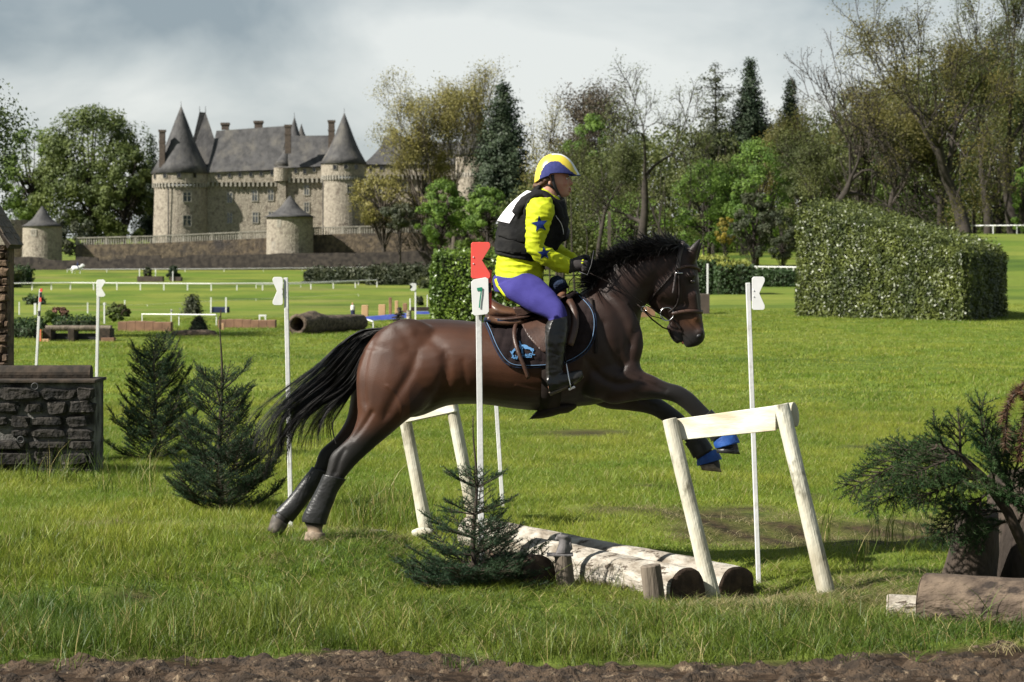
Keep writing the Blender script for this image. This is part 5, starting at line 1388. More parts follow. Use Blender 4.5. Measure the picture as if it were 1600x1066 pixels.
horse = thing('horse', 'bay horse with black mane and tail leaping to the right over the ditch', 'horse', H(700, 843, 0))
hb = MB()
trunk = [(592, 514, 566, 548, .07, 0), (600, 510, 556, 585, .15, 0), (622, 504, 562, 625, .21, 0), (645, 500, 590, 650, .255, 0), (680, 498.5, 650, 652, .28, 0), (715, 500, 700, 634, .29, 0),
         (760, 504, 752, 632, .30, 0), (810, 503, 806, 639, .31, 0), (860, 490, 856, 642, .31, 0), (900, 462, 898, 636, .295, 0), (928, 443, 930, 632, .265, 0), (955, 436, 962, 620, .24, 0), (978, 452, 984, 594, .195, 0), (992, 488, 991, 572, .13, 0), (996, 510, 995, 550, .07, 0)]
loft(hb, trunk, 32, 4)
neck = [(905, 462, 975, 610, .20, 0), (925, 440, 992, 575, .19, 0), (940, 420, 998, 540, .165, 0), (962, 403, 1000, 508, .135, 0), (990, 392, 1004, 486, .112, 0), (1020, 385, 1014, 470, .095, 0), (1048, 380, 1030, 455, .088, 0), (1068, 380, 1050, 425, .075, 0)]
loft(hb, neck, 24, 4)
head = [(1072, 379, 1052, 402, .055, 0), (1083, 390, 1038, 420, .075, 0), (1088.5, 405, 1022, 438, .088, 0), (1091.5, 425, 1014, 456, .092, 0), (1093, 445, 1013, 474, .082, 0), (1094.5, 462, 1022, 487, .066, 0), (1096, 480, 1037, 496, .055, 0),
        (1098, 497, 1049, 506, .046, 0), (1100, 512, 1057, 517, .044, 0), (1102, 524, 1064, 528, .047, 0), (1099, 534, 1068, 538, .044, 0), (1090, 541, 1072, 544, .03, 0)]
loft(hb, head, 24, 4)
loft(hb, [(1052, 500, 1040, 512, .035, 0), (1058, 512, 1045, 522, .036, 0), (1063, 524, 1050, 532, .034, 0), (1067, 533, 1058, 538, .026, 0)], 16, 3)      # lower jaw and chin
for s in (-1, 1):       # head and body relief on both sides
    blob(hb, 1040, 452, s * .062, .085, .035, .095, 20)           # jowl
    blob(hb, 1080, 430, s * .078, .035, .022, .028, -15)          # brow over the eye
    loft(hb, [(1090, 455, 1072, 462, .012, s * .062), (1092, 480, 1078, 484, .012, s * .046), (1094, 500, 1084, 502, .01, s * .038)], 10, 2)  # facial crest
    blob(hb, 1093, 520, s * .038, .032, .018, .028, 25)           # nostril rim
    blob(hb, 962, 520, s * .155, .17, .07, .26, 20)               # shoulder
    blob(hb, 935, 588, s * .165, .16, .075, .15, 0)                 # upper arm
    blob(hb, 640, 560, s * .155, .25, .10, .26, 15)                # quarter
    blob(hb, 606, 585, s * .135, .17, .09, .27, 8)
    blob(hb, 985, 545, s * .075, .05, .07, .13, 0)                # breast
    blob(hb, 985, 440, s * .085, .22, .035, .09, 38)              # neck muscle
    # ear
    e0, e1 = ((1071, 406, 1089, 402), (1095.5, 370)) if s < 0 else ((1080, 404, 1093, 401), (1099.5, 376))
    mx_, my_ = (e0[0] + e0[2]) / 2, (e0[1] + e0[3]) / 2
    loft(hb, [(e0[0] + 2, e0[1] + 5, e0[2] - 1, e0[3] + 6, .022, s * .05), (e0[0] + 1, e0[1] - 8, e0[2] + 2, e0[3] - 8, .024, s * .055), (e0[0] + 8, e0[1] - 22, e0[2] + 5, e0[3] - 19, .018, s * .058), (e1[0] - 2, e1[1] + 1, e1[0] + 2, e1[1] + 2, .006, s * .055)], 12, 3)
NH = [(700, 560, 570, 545, .10, -.15), (692, 600, 557, 585, .125, -.155), (668, 636, 557, 622, .115, -.16), (640, 654, 558, 650, .092, -.165), (610, 679, 549, 677, .07, -.165), (584, 701, 532, 695, .052, -.165), (558, 725, 516, 711, .045, -.165), (541, 745, 509, 738, .040, -.165),
      (527, 765, 501, 757, .033, -.165), (518, 787, 489, 780, .031, -.165), (511, 805, 478, 801, .036, -.165), (507, 818, 474, 814, .036, -.165), (504, 829, 480, 826, .031, -.165), (507, 836, 479, 834, .045, -.165), (508, 843, 477, 843, .052, -.165)]
loft(hb, NH, 20, 4)
FH = [(660, 580, 560, 560, .10, .15), (640, 600, 549, 596, .12, .155), (612, 638, 547, 626, .10, .16), (578, 672, 540, 657, .07, .165), (550, 698, 522, 684, .052, .165), (528, 719, 500, 704, .044, .165), (513, 738, 490, 730, .038, .165),
      (497, 760, 473, 752, .032, .165), (478, 785, 456, 775, .03, .165), (462, 806, 438, 794, .035, .165), (451, 818, 431, 802, .034, .165), (444, 828, 425, 808, .044, .165), (436, 836, 421, 822, .05, .165)]
loft(hb, FH, 20, 4)
NF = [(1000, 555, 925, 620, .09, -.13), (1003, 577, 955, 632, .082, -.15), (1022, 587, 985, 628, .07, -.155), (1042, 597, 1022, 624, .056, -.155), (1064, 603, 1050, 628, .048, -.155), (1083, 615, 1066, 638, .042, -.155), (1098, 630, 1080, 651, .034, -.155), (1112, 644, 1093, 663, .031, -.155),
      (1128, 660, 1106, 677, .034, -.155), (1141, 671, 1113, 687, .037, -.155), (1146, 681, 1117, 696, .035, -.155), (1153, 694, 1119, 701, .047, -.155), (1156, 707, 1121, 706, .053, -.155)]
loft(hb, NF, 20, 4)
FF = [(975, 580, 915, 625, .09, .12), (990, 603, 945, 638, .08, .14), (1012, 614, 982, 642, .066, .145), (1036, 625, 1016, 648, .054, .145), (1060, 642, 1040, 662, .047, .145), (1077, 657, 1056, 675, .04, .145), (1092, 674, 1070, 690, .033, .145), (1103, 688, 1079, 702, .034, .145),
      (1111, 700, 1085, 714, .037, .145), (1118, 709, 1090, 722, .035, .145), (1124, 718, 1093, 728, .046, .145), (1127, 734, 1098, 735, .052, .145)]
loft(hb, FF, 20, 4)
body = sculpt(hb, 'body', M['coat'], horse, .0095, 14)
# relief: grooves between the muscles, fold lines and veins
def relief(me, org, lines):
    n_ = len(me.vertices); co_ = np.empty(n_ * 3, np.float32); me.vertices.foreach_get('co', co_); co_ = co_.reshape(-1, 3)
    no_ = np.empty(n_ * 3, np.float32); me.vertices.foreach_get('normal', no_); no_ = no_.reshape(-1, 3)
    w_ = co_ + np.array(org, np.float32); qx = w_[:, 0] / w_[:, 1] * F + CX; qy = HY - (w_[:, 2] - CAMZ) / w_[:, 1] * F; dv = np.zeros(n_)
    for pts, dep, wd in lines:
        pp = smoothpoly(pts, 4); best = np.full(n_, 1e9)
        for k_, (a_, b_) in enumerate(zip(pp[:-1], pp[1:])):
            ax_, ay_ = a_; dx, dy = b_[0] - ax_, b_[1] - ay_; l2 = dx * dx + dy * dy + 1e-9; t_ = np.clip(((qx - ax_) * dx + (qy - ay_) * dy) / l2, 0, 1)
            s_ = (k_ + t_) / (len(pp) - 1); best = np.minimum(best, np.hypot(qx - ax_ - t_ * dx, qy - ay_ - t_ * dy) + 6 * (np.maximum(0, .12 - s_) + np.maximum(0, s_ - .88)) * 8)
        dv += -dep * np.exp(-(best / wd) ** 2) * np.abs(no_[:, 1]) ** .7
    co_ += no_ * dv[:, None].astype(np.float32); me.vertices.foreach_set('co', co_.ravel()); me.update()
relief(body.data, horse.location, [
    ([(935, 455), (962, 482), (980, 520), (984, 562)], .014, 7), ([(915, 560), (935, 585), (962, 600), (992, 598)], .013, 6), ([(940, 500), (948, 535), (965, 570)], .009, 7),
    ([(600, 655), (618, 620), (640, 585), (652, 550)], .012, 8), ([(662, 645), (684, 615), (696, 580), (694, 548)], .016, 8), ([(584, 528), (573, 560), (568, 600), (572, 640)], .010, 5),
    ([(548, 688), (566, 668), (584, 640)], .010, 4), ([(1012, 484), (996, 512), (984, 545)], .010, 6), ([(1034, 468), (1052, 478), (1070, 476)], .008, 5), ([(1058, 440), (1066, 458), (1066, 478)], .005, 4),
    ([(905, 625), (912, 600), (922, 575)], .010, 6), ([(650, 520), (672, 530), (690, 545)], .008, 8), ([(620, 508), (632, 525), (640, 545)], .006, 8),
    ([(1000, 590), (1020, 602), (1044, 612)], .007, 4), ([(985, 612), (1005, 628), (1030, 640)], .006, 4), ([(522, 735), (516, 760)], .004, 3), ([(540, 700), (530, 720), (524, 742)], .008, 4),
    ([(700, 560), (702, 590), (694, 618)], .005, 5), ([(722, 560), (726, 592), (720, 620)], .005, 5), ([(744, 562), (748, 595), (744, 622)], .004, 5),
    ([(600, 600), (615, 612), (628, 640), (622, 665)], -.005, 2.2), ([(800, 600), (840, 610), (880, 606)], -.004, 2.2), ([(975, 575), (1000, 588), (1030, 600)], -.004, 2)])
# coat colours with painted shade
n = len(body.data.vertices); co = np.empty(n * 3, np.float32); body.data.vertices.foreach_get('co', co); co = co.reshape(-1, 3) + np.array(horse.location)
ppx = co[:, 0] / co[:, 1] * F + CX; ppy = HY - (co[:, 2] - CAMZ) / co[:, 1] * F
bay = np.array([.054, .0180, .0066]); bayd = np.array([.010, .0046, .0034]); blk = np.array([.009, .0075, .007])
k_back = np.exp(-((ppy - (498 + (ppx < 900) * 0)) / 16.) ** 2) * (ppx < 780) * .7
belly_shade = npsst(585, 640, ppy) * (ppx > 640) * (ppx < 930) * .8  # shade under the barrel, painted into the coat
front_shade = npsst(820, 950, ppx) * .78  # shaded look of shoulder and neck put into the coat colour
kd = np.clip(k_back + belly_shade + front_shade, 0, 1)
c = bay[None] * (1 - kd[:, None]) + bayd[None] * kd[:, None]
hind = npsst(655, 700, ppy + (ppx - 560) * .18) * (ppx < 700)
fore = npsst(1015, 1052, ppx) * (ppy > 565) + npsst(975, 1030, ppx) * (ppy > 612)
muz = npsst(508, 530, ppy) * (ppx > 1035) * (ppy < 560)
eye = np.exp(-(((ppx - 1080) / 11) ** 2 + ((ppy - 438) / 9) ** 2))
earb = npsst(400, 380, ppy) * (ppx > 1068)
crest = npsst(14, 4, ppy - np.interp(ppx, [900, 940, 990, 1048, 1070], [455, 424, 396, 384, 384])) * (ppx > 905) * (ppx < 1072) * .8
k = np.clip(hind + fore + muz + eye * .8 + earb * .9 + crest, 0, 1)[:, None]
c = c * (1 - k) + blk[None] * k
star = np.exp(-(((ppx - 1093) / 3) ** 2 + ((ppy - 434) / 5) ** 2)) * (ppx > 1088)
c = c * (1 - star[:, None]) + np.array([.6, .55, .5]) * star[:, None]
tan = np.exp(-(((ppx - 1085) / 16) ** 2 + ((ppy - 502) / 9) ** 2)) * .75
c = c * (1 - tan[:, None]) + np.array([.12, .05, .02]) * tan[:, None]
sock = npsst(820, 828, ppy) * (ppx > 468) * (ppx < 515)
c = c * (1 - sock[:, None]) + np.array([.21, .155, .105]) * sock[:, None]
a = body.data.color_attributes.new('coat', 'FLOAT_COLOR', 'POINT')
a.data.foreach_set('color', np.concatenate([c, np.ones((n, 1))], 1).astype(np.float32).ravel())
HB = bvh_of(body)
# hooves
def hoof(secs, mt):
    q = MB(); loft(q, secs, 20, 2, grow=.004); return q.build('hoof', mt, horse, smooth=True)
hoof([(507, 833, 479, 831, .046, -.165), (508, 838, 477, 837, .05, -.165), (508, 845, 476, 845, .054, -.165)], M['hoof_pale'])
hoof([(449, 820, 427, 804, .042, .165), (444, 829, 424, 812, .047, .165), (436, 838, 419, 829, .052, .165)], M['hoof'])
hoof([(1151, 697, 1120, 702, .046, -.155), (1156, 710, 1121, 708, .054, -.155)], M['black_boot'])
hoof([(1122, 724, 1094, 727, .046, .145), (1127, 738, 1098, 735, .054, .145)], M['hoof_pale'])
# eyes and nostril
for s in (-1, 1):
    q = MB(); blob(q, 1081.5, 440, s * .074, .016, .014, .014); q.build('eye', M['eye_dark'], horse, smooth=True)
    q = MB(); blob(q, 1092, 525, s * .047, .017, .009, .012, 30); q.build('nostril', M['black_paint'], horse, smooth=True)
q = MB(); loft(q, [(1066, 524, 1060, 527, .02, 0), (1070, 532, 1064, 534, .02, 0), (1070, 537, 1066, 538, .012, 0)], 10, 2); q.build('tongue', M['lips'], horse, smooth=True)
# leg boots
def legboot(name, secs, mt, grow=.012, straps=()):
    q = MB(); loft(q, secs, 22, 3, grow=grow, wr=.002); return q.build(name, mt, horse, smooth=True)
def at_secs(S, a, b):
    R = catmull(S, 6); n_ = len(R); return [tuple(r) for r in R[int(a * (n_ - 1)):int(b * (n_ - 1)) + 1:2]]
b1 = legboot('tendon_boot', at_secs(NH, .515, .80), M['black_boot'])
b2 = legboot('tendon_boot', at_secs(FH, .50, .81), M['black_boot'])
b3 = legboot('tendon_boot', at_secs(NF, .58, .77), M['black_boot'])
b4 = legboot('tendon_boot', at_secs(FF, .57, .76), M['black_boot'])
b5 = legboot('overreach_boot', [(1142, 670, 1115, 686, .038, -.155), (1150, 681, 1117, 696, .05, -.155), (1155, 692, 1120, 701, .058, -.155)], M['hoofboot_blue'], .006)
b6 = legboot('overreach_boot', [(1116, 702, 1090, 718, .038, .145), (1122, 708, 1090, 724, .048, .145), (1127, 718, 1091, 728, .058, .145)], M['hoofboot_blue'], .006)
# tail
def hairs(name, guides, n, rad, parent, seed, spread=.03, taper=True, wav=.02, yoff=0.0, mt='hair', segs=12, lenv=(.75, 1.0), clumps=0):
    """guides: list of pixel polylines (upper edge .. lower edge); strands fan between them"""
    rg = random.Random(seed); G = [np.array(smoothpoly(g, 6)) for g in guides]
    Gs = []
    for g in G:
        t = np.linspace(0, 1, len(g)); Gs.append(lambda s, g=g, t=t: (np.interp(s, t, g[:, 0]), np.interp(s, t, g[:, 1])))
    V = []; Fc = []; CL = [(rg.random() * (len(Gs) - 1), rg.gauss(0, spread), rg.uniform(0, 6.28), rg.uniform(4, 9), rg.uniform(0, wav * 1.8), rg.uniform(*lenv), rg.gauss(0, 8), rg.gauss(0, 8)) for _ in range(max(1, clumps))]
    for i in range(n):
        if clumps and rg.random() < .85:
            u, dy1, ph, fq, am, le, jx, jy = rg.choice(CL); u = min(max(u + rg.gauss(0, .035), 0), len(Gs) - 1.001); dy1 += rg.gauss(0, .012); le *= rg.uniform(.82, 1.03); jx += rg.gauss(0, 1.6); jy += rg.gauss(0, 1.6)
        else:
            u = rg.random() * (len(Gs) - 1); dy1 = rg.gauss(0, spread); ph = rg.uniform(0, 6.28); fq = rg.uniform(4, 9); am = rg.uniform(0, wav); le = rg.uniform(*lenv); jx = rg.gauss(0, 5); jy = rg.gauss(0, 5)
        k = min(int(u), len(Gs) - 2); fr = u - k; dy0 = rg.gauss(0, .02); rr = rad * rg.uniform(.6, 1.4)
        b = len(V); prev = None
        for j in range(segs + 1):
            s = j / segs * le
            ax, ay = Gs[k](s); bx, by = Gs[k + 1](s)
            x = ax + (bx - ax) * fr + jx * s * s * 1.6; y = ay + (by - ay) * fr + jy * s * s * 1.6
            p = H(x, y, yoff + dy0 + (dy1 - dy0) * s)
            p += Vector((math.sin(ph + fq * s), math.cos(ph * 2 + fq * s), math.cos(ph + fq * s * 1.2))) * am * s
            r = rr * ((1 - s / le) ** .6 if taper else 1) + rr * .12
            a_ = ph
            for m_ in range(3):
                an = a_ + m_ * 2.094
                V.append(p + Vector((math.cos(an) * r, math.sin(an) * r, math.sin(an + 1) * r)))
        for j in range(segs):
            for m_ in range(3):
                Fc.append((b + j * 3 + m_, b + j * 3 + (m_ + 1) % 3, b + j * 3 + 3 + (m_ + 1) % 3, b + j * 3 + 3 + m_))
    return np_obj(name, [tuple(p) for p in V], Fc, M[mt], parent, smooth=True)
g_tail = [[(602, 513), (565, 516), (530, 538), (500, 568), (462, 600), (428, 636), (402, 668), (388, 700)],
          [(600, 514), (566, 528), (536, 562), (508, 592), (470, 622), (440, 650), (422, 684), (418, 722)],
          [(598, 516), (570, 540), (545, 580), (520, 606), (490, 630), (460, 655), (440, 685), (430, 715)],
          [(596, 520), (572, 552), (556, 590), (538, 610), (510, 628), (486, 650), (470, 672), (462, 700)],
          [(594, 524), (574, 560), (560, 596), (549, 612), (535, 632), (522, 650), (518, 672), (522, 694)]]
hairs('tail', g_tail, 3000, .0027, horse, 3, spread=.07, wav=.012, lenv=(.55, 1.08), clumps=110)
# dock of the tail, under the hair
q = MB(); loft(q, [(604, 512, 596, 530, .035, 0), (580, 520, 575, 545, .04, 0), (555, 538, 558, 572, .045, 0), (535, 560, 545, 590, .035, 0), (515, 585, 528, 602, .015, 0)], 14, 3); q.build('tail_dock', M['hair'], horse, smooth=True)
# mane
def mane():
    rg = random.Random(11); V = []; Fc = []
    crest = np.array(smoothpoly([(928, 442), (945, 420), (968, 402), (995, 391), (1022, 384), (1048, 380), (1068, 380)], 8))
    t = np.linspace(0, 1, len(crest))
    for i in range(3000):
        c_i = rg.randint(0, 89); s = (c_i + .5) / 90 + rg.gauss(0, .008) if rg.random() < .8 else rg.random(); s = min(max(s, 0), 1); x0 = np.interp(s, t, crest[:, 0]) + rg.gauss(0, 2); y0 = np.interp(s, t, crest[:, 1]) + abs(rg.gauss(0, 5)) + 1
        kind = rg.random(); clump = noise.noise(Vector((c_i * .37, 1.3, 0))) * 1.5; cl2 = noise.noise(Vector((c_i * 1.71, 5.3, 0))) * 1.6
        L_ = rg.uniform(12, 36) * (1 + .45 * clump)
        if kind < .72: ang = math.radians(rg.gauss(158 + 24 * cl2, 8)); curl = rg.gauss(1.5 * clump - .2, .45)       # blown up and back
        else: ang = math.radians(rg.gauss(205, 22)); curl = rg.gauss(.5, .4); L_ *= .7; 
        px_, py_ = x0, y0; yo = rg.gauss(0, .03) - (.03 if kind >= .72 else 0); b = len(V); sg = 7; rr = .0021 * rg.uniform(.6, 1.5); ph = rg.random() * 6
        dyo = rg.gauss(-.004, .012)
        for j in range(sg + 1):
            q_ = H(px_, py_, yo); r = rr * (1 - j / sg) ** .5 + .0005
            for m_ in range(3):
                an = ph + m_ * 2.094; V.append(q_ + Vector((math.cos(an) * r, math.sin(an) * r, math.sin(an + 1) * r)))
            px_ += math.cos(ang) * L_ / sg; py_ -= math.sin(ang) * L_ / sg; ang += curl / sg; yo += dyo
        for j in range(sg):
            for m_ in range(3): Fc.append((b + j * 3 + m_, b + j * 3 + (m_ + 1) % 3, b + j * 3 + 3 + (m_ + 1) % 3, b + j * 3 + 3 + m_))
    return np_obj('mane', [tuple(p) for p in V], Fc, M['hair'], horse, smooth=True)
mane()
q = MB(); loft(q, [(930, 436, 940, 446, .02, 0), (948, 413, 955, 426, .025, 0), (972, 396, 976, 408, .025, 0), (1000, 386, 1003, 397, .024, 0), (1030, 378, 1031, 390, .022, 0), (1058, 374, 1058, 386, .02, 0), (1070, 377, 1068, 384, .015, 0)], 12, 3, wr=.01)
q.build('mane_base', M['hair'], horse, smooth=True)

# ---- tack
tackg = 'tack worn by the leaping horse'
pad = thing('saddle_pad', 'quilted dark brown saddle pad with pale blue piping under the saddle', 'saddle pad', H(830, 570, -.33), tackg)
pad_poly = smoothpoly([(757, 506), (764, 520), (772, 540), (783, 560), (796, 571), (815, 574), (850, 573), (880, 569), (902, 560), (920, 545), (929, 525), (931, 500), (926, 482), (912, 466), (897, 455)], 3) + [(885, 462), (860, 478), (820, 492), (780, 498), (760, 500)]
def quilt(x, y):
    u = (x + y * .28) / 17.0; v = (y - x * .10) / 16.0
    return -.006 * (math.exp(-((u - round(u)) * 9) ** 2) + math.exp(-((v - round(v)) * 9) ** 2)) + .003
q = MB(); panel(q, HB, pad_poly, .018, .012, 2.6, quilt, mirror=True); q.build('pad_body', M['pad_brown'], pad, smooth=True)
q = MB(); strap(q, HB, [(757, 504), (764, 520), (772, 540), (783, 560), (796, 571), (815, 574.5), (850, 573), (880, 569), (902, 560), (920, 545), (929, 525), (931, 500), (926, 482), (912, 466), (899, 456)], .011, .016, .005); q.build('edge_binding', M['trim_navy'], pad, smooth=True)
q = MB(); strap(q, HB, [(760, 507), (767, 520), (775, 539), (786, 557), (798, 568), (815, 571), (850, 570), (880, 566), (900, 557), (917, 543), (926, 524), (928, 500), (923, 483), (910, 468), (899, 459)], .0042, .024, .003); q.build('piping', M['trim_blue'], pad, smooth=True)
# emblem: two leaping figures over a line of lettering
em = MB()
def ep(pts): panel(em, HB, pts, .028, .003, 3.0)
def E(x, y): return (790 + x * 55 / 1303, 525 + y * 45 / 1066)
def EP(l): ep([E(*p) for p in l])
EP([(600, 375), (700, 368), (790, 385), (860, 440), (950, 465), (1000, 520), (985, 600), (940, 590), (900, 530), (800, 515), (740, 520), (680, 485), (650, 420), (605, 450)])
EP([(985, 490), (1035, 490), (1055, 580), (1010, 600)]); EP([(985, 590), (1010, 590), (1020, 690), (990, 690)])
EP([(500, 240), (545, 240), (590, 360), (625, 480), (630, 680), (595, 680), (575, 540), (480, 410), (530, 390)])
EP([(350, 470), (420, 500), (400, 560), (320, 590), (280, 680), (240, 690), (225, 600)]); EP([(160, 595), (205, 600), (270, 720), (280, 800), (245, 800), (240, 720)])
EP([(620, 470), (640, 470), (665, 690), (635, 690)])
EP([(215, 805), (400, 800), (400, 825), (215, 830)]); EP([(960, 700), (1095, 700), (1095, 725), (960, 730)])
em.build('emblem', M['logo_blue'], pad)
lt = MB()
def stroke(pts, w=26):
    for (a, b) in zip(pts[:-1], pts[1:]):
        dx, dy = b[0] - a[0], b[1] - a[1]; l = math.hypot(dx, dy) or 1; nx_, ny_ = -dy / l * w / 2, dx / l * w / 2; ex, ey = dx / l * w * .35, dy / l * w * .35
        panel(lt, HB, [E(a[0] - ex + nx_, a[1] - ey + ny_), E(b[0] + ex + nx_, b[1] + ey + ny_), E(b[0] + ex - nx_, b[1] + ey - ny_), E(a[0] - ex - nx_, a[1] - ey - ny_)], .029, .003, 3)
stroke([(300, 735), (300, 850), (365, 850)]); stroke([(370, 740), (415, 865), (460, 740)])                       # L V
stroke([(500, 735), (500, 840)]); stroke([(620, 800), (620, 735), (690, 735), (690, 800)])                       # ..n
stroke([(745, 700), (745, 800), (775, 800)]); stroke([(715, 735), (790, 735)])                                   # t
stroke([(800, 700), (800, 800), (860, 800), (860, 700)]); stroke([(960, 680), (890, 680), (890, 735), (960, 735), (960, 795), (885, 795)])   # U S
lt.build('lettering', M['logo_blue'], pad)

saddle = thing('saddle', 'brown leather jumping saddle with long flap on the bay horse', 'saddle', H(830, 500, -.3), tackg)
q = MB()
loft(q, [(762, 462, 764, 497, .12, 0), (772, 469, 774, 499, .17, 0), (790, 478, 790, 500, .18, 0), (815, 482, 815, 500, .16, 0), (840, 478, 838, 496, .13, 0), (862, 466, 858, 490, .11, 0), (878, 452, 874, 482, .09, 0), (886, 452, 884, 470, .06, 0)], 20, 3)
sculpt(q, 'seat', M['leather_seat'], saddle, .008, 3)
q = MB(); loft(q, [(758, 490, 758, 502, .14, 0), (775, 493, 776, 505, .2, 0), (800, 492, 802, 505, .22, 0), (830, 485, 834, 502, .2, 0)], 16, 3); q.build('panel', M['leather'], saddle, smooth=True)
q = MB(); panel(q, HB, smoothpoly([(802, 482), (812, 505), (826, 530), (842, 546), (852, 552), (875, 548), (893, 532), (900, 510), (902, 488), (895, 472), (882, 462)], 3) + [(850, 474)], .045, .014, 3, mirror=True); q.build('flap', M['leather'], saddle, smooth=True)
q = MB(); strap(q, HB, [(873, 462), (888, 469), (897, 484), (900, 502), (896, 522), (889, 540)], .050, .066, .018, 3); q.build('knee_roll', M['leather'], saddle, smooth=True)
q = MB(); strap(q, HB, [(762, 497), (775, 503), (800, 504), (830, 500)], .035, .05, .01, 3, fallback=-.2); q.build('cantle_edge', M['leather_seat'], saddle, smooth=True)
q = MB(); strap(q, HB, [(756, 499), (775, 502), (808, 499)], .028, .030, .008, 3, fallback=-.2); q.build('half_pad', M['trim_navy'], saddle, smooth=True)
q = MB(); strap(q, HB, [(834, 500), (815, 507), (806, 516), (804, 532), (810, 552), (819, 572), (826, 589)], .026, .052, .005, 3); q.build('stirrup_leather', M['leather'], saddle, smooth=True)
q = MB(); loft(q, [(857, 446, 868, 462, .06, 0), (861, 434, 880, 454, .085, 0), (872, 430, 889, 450, .08, 0), (884, 438, 893, 458, .06, 0)], 18, 3, wr=.006); q.build('pommel_fleece', M['fleece_navy'], saddle, smooth=True)
girth = thing('girth', 'dark leather stud girth with pointed belly flap under the horse', 'girth', H(860, 640, 0), tackg)
q = MB(); strap(q, HB, [(862, 572), (862, 600), (860, 625), (858, 640)], .13, .012, .01, 4); q.build('girth_strap', M['leather_dark'], girth, smooth=True)
q = MB(); loft(q, [(826, 656, 829, 655, .03, 0), (838, 643, 845, 654, .09, 0), (852, 632, 862, 651, .13, 0), (868, 628, 875, 647, .14, 0), (884, 626, 888, 645, .13, 0), (900, 628, 901, 637, .08, 0)], 16, 3); q.build('belly_guard', M['leather_dark'], girth, smooth=True)

bridle = thing('bridle', 'brown leather bridle with fleece headpiece and large bit rings on the horse', 'bridle', H(1050, 500, -.1), tackg)
def bs(name, pts, w, mt='leather', eps=.010, th=.004, **k):
    q = MB(); strap(q, HB, pts, w, eps, th, 3, **k); return q.build(name, M[mt], bridle, smooth=True)
MT('fleece_grey', (.06, .05, .05), (.10, .085, .085), scale=30, rough=1, bump=.8)
bs('headpiece', [(1068, 381), (1063, 392), (1060, 405), (1059, 420)], .030, 'fleece_grey', .012, .01)
bs('browband', [(1058, 421), (1068, 417), (1080, 416), (1090, 420), (1094, 425)], .020, 'leather')
bs('cheekpiece', [(1060, 422), (1061, 440), (1061, 460), (1057, 478), (1045, 488)], .014, 'leather_dark')
bs('cheekpiece', [(1056, 424), (1054, 440), (1051, 458)], .013, 'fleece_grey')
bs('keeper', [(1055, 427), (1066, 427)], .008, 'steel', .016)
bs('throatlash', [(1058, 420), (1048, 432), (1035, 447), (1025, 458), (1016, 470)], .014, 'leather_dark')
bs('noseband', [(1050, 491), (1062, 488), (1080, 486), (1098, 488)], .026, 'leather')
bs('noseband', [(1050, 497), (1058, 506), (1064, 514)], .014, 'leather_dark')
def ring(name, px, py, off, R, r, mt='steel', par=None):
    q = MB(); c = H(px, py, off)
    pts = [c + Vector((math.cos(a) * R, .0, math.sin(a) * R)) for a in np.linspace(0, 2 * math.pi, 25)]
    q.tube(pts, r, 8, caps=False); return q.build(name, M[mt], par or bridle, smooth=True)
dpt = drape(HB, 1042, 492, .01)
ring('bit_ring', 1042, 491, min(dpt.y, HD) - HD - .01, .043, .0035)
ring('bit_ring', 1044, 491, .10, .043, .0035)
ring('martingale_ring', 1006, 483, -.115, .017, .003)
def rein(name, pts3, w=.014, mt='leather_dark', par=None):
    q = MB(); q.tube(pts3, [w / 2] * len(pts3), 6, flat=.45); return q.build(name, M[mt], par or bridle, smooth=True)
rein('rein', [H(909, 421, -.17), H(935, 433, -.18), H(965, 448, -.18), H(990, 463, -.17), H(1006, 475, -.14), H(1022, 484, -.11), H(1034, 491, -.1)])
rein('rein', [H(909, 424, .12), H(950, 440, .16), H(1000, 468, .14), H(1036, 490, .1)])
rein('rein', [H(905, 424, -.16), H(890, 440, -.17), H(888, 455, -.18), H(900, 462, -.15), H(918, 452, -.1), H(922, 436, -.08)], .012)
mart = thing('breastplate', 'dark leather breastplate and running martingale across the shoulder of the horse', 'breastplate', H(960, 520, -.2), tackg)
q = MB(); strap(q, HB, [(924, 468), (926, 490), (929, 515), (931, 540), (930, 552)], .022, .012, .005, 3); q.build('shoulder_strap', M['leather_dark'], mart, smooth=True)
q = MB(); strap(q, HB, [(924, 414), (926, 400), (928, 392)], .016, .012, .005, 3, free=-.12); q.build('neck_strap', M['leather_dark'], mart, smooth=True)
q = MB(); q.tube([H(1006, 486, -.12), H(1020, 500, -.06), H(1036, 512, -.04), H(1048, 516, -.04)], [.008] * 4, 6, flat=.5); q.build('martingale_fork', M['leather_dark'], mart, smooth=True)
q = MB(); q.tube([H(996, 476, -.13), H(1006, 484, -.12), H(1018, 494, -.09), H(1034, 498, -.08)], [.007] * 4, 6, flat=.5); q.build('martingale_fork', M['leather_dark'], mart, smooth=True)

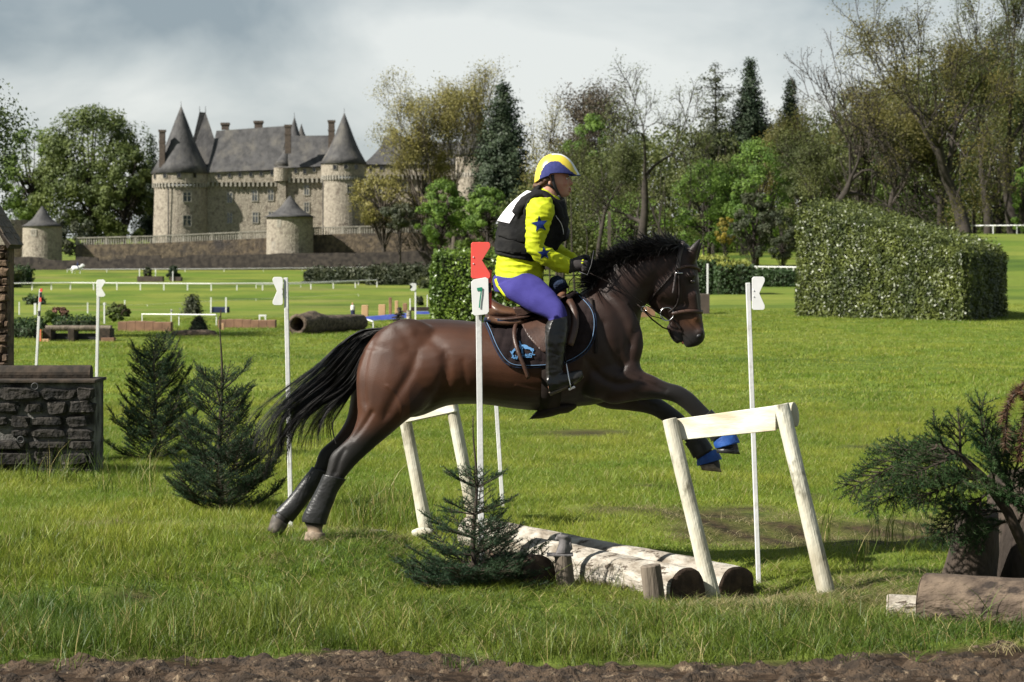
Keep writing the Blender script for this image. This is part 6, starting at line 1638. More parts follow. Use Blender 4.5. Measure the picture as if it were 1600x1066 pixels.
# ---- rider
rider = thing('person', 'rider in yellow shirt, black body protector and blue breeches on the leaping bay horse', 'person', H(830, 470, 0))
T = [(774, 448, 832, 462, .165, 0), (775, 430, 846, 440, .165, 0), (778, 405, 850, 415, .14, 0), (780, 380, 862, 395, .135, 0), (784, 352, 878, 370, .145, 0), (798, 328, 884, 350, .165, 0), (818, 308, 882, 326, .165, 0), (836, 297, 876, 312, .10, 0)]
NA = [(832, 310, 858, 308, .05, -.16), (824, 328, 864, 324, .058, -.20), (824, 348, 860, 348, .055, -.22), (823, 370, 851, 370, .05, -.235), (824, 388, 848, 382, .046, -.24), (833, 404, 856, 387, .046, -.235), (848, 413, 868, 395, .044, -.225), (868, 423, 880, 402, .038, -.20), (889, 427, 891, 406, .033, -.175)]
FA = [(842, 308, 868, 308, .05, .16), (838, 328, 872, 326, .056, .20), (840, 350, 868, 350, .05, .22), (845, 375, 866, 372, .046, .235), (852, 392, 872, 380, .044, .23), (866, 405, 882, 388, .04, .21), (884, 417, 896, 397, .035, .17), (900, 422, 904, 404, .03, .13)]
NL = [(822, 425, 776, 446, .10, -.09), (840, 434, 790, 462, .10, -.16), (856, 448, 812, 476, .088, -.23), (870, 463, 836, 489, .076, -.285), (880, 478, 855, 497, .066, -.325), (885, 494, 859, 500, .058, -.34), (886, 510, 854, 512, .056, -.355), (884, 530, 854, 533, .056, -.37), (880, 556, 855, 558, .046, -.375), (877, 578, 855, 580, .038, -.38), (876, 588, 856, 594, .038, -.38)]
FOOT = [(853, 592, 859, 615, .034, -.385), (866, 586, 872, 611, .036, -.39), (884, 584, 890, 603, .04, -.395), (900, 581, 904, 595, .038, -.40), (910, 580, 911, 588, .02, -.40)]
FL = [(a, b, c_, d, e_, -f) for a, b, c_, d, e_, f in NL]; FOOTF = [(a, b, c_, d, e_, -f) for a, b, c_, d, e_, f in FOOT]
rb = MB()
sh = lambda S, g: [(a, b, c_, d, e_, f) for a, b, c_, d, e_, f in S]
loft(rb, T, 28, 3, grow=-.012)
for S in (NA, FA, NL, FL, FOOT, FOOTF): loft(rb, S, 18, 3, grow=-.010)
loft(rb, [(838, 300, 872, 316, .07, 0), (845, 288, 874, 306, .055, 0), (850, 278, 878, 296, .054, 0)], 18, 3)     # neck
# head and face
loft(rb, [(848, 262, 885, 258, .062, 0), (846, 270, 889, 268, .068, 0), (847, 277, 889.5, 276, .068, 0), (849, 282, 890, 281, .067, 0), (851, 288, 890, 288, .064, 0), (855, 293, 889.5, 293, .056, 0), (861, 299, 889, 299, .046, 0), (868, 304.5, 888.5, 303.5, .036, 0), (875, 308.5, 885.5, 307.5, .022, 0)], 24, 4)
loft(rb, [(889, 276, 884, 277, .012, 0), (892, 281, 885, 282, .013, 0), (896, 286.5, 886, 287, .016, 0), (893, 290, 886, 290, .012, 0)], 12, 3)     # nose
blob(rb, 890.5, 294.5, 0, .010, .022, .0075); blob(rb, 890, 298.5, 0, .010, .020, .008); blob(rb, 886.8, 303.5, 0, .013, .018, .012)
for s in (-1, 1):
    blob(rb, 887, 273.5, s * .032, .012, .02, .007); blob(rb, 880, 287, s * .036, .030, .018, .024)
    blob(rb, 859, 286, s * .066, .012, .008, .022, -10)
# hands: palm, four fingers curled round the rein, thumb
def hand(px, py, off, s):
    loft(rb, [(px - 4, py + 10, px - 2, py - 9, .022, off), (px + 6, py + 9, px + 8, py - 10, .026, off), (px + 15, py + 7, px + 17, py - 7, .026, off), (px + 19, py + 4, px + 20, py - 3, .02, off)], 14, 3)
    for i, (ln, dy) in enumerate(((15, -5.5), (16, -1.5), (15, 2.8), (12, 6.6))):
        x0, y0 = px + 17, py + dy; o0 = off + s * .020
        pts = [H(x0, y0, o0), H(x0 + ln * .45, y0 + 1, o0 - s * .004), H(x0 + ln * .58, y0 + 2.5, o0 - s * .028), H(x0 + ln * .2, y0 + 3, o0 - s * .042), H(x0 - 3, y0 + 2.2, o0 - s * .036)]
        rb.tube(pts, [.0105, .010, .0095, .0088, .007], 8)
    rb.tube([H(px + 4, py - 8, off - s * .01), H(px + 12, py - 11, off - s * .016), H(px + 19, py - 9.5, off - s * .02)], [.013, .0115, .008], 8)
hand(893, 415, -.165, -1); hand(902, 412, .12, 1)
rbody = sculpt(rb, 'body', M['skin'], rider, .0056, 2)
RB = bvh_of(rbody)
def fold(amp, kx=10, kz=26, seed=0.0):
    def f(p, n_):
        a_ = noise.noise(Vector((p.x * kx + seed, p.y * 6, p.z * kz)))
        b_ = noise.noise(Vector((p.x * kx * 2.3 + 5 + seed, p.y * 12, p.z * kz * 2.0 + p.x * 20)))
        return amp * (1.2 * (abs(a_) * -1.6 + .4) + .55 * b_)
    return f
# shirt: lower torso and sleeves
q = MB(); loft(q, T[:4] + [T[4]], 30, 3, grow=.006); loft(q, NA, 20, 4, grow=.009); loft(q, FA, 20, 4, grow=.009)
loft(q, [(836, 303, 874, 318, .082, 0), (844, 292, 875, 309, .066, 0)], 18, 2, grow=.006)
shirt = sculpt(q, 'shirt', M['shirt_yellow'], rider, .0062, 3, fold(.0085))
SB = bvh_of(shirt)
# body protector
TV = [(777, 398, 845, 412, .145, 0), (776, 383, 860, 398, .15, 0), (781, 352, 880, 372, .158, 0), (796, 328, 886, 350, .165, 0), (816, 309, 884, 326, .15, 0), (832, 298, 879, 313, .105, 0)]
q = MB(); loft(q, TV, 32, 3, grow=.014)
for s in (-1, 1):
    loft(q, [(800, 330, 812, 345, .03, s * .13), (812, 311, 822, 328, .045, s * .13), (828, 300, 834, 316, .055, s * .12), (846, 297, 848, 312, .055, s * .115), (862, 304, 857, 318, .05, s * .115), (876, 320, 866, 330, .045, s * .12), (882, 340, 868, 348, .03, s * .12)], 14, 3)
loft(q, [(830, 301, 846, 312, .06, 0), (836, 291, 846, 300, .068, 0), (840, 287, 847, 292, .06, 0)], 16, 2)
vest = sculpt(q, 'body_protector', M['vest_black'], rider, .007, 2, fold(.005, 7, 16, 4))
# arm hole rims and flap plates give the protector its layered look
q = MB(); ctr = (843, 330)
for s in (-1, 1):
    pts = [H(ctr[0] + 22.5 * math.cos(a_) * (.9 if math.sin(a_) < 0 else 1), ctr[1] + 27 * math.sin(a_), s * (.155 + .02 * math.cos(a_) ** 2)) for a_ in np.linspace(0, 2 * math.pi, 25)]
    q.tube(pts, .014, 8, caps=False)
q.build('arm_hole_rim', M['vest_black'], rider, smooth=True)
VB = bvh_of(vest)
q = MB()
for pl in ([(779, 372), (803, 376), (826, 384), (826, 398), (800, 396), (775, 391)], [(783, 352), (808, 358), (824, 366), (824, 380), (802, 376), (779, 368)]):
    panel(q, VB, pl, .012, .01, 5)
q.build('back_plate', M['vest_black'], rider, smooth=True)
q = MB(); strap(q, VB, [(868, 337), (874, 345), (878, 356), (879, 366)], .004, .012, .002); q.build('reflective_piping', M['bib_white'], rider, smooth=True)
q = MB(); q.tube([H(883, 352, -.02), H(886, 362, -.02), H(885, 372, -.02), H(880, 376, -.02)], [.014, .02, .018, .01], 8); q.build('chest_buckle', M['black_paint'], rider, smooth=True)
q = MB(); q.tube([H(848, 420, -.02), H(846, 432, -.03), H(848, 442, -.03), H(853, 450, -.04)], [.009, .011, .009, .008], 8); q.build('air_vest_lanyard', M['black_paint'], rider, smooth=True)
q = MB(); loft(q, [(832, 402, 850, 410, .05, -.05), (842, 408, 852, 420, .04, -.05), (848, 416, 853, 424, .02, -.05)], 14, 3); q.build('protector_tail', M['vest_black'], rider, smooth=True)
# number bib: cloth wrapped round the upper back
def shell(mb, secs, grow, a0, a1, n=20, sub=4, th=.004):
    R = catmull(secs, sub); g0 = []; 
    for gr_ in (grow, grow - th):
        rings = []
        for (ax, ay, bx, by, d, yo) in R:
            cx_, cy_ = (ax + bx) / 2, (ay + by) / 2; hx, hy = (ax - bx) / 2, (ay - by) / 2; l = math.hypot(hx, hy); g = 1 + gr_ * 240 / l
            rings.append([P(cx_ + hx * g * math.cos(a_), cy_ + hy * g * math.cos(a_), HD + yo + (d + gr_) * math.sin(a_)) for a_ in np.linspace(a0, a1, n)])
        g0.append(rings)
    V = [p for rs in g0 for r in rs for p in r]; m_ = len(R); Fc = []
    for k in range(2):
        for i in range(m_ - 1):
            for j in range(n - 1):
                b = k * m_ * n; f = (b + i * n + j, b + i * n + j + 1, b + (i + 1) * n + j + 1, b + (i + 1) * n + j); Fc.append(f if k == 0 else tuple(reversed(f)))
    mb.add(V, Fc)
q = MB(); shell(q, [(782, 346, 880, 368, .150, 0), (790, 334, 884, 356, .160, 0), (804, 318, 885, 338, .158, 0), (822, 303, 882, 320, .13, 0), (829, 299, 880, 314, .11, 0)], .022, -.86, .86)
q.build('number_bib', M['bib_white'], rider, smooth=True)
# stars on the sleeve
def star(cx_, cy_, r, rot, name='star'):
    q = MB(); pl = []
    for k in range(10):
        a_ = math.radians(rot + k * 36); rr = r if k % 2 == 0 else r * .40
        pl.append((cx_ + rr * math.sin(a_), cy_ - rr * math.cos(a_)))
    panel(q, SB, pl, .006, .003, 2.5); q.build(name, M['star_blue'], shirt)
    return q
star(843.5, 350.5, 13.5, -8); star(850, 396, 10.8, -6)
# breeches
q = MB(); loft(q, [(772, 432, 836, 440, .165, 0), (771, 440, 834, 452, .17, 0), (774, 456, 825, 466, .15, 0)], 26, 3, grow=.006)
loft(q, [(774, 428, 846, 434, .16, 0), (776, 436, 840, 445, .165, 0)], 26, 2, grow=.004)
loft(q, NL[:7], 22, 4, grow=.007); loft(q, FL[:7], 22, 4, grow=.007)
br = sculpt(q, 'breeches', M['breeches_blue'], rider, .0065, 3, fold(.002, 8, 14, 9))
BB = bvh_of(br)
q = MB(); strap(q, BB, [(775, 436), (777, 445), (783, 454), (790, 463), (797, 469)], .022, .003, .003, 2); q.build('seat_piping', M['shirt_yellow'], br, smooth=True)
# boots
for S, Ft in ((NL, FOOT), (FL, FOOTF)):
    q = MB(); loft(q, S[5:], 22, 4, grow=.010, wr=.002); loft(q, Ft, 18, 4, grow=.008)
    sg = 1 if Ft[0][5] > 0 else -1
    blob(q, 868, 488, S[5][5], .055, .058, .022, -10)
    bt = sculpt(q, 'riding_boot', M['black_leather'], rider, .0062, 2, fold(.0025, 12, 30, 2))
    o_ = Ft[0][5]
    q = MB(); loft(q, [(857, 613, 860, 619, .036, o_), (872, 607, 874, 613, .038, o_), (890, 599, 892, 604, .043, o_ - .01 * 0), (904, 591, 906, 595, .04, o_), (911, 586, 912, 590, .022, o_)], 14, 3); q.build('boot_sole', M['grey_wood'], rider, smooth=True)
    si = thing('stirrup', ('steel stirrup under the near boot of the rider' if sg < 0 else 'steel stirrup on the far side of the horse, under the far boot'), 'stirrup', H(890, 600, o_), 'pair of stirrups')
    q = MB(); q.tube([H(882, 553, o_ - sg * .055), H(884, 566, o_ - sg * .03)], .006, 6); q.build('leather_end', M['leather_dark'], si, smooth=True)
    q = MB(); pts = [H(884, 564, o_)] + [H(884 + 8 * t_, 564 + 44 * t_, o_ + k * .058 * math.sin(min(1, t_ * 1.6) * 1.57)) for k in (1,) for t_ in (.15, .35, .6, .85, 1)]
    q.tube(pts, .0045, 6)
    pts = [H(884, 564, o_)] + [H(884 + 8 * t_, 564 + 44 * t_, o_ - .058 * math.sin(min(1, t_ * 1.6) * 1.57)) for t_ in (.15, .35, .6, .85, 1)]
    q.tube(pts, .0045, 6); q.build('arch', M['steel'], si, smooth=True)
    q = MB(); q.box(H(893, 606, o_), (.045, .12, .014), Matrix.Rotation(math.radians(-25), 3, 'Y')); q.build('tread', M['steel'], si, bevel=.002)
# gloves
q = MB(); rb_save = rb; rb = q
hand(893, 415, -.165, -1); hand(902, 412, .12, 1)
loft(q, [(887, 427, 888, 405, .032, -.178), (893, 426, 894, 406, .028, -.17)], 14, 2); loft(q, [(896, 422, 899, 402, .03, .14), (902, 421, 905, 403, .026, .12)], 14, 2)
rb = rb_save
gl = sculpt(q, 'gloves', M['glove'], rider, .005, 1, lambda p, n_: .0045)
q = MB(); blob(q, 911, 407, -.19, .008, .006, .006); blob(q, 910, 411, -.2, .008, .006, .006); q.build('glove_patch', M['shirt_yellow'], gl, smooth=True)
wh = MB(); wh.tube([H(905, 425, -.2), H(918, 430, -.21), H(924, 414, -.205), H(928, 391, -.2)], [.004, .004, .0035, .003], 6)
# helmet
hm = MB(); nu, nv = 96, 48; V = []; Fc = []; Mi = []
c0 = (868, 276)
def hel(u, v, gr_=0.0):
    ph = 2 * math.pi * u; th = math.pi * .5 * v
    cx_ = math.cos(ph); a_ = 31.5 if cx_ > 0 else 33.0
    x = a_ * cx_ * math.sin(th) ** .9; y = -36.0 * math.cos(th); d = .098 * math.sin(ph) * math.sin(th) ** .85
    drop = 0 if cx_ > 0 else 10 * cx_ * cx_ * (v ** 3)            # nape
    fr = max(0, cx_) ** 3 * v ** 4 * 7                               # towards the peak
    ear = -5.5 * (math.sin(ph) ** 2) * v ** 6 * (.4 + .6 * (cx_ > -.3))
    return (c0[0] + x + fr, c0[1] + y + drop + ear + max(0, cx_) * v ** 3 * (-1.5), d)
for j in range(nv + 1):
    for i in range(nu):
        x, y, d = hel(i / nu, j / nv); V.append(H(x, y, d * (1 + .0)))
for j in range(nv):
    for i in range(nu):
        Fc.append((j * nu + i, j * nu + (i + 1) % nu, (j + 1) * nu + (i + 1) % nu, (j + 1) * nu + i))
        x, y, d = hel((i + .5) / nu, (j + .5) / nv)
        # blue side panel: arch from the nape over to the peak
        top = np.interp(x, [841, 846, 852, 860, 868, 874, 882, 890, 897, 903], [285, 267, 257, 252.3, 251.5, 253, 259, 266, 271, 275])
        side = y > top and x > 841.5 and abs(d) > .02
        white = (not side) and x > 862 + (y - 240) * .0 and abs(d) < .034 + max(0, (x - 880)) * .0003
        Mi.append(1 if side else (2 if white else 0))
hm.v = [tuple(p) for p in V]; hm.f = Fc; hm.m = Mi
helmet = hm.build('helmet', [M['helmet_yellow'], M['helmet_blue'], M['helmet_white']], rider, smooth=True)
so_ = helmet.modifiers.new('solid', 'SOLIDIFY'); so_.thickness = .012; so_.offset = -1
q = MB(); pts_t = []; pts_b = []
for t_ in np.linspace(-1, 1, 13):
    pts_t.append((H(896.5 - 8 * t_ * t_, 271.5 - 3 * t_ * t_ * 0, .078 * t_), H(907.5 - 12 * t_ * t_, 273.5 + .5 * t_ * t_, .062 * t_)))
V = []; Fc = []
for a_, b_ in pts_t: V += [a_, b_, b_ + Vector((0, 0, -.006)), a_ + Vector((0, 0, -.014))]
for i in range(12):
    for j in range(4): Fc.append((i * 4 + j, i * 4 + (j + 1) % 4, (i + 1) * 4 + (j + 1) % 4, (i + 1) * 4 + j))
q.add(V, Fc); q.build('helmet_peak', M['helmet_blue'], rider, smooth=True)
# hair, straps, eyes, lips
q = MB()
for s in (-1, 1): blob(q, 853, 281, s * .045, .035, .03, .028, -15)
blob(q, 846, 287, 0, .03, .06, .026, -20); blob(q, 840, 291, 0, .035, .05, .022, -10)
sculpt(q, 'hair', M['hair_brown'], rider, .006, 1, fold(.004, 40, 20, 1))
for s in (-1, 1):
    q = MB(); blob(q, 885.6, 279.4, s * .036, .0085, .012, .0062); q.build('eye', M['eye_white'], rider, smooth=True)
    q = MB(); blob(q, 886.9, 279.5, s * .039, .0048, .006, .0052); q.build('pupil', M['eye_dark'], rider, smooth=True)
    q = MB(); q.tube([H(881, 276.6, s * .050), H(885, 275.2, s * .042), H(889.5, 276.2, s * .026)], [.002, .0035, .002], 6); q.build('eyebrow', M['hair_brown'], rider, smooth=True)
q = MB(); blob(q, 890.8, 294.7, 0, .0095, .021, .0052); blob(q, 890.3, 298.8, 0, .0095, .019, .0058); q.build('lips', M['lips'], rider, smooth=True)
q = MB(); blob(q, 891.8, 296.8, 0, .008, .014, .0022); q.build('mouth_gap', M['eye_dark'], rider, smooth=True)
q = MB()
strap(q, RB, [(863, 273), (864.5, 283), (868, 294), (873, 304), (880, 311.5)], .020, .006, .004, 2)
strap(q, RB, [(853, 280), (859, 290), (866, 295)], .014, .006, .004, 2)
q.tube([H(872, 305, -.036), H(877, 312, -.02), H(881, 313, 0), H(877, 312, .02), H(872, 305, .036)], [.009] * 5, 8)
q.build('chin_strap', M['black_paint'], rider, smooth=True)
tag(wh.build('riding_whip', M['black_paint'], None, smooth=True), 'short black whip held upright in the near glove of the rider', 'whip')
# ------------------------------------------------------------------ hedges
def hedge(label, corners, z0s, z1s, leafm, seed, dens=150, lsize=.1, group='clipped hedges of the course', name='hedge', rough=.06, top_m=None, roundness=0.0, cat='hedge'):
    """corners: four ground points (x,y) anticlockwise seen from above; z1s top height at each"""
    rng = np.random.default_rng(seed); C_ = [np.array(c, float) for c in corners]
    ctr = sum(C_) / 4; t = thing(name, label, cat, Vector((ctr[0], ctr[1], min(z0s))), group)
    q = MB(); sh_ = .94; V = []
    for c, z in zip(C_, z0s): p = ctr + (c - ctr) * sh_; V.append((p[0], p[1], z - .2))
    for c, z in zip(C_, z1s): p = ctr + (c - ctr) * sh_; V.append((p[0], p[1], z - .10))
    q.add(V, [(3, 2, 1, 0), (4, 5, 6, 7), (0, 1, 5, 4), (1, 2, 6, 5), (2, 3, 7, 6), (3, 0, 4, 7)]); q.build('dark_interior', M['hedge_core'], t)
    pts = []; nrm = []; tops = []
    def face(a, b, za0, zb0, za1, zb1, n_):
        A = np.linalg.norm(b - a) * ((za1 - za0) + (zb1 - zb0)) / 2; k = int(A * dens); u = rng.uniform(0, 1, k); v = rng.uniform(0, 1, k)
        P2 = a[None] * (1 - u[:, None]) + b[None] * u[:, None]; z = (za0 * (1 - u) + zb0 * u) * (1 - v) + (za1 * (1 - u) + zb1 * u) * v
        lump = .12 * np.sin(u * 23 + seed) * np.sin(v * 9 + seed * 2) + .08 * np.sin(u * 51) * np.sin(v * 21 + 1)
        dep = rough * rng.exponential(1, k) * 1.2 - lump * rough * 8 * .35 - rough
        if roundness: dep += roundness * (np.maximum(0, v - .75) * 4) ** 2 * .5
        pts.append(np.column_stack([P2 - n_[None] * dep[:, None], z])); nrm.append(np.tile(np.array([n_[0], n_[1], .25]), (k, 1)))
    for i in range(4):
        a, b = C_[i], C_[(i + 1) % 4]; e = b - a; n_ = np.array([e[1], -e[0]]) / np.linalg.norm(e)
        face(a, b, z0s[i], z0s[(i + 1) % 4], z1s[i], z1s[(i + 1) % 4], n_)
    area = abs(np.cross(C_[1] - C_[0], C_[3] - C_[0])); k = int(area * dens * .8); u = rng.uniform(0, 1, k); v = rng.uniform(0, 1, k)
    P2 = (C_[0][None] * (1 - u[:, None]) + C_[1][None] * u[:, None]) * (1 - v[:, None]) + (C_[3][None] * (1 - u[:, None]) + C_[2][None] * u[:, None]) * v[:, None]
    z = (z1s[0] * (1 - u) + z1s[1] * u) * (1 - v) + (z1s[3] * (1 - u) + z1s[2] * u) * v + rng.normal(0, rough, k)
    tp_ = np.column_stack([P2, z])
    def leaves(P_, N_):
        n_ = len(P_); a = rng.normal(0, 1, (n_, 3)); nn = N_ + rng.normal(0, .75, (n_, 3)); nn /= np.linalg.norm(nn, axis=1, keepdims=True)
        a -= nn * (a * nn).sum(1, keepdims=True); a /= np.linalg.norm(a, axis=1, keepdims=True); b = np.cross(nn, a); s = lsize * rng.uniform(.6, 1.4, (n_, 1))
        return np.stack([P_ - a * s * .55, P_ + b * s * .28 - nn * s * .1, P_ + a * s * .55, P_ - b * s * .28 - nn * s * .1], 1).reshape(-1, 3)
    P_ = np.concatenate(pts); N_ = np.concatenate(nrm)
    if top_m is None: P_ = np.concatenate([P_, tp_]); N_ = np.concatenate([N_, np.tile([0, 0, 1.0], (len(tp_), 1))])
    else:
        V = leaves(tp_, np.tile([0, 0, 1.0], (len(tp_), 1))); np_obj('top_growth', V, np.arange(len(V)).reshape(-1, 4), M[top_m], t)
    V = leaves(P_, N_); np_obj('foliage', V, np.arange(len(V)).reshape(-1, 4), M[leafm], t)
    return t
def box_hedge(label, x0, x1, ytop, ybot, D, depth, leafm, seed, dens, lsize, **k):
    a, b = px2(x0, D), px2(x1, D); z0 = pz(ybot, D) ; z1 = pz(ytop, D)
    return hedge(label, [(a, D), (b, D), (b + k.pop('skew', 0), D + depth), (a + .0, D + depth)], [z0] * 4, [z1] * 4, leafm, seed, dens, lsize, **k)
# the big laurel hedge: long face towards us, sunk end in shade on the right
A = P(1248, 492, 80); B = P(1509, 497, 74); Cc = P(1562, 497, 80.5); Dd = P(1262, 490, 88)
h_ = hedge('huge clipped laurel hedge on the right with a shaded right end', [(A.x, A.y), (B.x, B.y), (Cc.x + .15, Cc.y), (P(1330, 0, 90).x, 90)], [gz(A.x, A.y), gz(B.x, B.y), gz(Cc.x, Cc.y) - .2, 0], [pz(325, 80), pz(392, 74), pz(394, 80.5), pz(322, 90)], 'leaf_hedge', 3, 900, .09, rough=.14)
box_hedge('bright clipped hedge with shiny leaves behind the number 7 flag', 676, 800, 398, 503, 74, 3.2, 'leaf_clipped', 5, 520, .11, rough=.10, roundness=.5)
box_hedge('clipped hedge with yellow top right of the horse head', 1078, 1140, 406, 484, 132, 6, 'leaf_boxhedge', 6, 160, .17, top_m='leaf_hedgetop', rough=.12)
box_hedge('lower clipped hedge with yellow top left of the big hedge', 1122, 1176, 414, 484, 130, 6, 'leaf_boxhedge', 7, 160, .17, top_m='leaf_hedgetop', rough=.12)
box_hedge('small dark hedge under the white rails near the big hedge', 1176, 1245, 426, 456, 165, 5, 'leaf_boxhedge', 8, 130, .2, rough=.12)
FH_ = 'dark hedges far across the field'
def far_hedge(label, x0, x1, yt, yb_, leafm, seed, depth=4, dens=14, ls=.5, group=FH_, D=None, name='hedge', rough=.35, rd=0):
    g = ground_px((x0 + x1) / 2, yb_, 80) if D is None else None; D = D or g.y
    return box_hedge(label, x0, x1, yt, yb_, D, depth, leafm, seed, dens, ls, rough=rough, roundness=rd, group=group, name=name)
far_hedge('long low dark hedge at the end of the white rails, left part', 476, 588, 423, 444, 'leaf_darkbush', 11, 9, rd=1.0)
far_hedge('long low dark hedge at the end of the white rails, right part', 575, 678, 419, 446, 'leaf_darkbush', 12, 9, rd=1.0)
far_hedge('small grey green bush beside the bright clipped hedge', 656, 680, 437, 451, 'leaf_olive', 13, 3, name='bush')
far_hedge('square dark hedge at the left end of the rails', 19, 40, 420, 447, 'leaf_boxhedge', 14, 6)
far_hedge('dim hedge cut off by the stone pillar', 10, 20, 424, 450, 'leaf_olive', 15, 6)
far_hedge('low dark hedge block behind the leaning striped pole', 40, 62, 465, 477, 'leaf_boxhedge', 16, 3)
NG = 'low hedges of the near fences'
far_hedge('low dark green hedge behind the timber table fence', 84, 142, 497, 512, 'leaf_boxhedge', 17, .8, 500, .07, NG, D=64, rough=.04)
far_hedge('low dark green hedge left of the timber table fence', 20, 66, 500, 512, 'leaf_boxhedge', 18, .8, 500, .07, NG, D=66, rough=.04)
far_hedge('rounded dark bush at the left edge before the table fence', 16, 52, 508, 535, 'leaf_boxhedge', 19, .9, 500, .08, NG, D=58, rough=.06, name='bush', rd=.2)
def bush(label, px, ytop, yb_, w, leafm, seed, lsize=.2, D=None, n=22, k=90, group='bushes on the field', name='bush', profile=None):
    g = ground_px(px, yb_, 60); D = D or g.y
    return clump_tree(label, px, D, ytop, yb_ + 1, w, leafm, seed, n=n, k=k, lsize=lsize, group=group, name=name, trunk=False, profile=profile, cat='bush', fillr=(.2, 1), yb=yb_)
MT('leaf_red', (.14, .05, .035), (.09, .055, .03), scale=3, rough=.7)
bush('red leaved round bush behind the timber table fence', 92, 481, 500, 34, 'leaf_red', 31, .07, D=66)
bush('yellow green bush left of the red leaved bush', 78, 486, 504, 24, 'leaf_spring', 32, .07, D=65)
bush('feathery green bush right of the white flag pole', 182, 474, 500, 34, 'leaf_mid', 33, .08, D=72)
bush('brown conifer shaped bush right of the feathery green bush', 190, 478, 495, 20, 'leaf_bud', 34, .4)
bush('dark round bush standing on the far lawn', 271, 416, 437, 20, 'leaf_dark', 35, .5, n=30)
bush('small pointed dark bush on the far brown box', 231, 417, 434, 14, 'leaf_darkbush', 36, .45)
bush('small dark bush behind the blue jump end', 655, 461, 478, 14, 'leaf_darkbush', 37, .3)
conifer('little dark pine on the field left of the blue fence', 301, ground_px(301, 492, 82).y, 464, 492, 22, 'leaf_darkbush', 38, layers=9, lsize=.35, group='little firs on the field', shape=.35, yb=492, jag=.3)
conifer('tiny fir beside the dark roll fence', 311, 61.5, 496, 514, 16, 'leaf_dark', 39, layers=8, lsize=.06, dens=.8, group='little firs on the field', yb=515)
conifer('leafless little fir among the posts beside the blue fence', 624, 72, 482, 507, 16, 'leaf_darkbush', 40, layers=7, lsize=.05, dens=.3, group='little firs on the field', yb=507, bare=.4)

# ------------------------------------------------------------------ running rails
def rails(label, pts, hpx, step_px, group='white running rails', n2=False, rmul=1.0, w=None):
    """pts: pixel polyline of the rail foot"""
    G = []
    for x, y in pts: G.append(ground_px(x, y, 82))
    t = thing('running_rail', label, 'rail fence', G[0], group); rl = MB(); prev = None
    for i in range(len(G) - 1):
        a, b = G[i], G[i + 1]; pa, pb = pts[i], pts[i + 1]; n_ = max(1, round(math.hypot(pb[0] - pa[0], pb[1] - pa[1]) / step_px)); ha, hb_ = hpx * a.y / F, hpx * b.y / F
        for k in range(n_ + (i == len(G) - 2)):
            s = k / n_; p = a + (b - a) * s; h = ha + (hb_ - ha) * s; q = MB(); ww = w or .16 * rmul
            q.box(p + Vector((0, 0, h / 2)), (ww, ww, h)); q.build('post', M['white_plastic'], t)
        va, vb = a + Vector((0, -.06, ha)), b + Vector((0, -.06, hb_)); rl.tube([va, vb], (.085 if w is None else w * .8) * rmul, 8)
    rl.build('rail', M['white_plastic'], t, smooth=False)
    return t
rails('front white running rail curving across the field to the dark hedge', [(20, 454), (110, 453), (330, 454.5), (450, 453.5), (589, 449)], 11, 35.5)
rails('rear white running rail behind the front one', [(400, 451), (470, 449.5), (560, 446)], 6, 70, rmul=.7)
rails('thin white rail in front of the far dark wall', [(105, 426), (350, 425), (650, 422)], 5, 58, rmul=.6)
rails('thin white rail along the mid field line', [(60, 483), (230, 479), (400, 470), (560, 463)], 3, 180, rmul=.2, w=.06)
def rails_at(label, pts, step, h, group, wr=.07):
    """pts: (px, D) points on the ground"""
    t = thing('running_rail', label, 'rail fence', at(*pts[0]), group); rl = MB()
    for (p0, d0), (p1, d1) in zip(pts[:-1], pts[1:]):
        a, b = at(p0, d0), at(p1, d1); n_ = max(1, round((b - a).length / step))
        for k in range(n_ + 1):
            p = a + (b - a) * (k / n_); p.z = gz(p.x, p.y); q = MB(); q.box(p + Vector((0, 0, h / 2)), (wr * 1.6, wr * 1.6, h)); q.build('post', M['white_plastic'], t)
        m_ = 8; rl.tube([(lambda p: Vector((p.x, p.y - .05, gz(p.x, p.y) + h)))(a + (b - a) * (k / m_)) for k in range(m_ + 1)], wr, 8)
    rl.build('rail', M['white_plastic'], t); return t
rails_at('white running rail above the small dark hedge left of the big hedge', [(1165, 262), (1250, 240)], 2.6, 1.15, 'white running rails')
rails_at('white running rail climbing behind the big hedge at the right edge', [(1515, 206), (1665, 200)], 2.6, .75, 'white running rails', .05)
rails_at('white rail behind the brown wall fences', [(222, 72), (338, 71)], 1.25, .34, 'white running rails', .018)
rails_at('short white rail end beside the hollow log', [(560, 74), (583, 67)], 3.5, .22, 'white running rails', .022)

# ------------------------------------------------------------------ fences and jumps of the course
CGp = 'fixed fences of the course'
def boxat(q, x0, x1, y0, y1, D, depth, **k):
    a, b = px2(x0, D), px2(x1, D); z0, z1 = pz(y1, D), pz(y0, D); q.box(((a + b) / 2, D + depth / 2, (z0 + z1) / 2), (b - a, depth, z1 - z0), **k)
